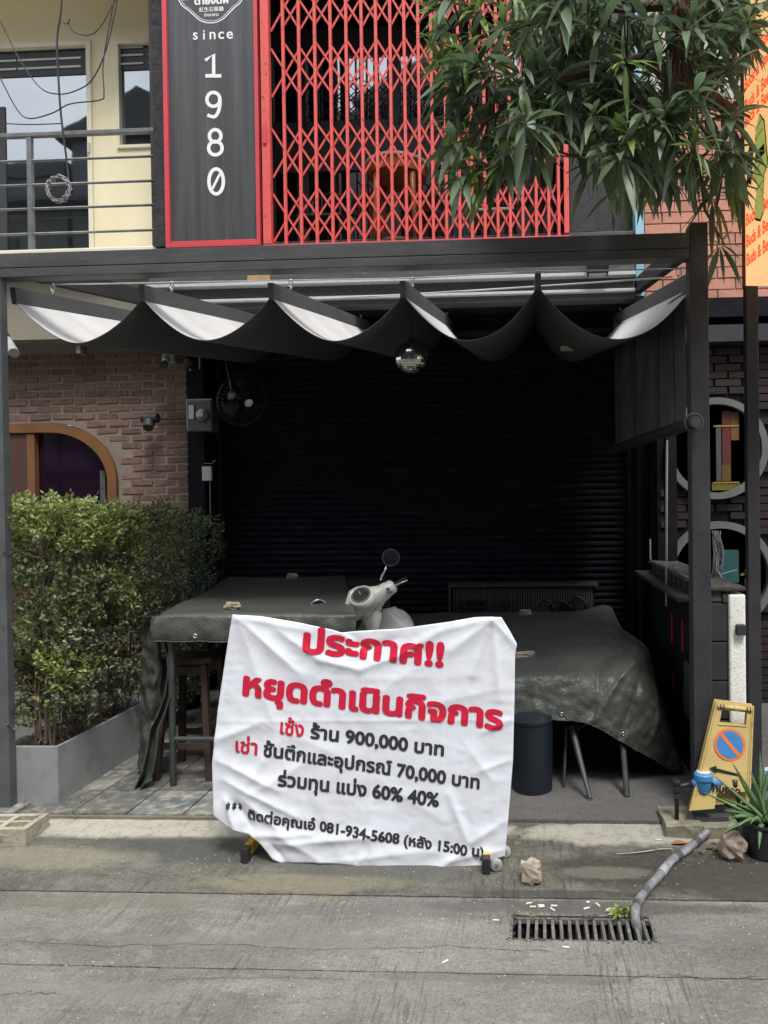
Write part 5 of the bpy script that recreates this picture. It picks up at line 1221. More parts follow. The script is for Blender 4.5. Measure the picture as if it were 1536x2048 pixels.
# ================================================================== BANNER
YBN = 3.17
def seg_d(u, v, a, b):
    ax_, ay = a; bx__, by = b; dx, dy = bx__-ax_, by-ay; L2 = dx*dx+dy*dy; t = max(0, min(1, ((u-ax_)*dx+(v-ay)*dy)/L2)); 
    return sqrt((u-ax_-dx*t)**2+(v-ay-dy*t)**2), t
CR = [((478,1236),(600,1345),14,16),((478,1238),(545,1440),9,18),((476,1240),(455,1400),7,12),((478,1234),(620,1262),7,10),
 ((560,1262),(640,1318),12,14),((640,1318),(720,1338),14,13),((720,1338),(800,1310),12,13),((800,1310),(880,1262),10,14),((690,1266),(735,1300),-10,10),((735,1300),(800,1275),-7,10),((680,1264),(715,1285),9,7),
 ((985,1238),(905,1300),10,14),((985,1238),(945,1350),12,11),((985,1238),(1000,1400),9,12),((985,1238),(1033,1292),8,10),((985,1236),(880,1262),8,12),((985,1240),(700,1420),5,22),
 ((432,1480),(520,1445),10,12),((436,1520),(560,1580),12,14),((448,1560),(610,1640),12,13),((470,1500),(440,1600),-8,12),((500,1590),(620,1520),8,16),
 ((452,1600),(470,1660),16,8),((470,1605),(500,1650),-14,9),((490,1600),(560,1660),10,10),((488,1672),(620,1668),12,10),((530,1690),(760,1672),13,14),((545,1690),(570,1725),-14,10),((560,1670),(640,1720),9,14),((640,1725),(860,1700),9,16),
 ((712,1735),(730,1705),10,8),((880,1735),(930,1700),10,10),((900,1590),(938,1690),11,10),((938,1690),(960,1735),-9,9),((940,1500),(985,1560),6,12),((1018,1440),(965,1465),7,9),((1020,1520),(950,1545),7,10),((1012,1640),(935,1690),8,12),((1005,1700),(900,1720),9,10),
 ((735,1262),(742,1730),3.2,4),((440,1442),(1028,1440),2.6,4),((590,1330),(575,1700),2.0,5),((885,1300),(880,1730),2.2,5),((600,1360),(960,1350),3,14),((520,1440),(700,1520),5,20),((820,1420),(980,1380),5,20),((760,1560),(900,1650),5,22),((560,1480),(500,1560),7,14)]
def bwr(u, v):
    d = 0
    for a, b, amp, w_ in CR:
        q_, t = seg_d(u, v, a, b)
        if q_ < w_*3: d += amp*(.45*exp(-(q_/w_)**2)+.75*exp(-q_/(w_*.55)))*(.35+.65*sin(pi*min(1, max(0, .1+.8*t))))
    d += 7*noise.noise(Vector((u/115, v/140, 0)))+2.2*(1-abs(noise.noise(Vector((u/46, v/60, 3))))*2)+1.1*(1-abs(noise.noise(Vector((u/22, v/20, 7))))*2)+.4*noise.noise(Vector((u/8, v/8, 7)))
    lower = max(0, (v-1560)/180); d += lower*6*noise.noise(Vector((u/30, v/24, 9)))
    return d*.00095
def bpos(u, v, out=0):
    y = YBN+.035*(1740-v)/500; y -= bwr(u, v)+out
    p0 = at(u, v, YBN+.035*(1740-v)/500); p = at(u, v, YBN)  # plane point
    return Vector((p0.x, y, p0.z))
def poly_at(pts, s):
    L_ = [0]
    for a, b in zip(pts[:-1], pts[1:]): L_.append(L_[-1]+sqrt((a[0]-b[0])**2+(a[1]-b[1])**2))
    t = s*L_[-1]
    for i in range(len(pts)-1):
        if t <= L_[i+1]+1e-9:
            q_ = (t-L_[i])/max(1e-9, L_[i+1]-L_[i]); return (pts[i][0]+(pts[i+1][0]-pts[i][0])*q_, pts[i][1]+(pts[i+1][1]-pts[i][1])*q_)
    return pts[-1]
Tp = [(467,1228),(520,1232),(600,1245),(660,1258),(685,1265),(715,1262),(800,1257),(900,1243),(950,1234),(985,1232),(1003,1234)]
Rp = [(1003,1234),(1020,1262),(1034,1288),(1030,1310),(1029,1400),(1026,1520),(1018,1620),(1010,1712)]
Bp = [(427,1632),(452,1652),(478,1664),(500,1668),(527,1692),(545,1719),(562,1727),(640,1725),(770,1734),(900,1738),(966,1736),(984,1722),(1010,1712)]
Lp = [(467,1228),(460,1262),(447,1340),(436,1420),(425,1530),(426,1590),(427,1632)]
def coons(s, t):
    T_, B_, L_, R_ = poly_at(Tp, s), poly_at(Bp, s), poly_at(Lp, t), poly_at(Rp, t)
    r = []
    for k in range(2):
        r.append((1-t)*T_[k]+t*B_[k]+(1-s)*L_[k]+s*R_[k]-((1-s)*(1-t)*Tp[0][k]+s*(1-t)*Tp[-1][k]+(1-s)*t*Bp[0][k]+s*t*Bp[-1][k]))
    return bpos(r[0], r[1])
bn = thing('banner', 'wrinkled white vinyl banner with red and black Thai lettering draped over a barrier', 'banner', (at(730, 1740, YBN).x, YBN, gz(YBN)))
sheet = MB().grid(lambda s, t: coons(s, t), 150, 130).obj('sheet', M_banner, bn, smooth=True, solid=.0012)
MB().grid(lambda s, t: coons(s, t*.0)+Vector((0, .012+.03*t, -.02*t)) if t > 0 else coons(s, 0), 100, 3).obj('folded_hem', M_banner, bn, smooth=True)
def btext(body, A_, B_, height, m, bold=.03):
    """baseline from pixel A to pixel B of the photo; lettering printed on the sheet follows its wrinkles"""
    V, Fc, bb = text2d(body, bold, res=4)
    W = bb[1]-bb[0]; du, dv = (B_[0]-A_[0]), (B_[1]-A_[1]); L_ = sqrt(du*du+dv*dv); ex = (du/L_, dv/L_); ey = (-ex[1]*-1*-1, -1)
    sx = L_/W; sy = height/.72
    P2 = [((x-bb[0])*sx, y*sy, l*.01) for x, y, l in V]
    V2, F2 = cut(P2, Fc, 7.0, (0, L_, -.4*sy, 1.3*sy))
    vs = []
    for x, y, l in V2:
        u = A_[0]+ex[0]*x+.10*y*0; v = A_[1]+ex[1]*x-y
        vs.append(bpos(u+.06*y, v, .0028+l*.012))
    mb = MB(); mb.add(vs, F2); mb.obj('lettering', m, bn)
btext('ประกาศ!!', (606, 1302), (888, 1332), 47, M_bred, .050)
btext('หยุดดำเนินกิจการ', (485, 1388), (1006, 1459), 46, M_bred, .050)
btext('เซ้ง', (561, 1466), (608, 1473), 29, M_bred, .028); btext('ร้าน 900,000 บาท', (621, 1475), (888, 1511), 26, M_bblack, .038)
btext('เช่า', (471, 1503), (515, 1509), 29, M_bred, .028); btext('ชั้นตึกและอุปกรณ์ 70,000 บาท', (527, 1510), (959, 1577), 26, M_bblack, .038)
btext('ร่วมทุน แบ่ง 60% 40%', (557, 1569), (878, 1612), 27, M_bblack, .038)
btext('* * *', (453, 1627), (482, 1631), 24, M_bblack, .038); btext('ติดต่อคุณเอ๋ 081-934-5608 (หลัง 15:00 น)', (495, 1637), (968, 1714), 20, M_bblack, .036)
# barrier frame behind the banner
br = thing('barrier', 'yellow and black steel barrier on small wheels holding up the banner', 'barrier', G(730, 1735))
for u, v, lab in ((488, 1728, ''), (972, 1750, '')):
    p = G(u, v); w_ = .018; y0 = p.y
    MB().box((p.x-w_, y0, p.z), (p.x+w_, y0+.045, p.z+.07)).obj('foot_cap', M_barbl, br, bevel=.003)
    MB().bar((p.x, y0+.045, p.z+.045), (p.x, y0+.42, p.z+.045), .034, .05).obj('foot', M_baryel, br, bevel=.002)
    MB().bar((p.x, y0+.13, p.z+.07), (p.x, y0+.15, at(u, 1262, 3.25).z), .034, .034, (0, 1, 0)).obj('upright', M_baryel, br, bevel=.002)
pz0 = G(488, 1728); pz1_ = G(972, 1750)
for zz in (.35, .75, .98): MB().bar((pz0.x, pz0.y+.14, pz0.z+zz), (pz1_.x, pz1_.y+.14, pz1_.z+zz), .03, .05).obj('crossbar', M_baryel if zz != .75 else M_barbl, br)
for (u, v) in ((1010, 1703), (993, 1730)):
    c = G(u, v+12); c = Vector((c.x, c.y, c.z+.027)); wh_ = MB(); wh_.lathe([(.012, -.012), (.022, -.012), (.027, -.008), (.027, .008), (.022, .012), (.012, .012)], c, 24, (-.1, 1, 0)); o = wh_.obj('wheel', M_wheel, br, smooth=True, angle=40)
    MB().lathe([(.009, -.014), (.009, .014)], c, 10, (-.1, 1, 0)).obj('axle', M_steel, br)
    MB().bar((c.x-.03, c.y+.005, c.z+.01), (c.x, c.y+.005, c.z), .02, .014).obj('wheel_bracket', M_chan, br)
# ================================================================== BAR TABLE, STOOLS, LEFT TARP
bt = thing('bar_table', 'tall steel-legged bar table under the left tarpaulin', 'table', (-1.7, 4.6, 0))
tx0, tx1, ty0, ty1 = X(318, 3.88), -1.18, 3.9, 5.9; tz = .985
MB().box((tx0, ty0, tz-.03), (tx1, ty1, tz)).obj('table_top', M_stoolwood, bt)
for x, y in ((tx0+.03, ty0+.03), (tx1-.03, ty0+.03), (tx0+.03, 4.9), (tx1-.03, 4.9), (tx0+.03, ty1-.05), (tx1-.03, ty1-.05)):
    MB().tube([(x, y, .008), (x, y, tz-.03)], .0185, 14).obj('leg', M_leg, bt, smooth=True, angle=40)
MB().tube([(tx0+.03, ty0+.03, .275), (tx1-.03, ty0+.03, .275)], .014, 12).obj('footrest', M_leg, bt, smooth=True, angle=40)
def stool(x, y, label):
    t_ = thing('bar_stool', label, 'stool', (x, y, 0), 'wooden bar stools under the left table'); hh = .69; a = .135; d = .15
    b = MB(); b.grid(lambda s, t: Vector((x-.16+.32*s, y-.12+.24*t, hh+.012*(2*s-1)**2+.004)), 12, 4); o = b.obj('seat', M_stoolwood, t_, smooth=True, solid=.035, bevel=.004)
    for sx in (-1, 1):
        for sy in (-1, 1): MB().bar((x+sx*(a+.025), y+sy*(d), 0), (x+sx*(a-.02), y+sy*(d-.05), hh-.012), .036, .036, (0, 1, 0)).obj('leg', M_stoolwood, t_, bevel=.002)
        MB().bar((x+sx*(a+.01), y-d+.02, .3), (x+sx*(a+.01), y+d-.02, .3), .02, .035).obj('stretcher', M_stoolwood, t_)
    for sy in (-1, 1): MB().bar((x-a-.01, y+sy*(d-.015), .2), (x+a+.01, y+sy*(d-.015), .2), .02, .035).obj('stretcher', M_stoolwood, t_)
    for sy in (-1, 1): MB().bar((x-a+.0, y+sy*(d-.045), hh-.05), (x+a, y+sy*(d-.045), hh-.05), .018, .05).obj('seat_rail', M_stoolwood, t_)
    return t_
s1 = stool(X(380, 4.15), 4.16, 'dark wooden saddle stool nearest the left table leg'); clone(s1, (.40, .02, 0), 'dark wooden saddle stool half hidden behind the banner edge'); clone(s1, (.1, .75, 0), 'dark wooden saddle stool deep in shade under the left table')
def wr(p, a=.012, s=7, sd_=0): return a*noise.noise(Vector((p.x*s, p.y*s, p.z*s+sd_)))+a*.5*noise.noise(Vector((p.x*s*2.7, p.y*s*2.7, p.z*s*2.7+sd_)))
lt = thing('left_tarpaulin', 'dark green tarpaulin over the tall bar table with its end hanging to the floor', 'tarpaulin', (-1.9, 4.8, 1.0)); lt.name = 'tarpaulin'
# top sheet with front valance
fl_x0, fl_x1, bk_x0, bk_x1 = X(306, 3.86), -.98, X(455, 5.98), X(688, 5.98)
def top(s, t):
    # t: 0 valance foot .. .12 front edge .. 1 back
    if t < .14:
        q_ = t/.14; x = fl_x0+.0+(fl_x1-fl_x0)*s; z = at(500, 1283, 3.86).z+(1.0-at(500, 1283, 3.86).z)*q_; y = 3.865-.012*sin(q_*pi)+.018*sin(s*34)*(1-q_)*.6
        if s < .12: x -= .03*(1-s/.12)*(1-q_); 
    else:
        q_ = (t-.14)/.86; x0_ = fl_x0+(bk_x0-fl_x0)*q_; x1_ = fl_x1+(bk_x1-fl_x1)*q_; x = x0_+(x1_-x0_)*s; y = 3.875+2.1*q_; z = 1.0+.008*sin(q_*9+s*4)
        if s < .03: z -= .012
    p = Vector((x, y, z)); p.z += wr(p, .006, 6)*(1 if t > .2 else .5); p.y += wr(p, .012, 9, 4)*(1 if t < .14 else 0); return p
MB().grid(top, 90, 90).obj('top_sheet', M_tarp, lt, smooth=True, solid=.002)
MB().tube([top(s/60, 0)+Vector((0, -.003, 0)) for s in range(61)], .004, 5).obj('hem', M_tarp, lt, smooth=True)
c = at(390, 1272, 3.84); MB().tube([(c.x+.010*cos(2*pi*k/16), c.y, c.z+.010*sin(2*pi*k/16)) for k in range(16)], .0035, 6, closed=True).obj('eyelet', M_chrome, lt, smooth=True)
# hanging side: left curtain falling to the floor
def side_(s, t):      # front-facing fall at the corner down to near the floor
    us = [(310, 1232, 22), (300, 1258, 34), (303, 1300, 40), (302, 1345, 42), (300, 1400, 42), (299, 1450, 40), (297, 1500, 36), (291, 1530, 32)]
    f_ = t*(len(us)-1); i = min(int(f_), len(us)-2); q_ = f_-i; u, v, w_ = [us[i][k]*(1-q_)+us[i+1][k]*q_ for k in range(3)]
    p = at(u+(s-.5)*w_, v+10*(1-s)*t, 3.97+.05*sin(s*5+t*4)+.18*(1-s)*t); p.y += wr(p, .03, 9, 5); p.x += wr(p, .01, 8, 2); return p
MB().grid(side_, 24, 70).obj('side_drop', M_tarp, lt, smooth=True, solid=.002)
def tail(s, t):       # narrow front tail, rolled, reaching the floor at a point
    us = [(330, 1282), (338, 1310), (341, 1345), (336, 1390), (322, 1430), (308, 1460), (304, 1500), (295, 1545), (268, 1590)]; wd_ = [6, 8, 10, 12, 14, 16, 20, 22, 8]
    f_ = t*(len(us)-1); i = min(int(f_), len(us)-2); q_ = f_-i; q_ = q_*q_*(3-2*q_)
    u = us[i][0]*(1-q_)+us[i+1][0]*q_; v = us[i][1]*(1-q_)+us[i+1][1]*q_; w_ = wd_[i]*(1-q_)+wd_[i+1]*q_
    y = 3.93-.06*t+.06*sin(s*pi); return at(u+(s-.5)*w_, v, y)
MB().grid(tail, 10, 50).obj('side_tail', M_tarp, lt, smooth=True, solid=.004)
MB().tube([tail(0, i/50)+Vector((0, -.004, 0)) for i in range(28, 51)], .0035, 5).obj('hem', mat('tarp_hem_edge', (.10, .115, .10), .5), lt, smooth=True)
MB().tube([tail(1, i/50)+Vector((0, -.004, 0)) for i in range(6, 51)], .003, 5).obj('hem', M_tarp, lt, smooth=True)
# ================================================================== RIGHT TABLE AND TARP
rtb = thing('low_table', 'low steel-legged table group under the right tarpaulin', 'table', (.2, 4.5, 0))
MB().box((X(760, 4.0), 4.1, .55), (X(1250, 4.1), 5.3, .575)).obj('table_top', M_stoolwood, rtb)
def gl_(a, b, r0, r1, nm='leg'): return MB().tube([a, b], [r0, r1], 12).obj(nm, M_leg, rtb, smooth=True, angle=40)
z0 = lambda u, v: G(u, v)
a = G(1180, 1601); gl_((a.x, a.y, .012), at(1143, 1452, a.y+.22), .012, .021); MB().lathe([(.016, 0), (.016, .012)], (a.x, a.y, 0), 12).obj('foot', M_steel, rtb)
a = G(1254, 1593); gl_((a.x, a.y, .0), at(1246, 1492, a.y+.12), .017, .017)
a = G(1128, 1575); gl_((a.x, a.y, .0), at(1132, 1452, a.y+.12), .008, .011)
a = G(930, 1600); gl_((a.x, a.y, .0), at(960, 1450, a.y+.1), .012, .02)
ch = thing('cafe_chair', 'dark bentwood-backed chair pushed under the right table', 'chair', G(1210, 1580)); cx = X(1195, 4.15)
MB().tube([at(1150+95*k/12, 1462-22*sin(pi*k/12)+(0 if k < 9 else (k-9)*12), 4.12) for k in range(13)], .010, 8).obj('back_bow', M_scootblack, ch, smooth=True)
MB().lathe([(.17, 0), (.19, .01), (.19, .03), (0, .03)], (cx, 4.35, .42), 24).obj('seat', M_scootblack, ch)
for dx, dy in ((-.15, -.15), (.15, -.15), (-.15, .15), (.15, .15)): MB().tube([(cx+dx, 4.35+dy, 0), (cx+dx*.8, 4.35+dy*.8, .42)], .012, 8).obj('leg', M_scootblack, ch)
rt_ = thing('tarpaulin', 'crinkled dark green tarpaulin over the right tables, one corner trailing to the floor', 'tarpaulin', (.3, 4.4, .8))
rows = [
 (5.60, [(700,1232),(900,1226),(1060,1224),(1150,1222),(1195,1212),(1222,1214),(1232,1250),(1240,1330)]),
 (5.05, [(700,1262),(900,1250),(1060,1248),(1150,1246),(1200,1240),(1232,1250),(1262,1290),(1275,1400)]),
 (4.75, [(700,1288),(900,1276),(1060,1275),(1150,1271),(1215,1268),(1262,1280),(1302,1310),(1325,1450)]),
 (4.40, [(700,1310),(900,1300),(1060,1298),(1150,1294),(1225,1292),(1285,1300),(1318,1370),(1362,1510)]),
 (4.02, [(700,1348),(900,1345),(1040,1344),(1120,1343),(1200,1345),(1270,1345),(1330,1440),(1384,1590)]),
 (3.93, [(700,1372),(900,1370),(1040,1372),(1118,1372),(1190,1378),(1262,1390),(1320,1460),(1380,1580)]),
 (3.90, [(700,1440),(900,1440),(1040,1440),(1112,1440),(1172,1446),(1232,1476),(1290,1508),(1366,1558)])]
PG = [[at(u, v, Y+(.10 if j == 6 else .28 if j == 7 else 0)) for j, (u, v) in enumerate(r)] for Y, r in rows]
def cr(p0, p1, p2, p3, t): return .5*((2*p1)+(p2-p0)*t+(2*p0-5*p1+4*p2-p3)*t*t+(3*p1-p0-3*p2+p3)*t**3)
def spl(L_, f):
    n_ = len(L_)-1; f = min(max(f, 0), 1)*n_; i = min(int(f), n_-1); t = f-i; t2 = t
    return L_[max(i-1, 0)].lerp(L_[i], .0)*0+cr(L_[max(i-1, 0)], L_[i], L_[i+1], L_[min(i+2, n_)], t2)
def rtf(s, t):
    p = spl([spl(r, s) for r in PG], t)
    k = 1.0 if t > .6 else .5
    p.y -= wr(p, .016, 7, 1)*k+wr(p, .007, 26, 3)*k; p.z += wr(p, .008, 6, 7)+wr(p, .004, 30, 2)
    for (sa, ta, sb_, tb, am) in ((.50,.55,.50,1,.02),(.56,.6,.60,1,-.022),(.70,.62,.60,.98,.03),(.74,.6,.72,1,-.018),(.42,.6,.40,1,.012),(.75,.2,.85,.9,.03),(.30,.5,.34,1,.012),(.45,.15,.62,.55,.014),(.2,.35,.5,.4,.010)):
        dx, dy = sb_-sa, tb-ta; L2 = dx*dx+dy*dy; q_ = max(0, min(1, ((s-sa)*dx+(t-ta)*dy)/L2)); dd_ = sqrt((s-sa-dx*q_)**2+((t-ta-dy*q_)*.6)**2)
        h_ = am*exp(-dd_/.016); p.y -= h_; p.z += h_*.6
    return p
MB().grid(rtf, 150, 110).obj('sheet', M_tarp, rt_, smooth=True, solid=.0015)
MB().tube([rtf(i/120, 1)+Vector((0, -.002, 0)) for i in range(121)], .003, 5).obj('hem', M_tarp, rt_, smooth=True)
for s in (.45, .735): 
    c = rtf(s, .96)+Vector((0, -.008, 0)); MB().tube([(c.x+.008*cos(2*pi*k/12), c.y, c.z+.008*sin(2*pi*k/12)) for k in range(12)], .003, 5, closed=True).obj('eyelet', M_chrome, rt_, smooth=True)
for (u, v, Y, r, sd__, lab) in ((465, 1219, 4.02, (.052, .035, .026), 2, 'tan brick fragment near the front left on the tall table tarpaulin'), (584, 1158, 5.5, (.045, .035, .026), 5, 'brick fragment at the far end of the tall table tarpaulin'),
                        (1051, 1230, 5.2, (.05, .035, .025), 9, 'brick fragment at the back of the right tarpaulin'), (1050, 1318, 4.25, (.075, .035, .027), 12, 'long tan brick fragment beside the banner edge on the right tarpaulin')):
    c = at(u, v, Y); stone(c-Vector((0, 0, 0)), r, lab, M_stone, sd__, .1, 'brick_fragment', 'brick', 'brick fragments weighing down the tarpaulins', boxy=.8)
# bin
bi = G(1065, 1592); bn_ = thing('waste_bin', 'tall round dark blue plastic bin under the right table', 'bin', bi); MB().lathe([(.10, 0), (.112, .005), (.118, .38), (.124, .385), (.124, .40), (.112, .40), (.10, .02), (0, .02)], bi+Vector((0, .11, 0)), 40).obj('body', M_binmat, bn_, smooth=True, angle=40)
MB().lathe([(.128, .40), (.12, .43), (0, .45)], bi+Vector((0, .11, 0)), 40).obj('lid', M_binmat, bn_, smooth=True, angle=40)
# slatted counter at the back
Yc = 5.85; cn = thing('slatted_counter', 'dark counter faced with thin pale vertical slats before the shutter', 'counter', (X(1040, Yc), Yc, 0))
ca, cb_ = X(895, Yc), X(1195, Yc); czt = at(1040, 1168, Yc).z
MB().box((ca, Yc-.03, czt-.022), (cb_, Yc+.16, czt)).obj('counter_top', M_leg, cn, bevel=.003)
MB().box((ca+.005, Yc+.012, 0), (cb_-.03, Yc+.15, czt-.023)).obj('carcass', M_blackwall, cn)
MB().box((ca, Yc-.02, 0), (ca+.02, Yc+.01, czt-.0225)).obj('corner_post', M_leg, cn)
slm = MB().box((-.0055, -.006, .02), (.0055, .006, czt-.03)).mesh('slat', mat('pale_counter_slat', (.11, .12, .125), .5, (.08, .085, .09)))
nsl = 56
for i in range(nsl): inst('slat', slm, cn, (ca+.045+i*(cb_-ca-.08)/nsl, Yc+.004, 0))
for (u0, v0, u1, v1) in ((928, 1199, 975, 1216), (1015, 1196, 1022, 1216)):
    p, q_ = at(u0, v0, Yc-.02), at(u1, v1, Yc-.02); b = MB()
    if u1-u0 > 20:
        b.box((p.x, Yc-.04, q_.z), (q_.x, Yc-.008, q_.z+.02)); b.box((p.x, Yc-.04, p.z-.02), (q_.x, Yc-.008, p.z)); b.box((p.x, Yc-.04, q_.z+.0201), (p.x+.02, Yc-.008, p.z-.0201)); b.box((q_.x-.02, Yc-.04, q_.z+.0201), (q_.x, Yc-.008, p.z-.0201))
    else: b.box((p.x, Yc-.04, q_.z), (q_.x, Yc-.008, p.z))
    b.obj('bracket', M_scootblack, cn)
ck = thing('stacked_chairs', 'black curved-back chairs stacked before the slatted counter', 'chair', (X(1130, 5.6), 5.6, 0))
for k, (u0, u1, h) in enumerate(((1075, 1105, 12), (1095, 1140, 10), (1135, 1172, 14))):
    MB().tube([at(u0+(u1-u0)*j/10, 1212-h*sin(pi*j/10)-(4 if k == 2 else 0), 5.66) for j in range(11)]+[at(u1, 1226, 5.66)], .014, 8).obj('backrest', M_scootblack, ck, smooth=True)
MB().lathe([(.14, 0), (.15, .02), (0, .03)], at(1153, 1215, 5.7)+Vector((0, 0, -.04)), 20, (0, -.5, 1)).obj('seat', M_scootblack, ck, smooth=True)
for u in (1090, 1150): p = at(u, 1220, 5.66); MB().tube([p, (p.x, p.y, 0)], .012, 8).obj('leg', M_scootblack, ck)
# ================================================================== SCOOTER
SY = 4.35
sc = thing('scooter', 'ivory retro scooter with round mirrors parked behind the banner, handlebars turned', 'scooter', (X(735, SY), SY, 0))
pxs = SY/FPX
def SP(u, v, dy=0): return at(u, v, SY+dy)
def lump(pts, m, name, parent=sc, sub=2):
    """skinned chain: pts (x,y,z,rx,ry)"""
    me = bpy.data.meshes.new(name); me.from_pydata([p[0] for p in pts], [(i, i+1) for i in range(len(pts)-1)], []); me.materials.append(m)
    o = bpy.data.objects.new(name, me); COL.objects.link(o); par(o, parent)
    md = o.modifiers.new('k', 'SKIN'); me.skin_vertices or None
    for i, p in enumerate(pts): me.skin_vertices[0].data[i].radius = (p[1], p[2])
    me.skin_vertices[0].data[0].use_root = True
    s = o.modifiers.new('u', 'SUBSURF'); s.levels = s.render_levels = sub; md.use_smooth_shade = True
    return o
# lofted headset: sections along the bar from left grip side to right switch pod
def loft(secs, m, name, n=20, parent=sc):
    mb = MB(); vs = []
    for (c, ax_, r1, r2, tilt) in secs:
        a = Vector(ax_).normalized(); s1_ = a.cross(Vector((0, -.45, 1))).normalized(); s2_ = s1_.cross(a).normalized()
        for j in range(n):
            t = 2*pi*j/n; ce_, se_ = cos(t), sin(t); k_ = (abs(ce_)**2.6+abs(se_)**2.6)**(-1/2.6); vs.append(Vector(c)+s1_*(ce_*k_*r1)+s2_*(se_*k_*r2))
    fs = [(i*n+j, i*n+(j+1)%n, (i+1)*n+(j+1)%n, (i+1)*n+j) for i in range(len(secs)-1) for j in range(n)]
    fs += [tuple(range(n-1, -1, -1)), tuple((len(secs)-1)*n+j for j in range(n))]
    mb.add(vs, fs); return mb.obj(name, m, parent, smooth=True, angle=60)
hd_ax = SP(785, 1175, .0)-SP(683, 1243, -.05)
S_ = [(682,1244,.026,.022),(685,1241,.040,.032),(692,1234,.052,.046),(703,1222,.062,.068),(716,1207,.076,.098),(732,1199,.080,.10),(748,1195,.066,.080),(762,1187,.052,.055),(776,1178,.045,.045),(786,1172,.042,.04),(790,1170,.026,.024)]
loft([(SP(u, v), hd_ax, a, b, 0) for u, v, a, b in S_], M_scoot, 'headset')
# lower headset cover dropping to the column
loft([(SP(728, 1200, .02), (0.15, .25, -1), .07, .06, 0), (SP(742, 1225, .03), (.1, .2, -1), .075, .06, 0), (SP(745, 1250, .04), (0, .1, -1), .05, .05, 0), (SP(746, 1275, .05), (0, 0, -1), .035, .035, 0)], M_scoot, 'lower_headset')
dc = SP(722, 1191, -.105); dn_ = Vector((-.12, -.72, .68)).normalized()
MB().lathe([(.080, -.03), (.076, .000), (.066, .008), (.062, .006)], dc, 32, dn_).obj('dial_bezel', M_scoot, sc, smooth=True, angle=50)
dface = MB().lathe([(0, 0), (.063, 0)], dc+dn_*.0065, 32, dn_).obj('dial', M_dial, sc)
a1 = dn_.cross(Z).normalized(); b1 = a1.cross(dn_)
tk_ = MB()
for k in range(24):
    d = a1*cos(2*pi*k/24)+b1*sin(2*pi*k/24); tk_.bar(dc+dn_*.008+d*.050, dc+dn_*.008+d*.059, .0028, .001, dn_)
tk_.bar(dc+dn_*.009, dc+dn_*.009+(a1*.5+b1*.7)*.035, .0025, .001, dn_); tk_.obj('dial_marks', M_plasticw, dface)
for (u, v) in ((701, 1231), (705, 1239), (776, 1178), (781, 1184)):
    p = SP(u, v, -.055); MB().ell(p, (.012, .008, .006), 12, 6).obj('switch', M_scootblack, sc, smooth=True)
MB().ell(SP(687, 1240, -.05), (.012, .012, .010), 12, 8).obj('ignition_lock', M_chrome, sc, smooth=True)
g0, g1 = SP(786, 1173, 0), SP(812, 1158, .04); MB().tube([g0, g1], .017, 14).obj('grip', M_rubber, sc, smooth=True); MB().tube([g0+Vector((0, -.03, .0)), SP(815, 1160, -.02)], .005, 8).obj('brake_lever', M_steel, sc, smooth=True)
g0, g1 = SP(684, 1243, -.0), SP(655, 1262, -.04); MB().tube([g0, g1], .017, 14).obj('grip', M_rubber, sc, smooth=True)
# mirrors
for (cu, cv, pts, nrm, r) in ((782, 1115, [(761, 1160), (763, 1154), (770, 1142), (773, 1131)], (.15, -1, .1), 17), (637, 1216, [(676, 1223), (665, 1221), (655, 1219)], (.45, -1, .1), 17)):
    stk = MB().tube([SP(u, v, -.01) for u, v in pts], .0065, 10).obj('mirror_stalk', M_chrome, sc, smooth=True)
    c = SP(cu, cv, -.01); mm = MB().lathe([(0, -.016), (r*pxs*.7, -.014), (r*pxs*.97, -.005), (r*pxs, .004), (r*pxs*.96, .006)], c, 32, tuple(nrm)).obj('mirror', M_chrome if cu < 700 else M_mirror, sc, smooth=True)
    nn_ = Vector(nrm).normalized(); e1 = nn_.cross(Z).normalized(); e2 = e1.cross(nn_); MB().tube([c+nn_*.005+(e1*cos(2*pi*k/32)+e2*sin(2*pi*k/32))*r*pxs for k in range(32)], .0028, 6, closed=True).obj('mirror_rim', M_steel if cu < 700 else M_mirror, sc, smooth=True)
    MB().lathe([(0, 0), (r*pxs*.93, 0)], c+Vector(nrm).normalized()*.0065, 32, tuple(nrm)).obj('mirror_glass', glassy('mirror_glass', (.02, .025, .03), .35 if cu < 700 else .12), mm)
MB().tube([SP(763, 1160, .02), SP(752, 1182, -.05), SP(745, 1195, -.06)], .0035, 6).obj('cable', M_scootblack, sc, smooth=True)
MB().tube([SP(775, 1183, -.03), SP(772, 1205, .0), SP(758, 1235, .02)], .004, 6).obj('cable', M_scootblack, sc, smooth=True)
MB().tube([SP(700, 1247, -.055), SP(722, 1243, -.09), SP(745, 1228, -.09), SP(758, 1206, -.06)], .0016, 5).obj('panel_seam', M_scootblack, sc, smooth=True)
# body, mostly behind the banner
f = lambda x, y, z: Vector((X(752, SY)+x, SY+y, z))
def shield(s, t):
    w_ = .20*(1-.55*(2*t-1)**4)*(1 if t < .8 else 1-(t-.8)*2.2); a = (s-.5)*2; return f(.02+.0*t+a*w_, .12+.07*a*a-.1*t*(1-t), .28+.66*t)
MB().grid(shield, 16, 18).obj('leg_shield', M_scoot, sc, smooth=True, solid=.02)
MB().ell(f(.06, .26, .76), (.13, .15, .16), 24, 14, jit=0).obj('front_panel', M_scoot, sc, smooth=True)
MB().tube([f(.03, .15, .92), f(.04, .28, .5), f(.05, .36, .26)], [.03, .03, .028], 12).obj('steering_column', M_scoot, sc, smooth=True)
fend = MB(); 
fend.grid(lambda s, t: f(.05+(s-.5)*.13, .38+.25*cos(pi*(.05+.9*t)), .24+.25*sin(pi*(.05+.9*t))-.04*(2*s-1)**2), 8, 16); fend.obj('front_fender', M_scoot, sc, smooth=True, solid=.01)
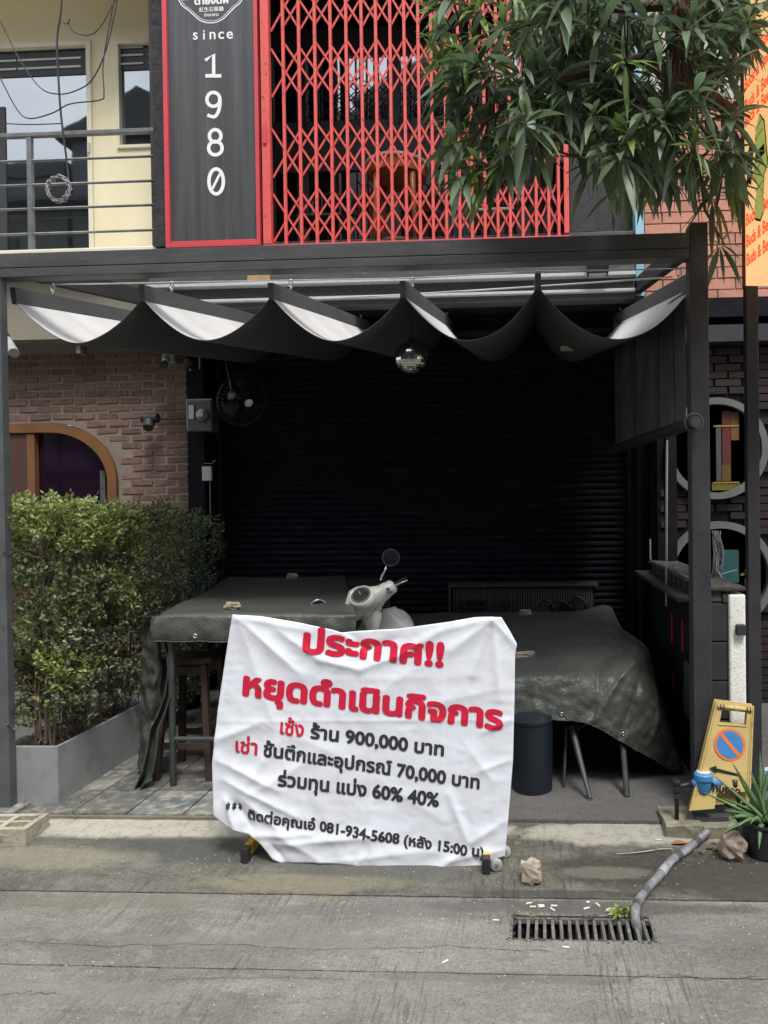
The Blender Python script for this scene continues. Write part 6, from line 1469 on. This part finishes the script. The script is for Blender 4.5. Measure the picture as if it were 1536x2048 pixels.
for y, x in ((.38, .05), (-.62, .0)):
    wmb = MB().tube([f(x, y+.175*cos(2*pi*k/32), .215+.175*sin(2*pi*k/32)) for k in range(32)], .045, 10, closed=True); tyre = wmb.obj('wheel', M_rubber, sc, smooth=True)
    MB().lathe([(.04, -.04), (.14, -.03), (.14, .03), (.04, .04)], f(x, y, .215), 24, (1, 0, 0)).obj('rim', M_steel, tyre, smooth=True, angle=40)
MB().box(f(-.14, -.28, .24), f(.16, .1, .29)).obj('floorboard', M_scoot, sc, bevel=.02)
MB().ell(f(0, -.55, .46), (.20, .36, .22), 24, 14).obj('rear_body', M_scoot, sc, smooth=True)
MB().ell(f(0, -.50, .70), (.13, .33, .07), 24, 12).obj('saddle', M_scootblack, sc, smooth=True)
MB().ell(f(0, -.90, .52), (.06, .04, .04), 14, 8).obj('tail_light', M_redstrip, sc, smooth=True)
# shift the hidden body under the headset away from the banner
# ================================================================== WATER METERS, KERB PAD, HOSE, SIGN, ALOE
kp = thing('kerb_pad', 'broken mossy concrete pad under the water meters at the right kerb', 'kerb', G(1400, 1690))
def rough_box(a, b, m, name, parent, amp=.008, n=10):
    bm = bmesh.new(); bmesh.ops.create_cube(bm, size=1); bmesh.ops.subdivide_edges(bm, edges=bm.edges[:], cuts=n, use_grid_fill=True)
    c = [(a[i]+b[i])/2 for i in range(3)]; d = [abs(b[i]-a[i]) for i in range(3)]
    vs = []
    for v in bm.verts:
        p = Vector((c[0]+v.co.x*d[0], c[1]+v.co.y*d[1], c[2]+v.co.z*d[2])); nn = Vector((noise.noise(p*14), noise.noise(p*14+Vector((7, 0, 0))), noise.noise(p*14+Vector((0, 9, 0))))); p += nn*amp+nn*amp*.5*noise.noise(p*40); vs.append(p)
    mb = MB(); bm.verts.index_update(); mb.add(vs, [tuple(v.index for v in f.verts) for f in bm.faces]); bm.free(); return mb.obj(name, m, parent, smooth=True, angle=50)
yk = 3.42
rough_box((X(1326, yk), yk, -.05), (X(1402, yk), yk+.22, .030), M_mossconc, 'slab', kp); rough_box((X(1400, yk), yk+.0, -.05), (X(1475, yk), yk+.2, .022), M_mossconc, 'slab', kp, .01)
rough_box((X(1384, yk+.08), yk+.07, .026), (X(1452, yk+.08), yk+.2, .045), M_chan, 'flat_stone', kp, .004)
rough_box((X(1484, yk), yk-.02, -.05), (X(1620, yk), yk+.2, .01), M_mossconc, 'slab', kp, .01)
def meter(u, label, flip=1):
    Y = 3.5; c = at(u, 1562, Y); t_ = thing('water_meter', label, 'water meter', (c.x, Y, .03), 'blue water meters on the kerb pad'); q_ = Y/FPX
    MB().lathe([(.022, -.052), (.033, -.05), (.037, -.044), (.038, -.004), (.040, .008), (.046, .012), (.046, .036), (.040, .042), (0, .042)], c, 28).obj('body', M_blue, t_, smooth=True, angle=40)
    MB().lathe([(.033, .0425), (.035, .048), (.028, .049), (0, .049)], c, 28).obj('dial', M_plasticw, t_, smooth=True)
    MB().tube([c+Vector((-.055, 0, -.012)), c+Vector((.085, 0, -.008))], .019, 14).obj('pipe_stub', M_blue, t_, smooth=True)
    for dx in (-.057, .082): MB().tube([c+Vector((dx-.008, 0, -.012+.004*(dx > 0))), c+Vector((dx+.008, 0, -.012+.004*(dx > 0)))], .0165, 8).obj('union_nut', M_blue if dx > 0 else M_pipeblk, t_)
    e = at(u-54, 1572, Y)
    MB().tube([c+Vector((-.05, 0, -.014)), (e.x+.01, Y, e.z), (e.x, Y, e.z-.02), (e.x, Y, .03)], .011, 12).obj('supply_pipe', M_pipeblk, t_, smooth=True)
    MB().lathe([(.016, -.03), (.018, -.01), (.014, .0), (.016, .012), (.021, .014), (.021, .028), (.018, .032), (0, .032)], (e.x, Y, e.z), 14).obj('stop_valve', M_pipeblk, t_, smooth=True, angle=40)
    MB().lathe([(.017, -.058), (.017, -.04)], (e.x, Y, e.z), 8).obj('union_nut', M_leg, t_)
    g_ = at(u+62, 1570, Y); MB().tube([c+Vector((.07, 0, -.008)), (g_.x, Y, g_.z), (g_.x+.02, Y+.01, g_.z-.02), (g_.x+.025, Y+.01, .0)], .011, 10).obj('outlet_pipe', M_pipeblk, t_, smooth=True)
    MB().lathe([(.016, -.02), (.02, 0), (.016, .03), (0, .03)], (g_.x, Y, g_.z), 12).obj('outlet_valve', M_pipeblk, t_, smooth=True)
    return t_
m1 = meter(1407, 'blue water meter between its black valve and the yellow no parking sign'); clone(m1, (at(1545, 1562, 3.5).x-at(1407, 1562, 3.5).x, .03, .0), 'blue water meter at the right edge behind the aloe leaves')
hs = thing('drain_hose', 'grey ribbed plastic hose running from the concrete pad down into the drain', 'hose', G(1400, 1680))
hp = [(1416, 1662, .035), (1398, 1680, .012), (1370, 1702, .01), (1342, 1722, .01), (1318, 1752, .012), (1294, 1778, .012), (1276, 1806, .01), (1270, 1832, .012)]
P_ = [G(u, v, h+.008) for u, v, h in hp]+[Vector((X(1276, 2.78, 1850), 2.77, -.10)), Vector((X(1280, 2.76, 1860), 2.76, -.2))]
fine = []
for i in range(len(P_)-1):
    for k in range(6): fine.append(cr(P_[max(i-1, 0)], P_[i], P_[i+1], P_[min(i+2, len(P_)-1)], k/6))
fine.append(P_[-1])
MB().tube(fine, [.0185*(1+.04*sin(i*1.3)) for i in range(len(fine))], 16).obj('hose', M_pipe, hs, smooth=True)
for k in (6, 14, 21, 30, 36): MB().tube([fine[k], fine[k+1], fine[k+2]], .0200, 14).obj('tape_band', M_pipe2 if k % 2 else M_chan, hs)
# A-frame sign
af = thing('floor_sign', 'faded yellow folding no parking sign with a blue roundel and double arrow', 'floor sign', G(1440, 1628))
Ya, Yb_ = 3.58, 3.46
TL, TR, BL, BR = at(1432, 1402, Ya), at(1508, 1412, Ya), at(1378, 1622, Yb_), at(1500, 1612, Yb_)
def face(s, t): return TL.lerp(TR, s).lerp(BL.lerp(BR, s), t)
nrm = (TR-TL).cross(BL-TL).normalized(); nrm = nrm if nrm.y < 0 else -nrm
def panel(cells, th, off, m, name, bevel=.0015, dx=Vector((0, 0, 0))):
    mb = MB()
    for s0, t0, s1, t1 in cells:
        q_ = [face(s0, t0), face(s1, t0), face(s1, t1), face(s0, t1)]; q_ = [p+nrm*off+dx for p in q_]; mb.prism(q_, -nrm*th)
    return mb.obj(name, m, af, bevel=bevel)
hole = (.20, .075, .83, .20)
panel([(0, 0, 1, hole[1]), (0, hole[1]+.0005, hole[0], hole[3]), (hole[2], hole[1]+.0005, 1, hole[3]), (0, hole[3]+.0005, 1, .86), (0, .8605, .42, 1), ], .008, 0, M_yelplas, 'front_leaf')
panel([(.0, .0, .035, 1.0), (.965, 0, 1.0, .86)], .02, .006, M_yelplas, 'rib', .003); panel([(.05, .02, .07, .86), (.93, .02, .95, .86)], .004, .004, M_yelplas, 'rib', .001)
panel([(.17, hole[3], .86, hole[3]+.02), (.17, hole[1]+.03, .20, hole[3]), (.83, hole[1]+.03, .86, hole[3])], .006, .004, M_yelplas, 'handle_rim', .002)
MB().tube([face(.06, .045)+nrm*.004, face(.94, .045)+nrm*.004], .010, 12).obj('hinge_bar', M_yelplas, af, smooth=True)
MB().ell(face(.55, .045)+nrm*.01, (.02, .012, .013), 14, 8).obj('hinge_knuckle', M_yelplas, af, smooth=True)
for s in (.12, .2, .8, .88): MB().tube([face(s, .045)+nrm*.004, face(s+.03, .045)+nrm*.004], .0115, 8).obj('hinge_clip', M_scootblack, af)
back_o = Vector((.02, .30, 0)); TLb, TRb = TL+Vector((0, .03, 0)), TR+Vector((0, .03, 0)); BLb, BRb = BL+Vector((.01, .045, 0)), BR+Vector((.01, .045, 0)); fb = lambda s, t: TLb.lerp(TRb, s).lerp(BLb.lerp(BRb, s), t)
for q_ in ((0, .21, 1, 1), (0, 0, 1, .075), (0, .0755, .19, .2095), (.84, .0755, 1, .2095)): MB().prism([fb(q_[0], q_[1]), fb(q_[2], q_[1]), fb(q_[2], q_[3]), fb(q_[0], q_[3])], (0, .01, 0)).obj('back_leaf', M_yelplas, af)
ctr = face(.52, .40)+nrm*.0015; ea = (TR-TL).normalized(); eb = ea.cross(nrm).normalized(); eb = eb if eb.z > 0 else -eb; RS = .078*1.0
def disc(r, off, m, name='roundel', a0=0, a1=360, r0=0):
    N = 40; pts = [ctr+nrm*off+(ea*cos(2*pi*k/N)+eb*sin(2*pi*k/N))*r for k in range(N)]; MB().add(pts, [tuple(range(N))]).obj(name, m, af)
disc(RS, .001, M_signorange); disc(RS*.84, .002, M_signblue)
dg_ = (ea*.72-eb*.69).normalized(); pd = dg_.cross(nrm); MB().add([ctr+nrm*.003+dg_*x*RS*.86+pd*y*.009 for x, y in ((-1, -1), (1, -1), (1, 1), (-1, 1))], [(0, 1, 2, 3)]).obj('roundel_bar', M_signorange, af)
ac = face(.55, .665)+nrm*.002; ar = [(-.09, 0), (-.055, .018), (-.055, .007), (.055, .007), (.055, .018), (.09, 0), (.055, -.018), (.055, -.007), (-.055, -.007), (-.055, -.018)]
MB().add([ac+ea*x+eb*(y-x*.12) for x, y in ar], [tuple(range(10))]).obj('arrow', M_scootblack, af)
flat_text('ห้ามจอด', af, M_scootblack, face(.55, .86)+nrm*.002, ea, eb, nrm, width=.15, bold=.05, name='lettering', dz=.002)
# aloe in pot
ap = thing('aloe_plant', 'spiky aloe vera plant in a black plastic pot at the right kerb', 'potted plant', G(1525, 1740))
pc = G(1530, 1718); pc = Vector((pc.x+.01, pc.y+.05, gz(pc.y)))
MB().lathe([(.075, 0), (.080, .004), (.098, .15), (.104, .152), (.104, .165), (.096, .165), (.08, .02), (0, .02)], pc, 32).obj('pot', M_rubber, ap, smooth=True, angle=40)
MB().lathe([(0, .150), (.094, .150)], pc, 24).obj('soil', M_soil, ap)
def aleaf(tip, base, w_, k, m=M_aloe, sag=.0):
    tip, base = Vector(tip), Vector(base); mid = base.lerp(tip, .45)+Vector((0, 0, sag)); d = tip-base; sd_ = d.cross(Vector((random.uniform(-.4, .4), -1, .25))).normalized(); vs = []; n = 10
    for i in range(n+1):
        t = i/n; p = base*(1-t)**2+mid*2*t*(1-t)+tip*t*t; ww = w_*(1-t)**.75*(.75+.5*t); nn = sd_.cross(d).normalized(); vs += [p-sd_*ww, p-nn*ww*.35, p+sd_*ww, p+nn*ww*.25]
    fs = [(i*4+j, i*4+(j+1)%4, (i+1)*4+(j+1)%4, (i+1)*4+j) for i in range(n) for j in range(4)]+[(3, 2, 1, 0)]
    MB().add(vs, fs).obj('leaf', m, ap, smooth=True)
crown = pc+Vector((0, 0, .17)); 
tips = [(1400,1582,-.10),(1425,1548,0),(1463,1523,.02),(1472,1545,-.05),(1490,1570,-.08),(1445,1620,-.16),(1441,1595,-.12),(1520,1500,.06),(1528,1520,0),(1537,1535,-.05),(1545,1505,.05),(1560,1540,0),(1580,1530,.03),(1585,1575,-.05),(1600,1600,-.08),(1455,1632,-.14),(1575,1640,-.1),(1500,1540,.05),(1510,1560,-.1),(1482,1600,-.15),(1550,1610,-.14)]
for k, (u, v, dy) in enumerate(tips):
    tp = at(u, v, pc.y+dy); b0 = crown+Vector((random.uniform(-.03, .03), random.uniform(-.03, .03), -.015)); aleaf(tp, b0, random.uniform(.011, .017), k, sag=.03 if tp.z < crown.z+.06 else random.uniform(-.01, .02))
for (u, v, s_) in ((1440, 1672, .02), (1475, 1655, .02), (1518, 1700, .01), (1500, 1650, .03), (1455, 1640, .02)): aleaf(at(u, v, pc.y-.13), crown+Vector((-.02, -.04, -.01)), .02, 0, sag=.05)
# ================================================================== TREE
rt2 = random.Random(21)
tr = thing('street_tree', 'leafy street tree with long drooping narrow leaves filling the upper right', 'tree', (2.6, 3.2, 0))
MB().tube([(2.65, 3.1, -.05), (2.6, 3.12, 1.2), (2.5, 3.2, 2.6), (2.4, 3.35, 3.8), (2.2, 3.4, 5.2)], [.11, .09, .08, .06, .03], 14).obj('trunk', M_bark, tr, smooth=True)
lim = []
def limb(pts, r0, r1, nm='branch'):
    n_ = len(pts); MB().tube(pts, [r0+(r1-r0)*i/(n_-1) for i in range(n_)], 8).obj(nm, M_bark, tr, smooth=True)
    for i in range(n_-1):
        for k in range(5): lim.append(Vector(pts[i]).lerp(Vector(pts[i+1]), k/5))
mk = [(0,-80,861),(0,-80,0)]
limb([(2.5, 3.2, 2.6), at(1500, 260, 3.85), at(1400, 170, 3.3), at(1280, 120, 3.1), at(1150, 150, 3.05), at(1040, 200, 3.0), at(960, 250, 3.0)], .045, .006)
limb([(2.45, 3.3, 3.2), at(1480, 60, 3.4), at(1330, 10, 3.3), at(1150, 20, 3.2), at(1000, 60, 3.15), at(920, 90, 3.1)], .04, .006)
limb([(2.5, 3.2, 2.9), at(1500, 330, 3.95), at(1400, 330, 3.6), at(1280, 330, 3.4), at(1150, 310, 3.3)], .03, .006)
limb([at(1400, 170, 3.2), at(1320, 260, 3.3), at(1250, 340, 3.4)], .015, .005)
limb([at(1280, 120, 3.1), at(1180, 230, 3.2), at(1080, 290, 3.1), at(1010, 350, 3.1)], .012, .004)
limb([at(1400, 330, 3.5), at(1410, 420, 3.6), at(1450, 490, 3.6)], .012, .004)
limb([(2.3, 3.4, 4.6), at(1480, -80, 3.6), at(1300, -120, 3.5), at(1100, -90, 3.4), at(930, -60, 3.3)], .03, .006)
# maximum row for whorl centres at each column
bound = [(860,-30,20),(900,-40,70),(930,-60,240),(960,-60,330),(1000,-60,345),(1040,-60,330),(1080,-80,290),(1120,-80,280),(1160,-80,260),(1200,-80,320),(1250,-80,360),(1300,-80,350),(1350,-80,350),(1400,-80,350),(1440,-80,360),(1475,-80,370),(1490,-80,90),(1540,-90,40),(1600,-90,60)]
def bmax(u):
    for (a, _, m0), (b, __, m1_) in zip(bound[:-1], bound[1:]):
        if a <= u <= b: return m0+(m1_-m0)*(u-a)/(b-a)
    return 0
whorls = []
fixed = [(880,20,3.0),(900,50,3.05),(888,90,3.1),(905,150,3.0),(935,185,3.05),(915,235,3.1),(912,285,3.0),(905,315,3.1),(925,350,3.0),(955,365,3.05),(980,200,3.0),(990,250,3.05),(1010,290,3.0),(1030,240,2.95),(1040,100,3.0),(1000,60,3.0),(1070,200,3.0),(905,95,3.05),(890,130,3.1),(945,75,3.0),(985,140,2.95),(945,215,3.1),(950,330,3.0),(930,265,3.1),(965,270,3.05),(1035,165,2.9),(1010,330,3.0),(1060,290,2.95),(985,345,3.1),(1110,240,2.9),(1250,125,2.7),(1260,270,2.8),(1390,295,2.75),(1310,240,2.9),(1200,60,2.8),(1330,90,2.9),(1425,395,3.4),(1275,375,3.5),(1290,350,3.5),(1235,380,3.7),(1340,350,3.6),(1490,40,3.0),(1440,490,3.9),(1180,330,3.3),(1060,40,2.9),(960,20,3.0)]
for f_ in fixed: whorls.append(f_)
tries = 0
while len(whorls) < 290 and tries < 9000:
    tries += 1; u = rt2.uniform(870, 1600) if rt2.random() < .5 else rt2.uniform(1040, 1600); v = rt2.uniform(-110, 430)
    if v > bmax(u) or (u < 1000 and (v > 120 and rt2.random() < .2)): continue
    if u > 1470 and v > 95: continue
    Y = rt2.uniform(2.75, 3.9) if v < 330 else rt2.uniform(3.0, 4.0)
    if u > 1470 and v > 80: Y = rt2.uniform(3.65, 4.2)
    if v > 330: Y = rt2.uniform(3.2, 3.6)
    whorls.append((u, v, Y))
leaves = []; twigs = MB()
for (u, v, Y) in whorls:
    c = at(u, v, Y); near = min(lim, key=lambda q: (q-c).length); m_ = near.lerp(c, .5)+Vector((0, 0, -.03)); 
    if (near-c).length < 1.2: twigs.tube([near, m_, c], [.005, .004, .0028], 5, caps=False)
    new = (u < 1060 and rt2.random() < .45) or rt2.random() < .10
    axd = ((c-near).normalized()+Vector((rt2.uniform(-.4, .4), rt2.uniform(-.4, .4), rt2.uniform(-.3, .5)))).normalized() if (c-near).length > .02 else Vector((-1, 0, 0))
    k = rt2.randint(9, 14)
    for j in range(k):
        th = 2*pi*j/k*1.618*2+rt2.uniform(-.3, .3); a = axd.cross(Vector((0, 0, 1))); a = a.normalized() if a.length > .1 else Vector((1, 0, 0)); b = axd.cross(a)
        d = (axd*rt2.uniform(.1, .9)+(a*cos(th)+b*sin(th))*rt2.uniform(.6, 1.1)); d.z -= rt2.uniform(.1, .6)*(0.3 if new else 1)
        L_ = rt2.uniform(.11, .21)*(.75 if new else 1); leaves.append((c+d*.01+axd*rt2.uniform(-.03, .02), d, L_, L_*rt2.uniform(.17, .235), rt2.uniform(.1, .55), 1 if new else 0, Y))
twigs.obj('twigs', M_bark, tr, kind='stuff')
# the nearest 300 leaves are pieces of their own, the rest one mass
leaves.sort(key=lambda q: q[6]-q[2]*2)
mbs = {0: MB(), 1: MB()}
for i, (c, d, L_, W, dr__, new, Y) in enumerate(leaves):
    m = M_mangonew if new else M_mango
    inview = at(860, 600, Y).x < c.x < at(1540, 300, Y).x and at(1000, 560, Y).z < c.z < at(1000, 0, Y).z
    up_ = Vector((rt2.uniform(-.35, .35), rt2.uniform(-.6, .1), 1))
    if inview and i >= 0 and sum(1 for _ in [0]) and globals().get('_nl', 0) < 300:
        _nl = globals().get('_nl', 0)+1; mb = MB(); leafshape(mb, c, d, up_, L_, W, fold=.22, droop=dr__, seg=5); mb.obj('leaf', m, tr, smooth=True)
    else: leafshape(mbs[new], c, d, up_, L_, W, fold=.22, droop=dr__, seg=5)
for k, mb in mbs.items(): mb.obj('foliage', (M_mango, M_mangonew)[k], tr, smooth=True, kind='stuff')
# dry flower stalk hanging in the crown
ds = MB()
for _ in range(90):
    p = at(1368+rt2.uniform(-22, 20), -40+rt2.uniform(0, 90), 2.95+rt2.uniform(-.03, .03)); e = at(1362+rt2.uniform(-30, 28), 120+rt2.uniform(0, 90), 2.92+rt2.uniform(-.05, .05)); mdl = p.lerp(e, .5)+rv()*.02
    ds.tube([p, mdl, e], [.002, .0028, .0008], 4, caps=False)
ds.obj('dry_stalk', mat('dry_red_brown_fibre', (.22, .11, .07), .9, (.13, .07, .045), scale=30, island=.3), tr, label='bunch of dead red-brown stalks')
# ================================================================== ACROSS THE STREET (seen in the glass)
def house(x, w_, h, gable, lab, m=M_opp, y=-10.5):
    t_ = thing('townhouse', lab, 'building', (x, y, 0), 'townhouses across the street')
    MB().box((x-w_/2, y-8, -.06), (x+w_/2, y, h)).obj('wall', m, t_)
    if gable:
        r = MB(); r.prism([(x-w_/2-.4, y+.4, h), (x+w_/2+.4, y+.4, h), (x, y+.4, h+w_*.32)], (0, -8.6, 0)); r.obj('roof', M_opproof, t_)
    else: MB().box((x-w_/2-.05, y-8, h), (x+w_/2+.05, y+.15, h+.5)).obj('roof', M_opproof, t_)
    for fl in range(1, int(h//3)+1):
        MB().box((x-w_/2, y, fl*3-.15), (x+w_/2, y+.9, fl*3)).obj('balcony', M_opproof, t_)
        for k in (-.25, .25): MB().box((x+k*w_-.6, y+.001, fl*3-2.2), (x+k*w_+.6, y+.05, fl*3-.8)).obj('window', M_opproof, t_)
    return t_
hs_ = [(-26, 5, 13.6, 0), (-20.5, 9.6, 13.0, 0), (-13, 5, 14.2, 1), (-8, 5, 14.6, 0), (-3, 5, 15.4, 1), (2, 5, 13.4, 0), (7, 5, 14.2, 1), (12, 5, 13.4, 0)]
nm_ = ['leftmost gabled', 'low flat', 'tall gabled', 'low gabled', 'grey flat roofed', 'gabled middle', 'tall flat', 'rightmost gabled']
for (x, w_, h, g_), n_ in zip(hs_, nm_): house(x, w_, h, g_, n_+' townhouse across the street, seen only mirrored in the glass')
for o in list(COL.objects):
    if '_o' in o: del o['_o']
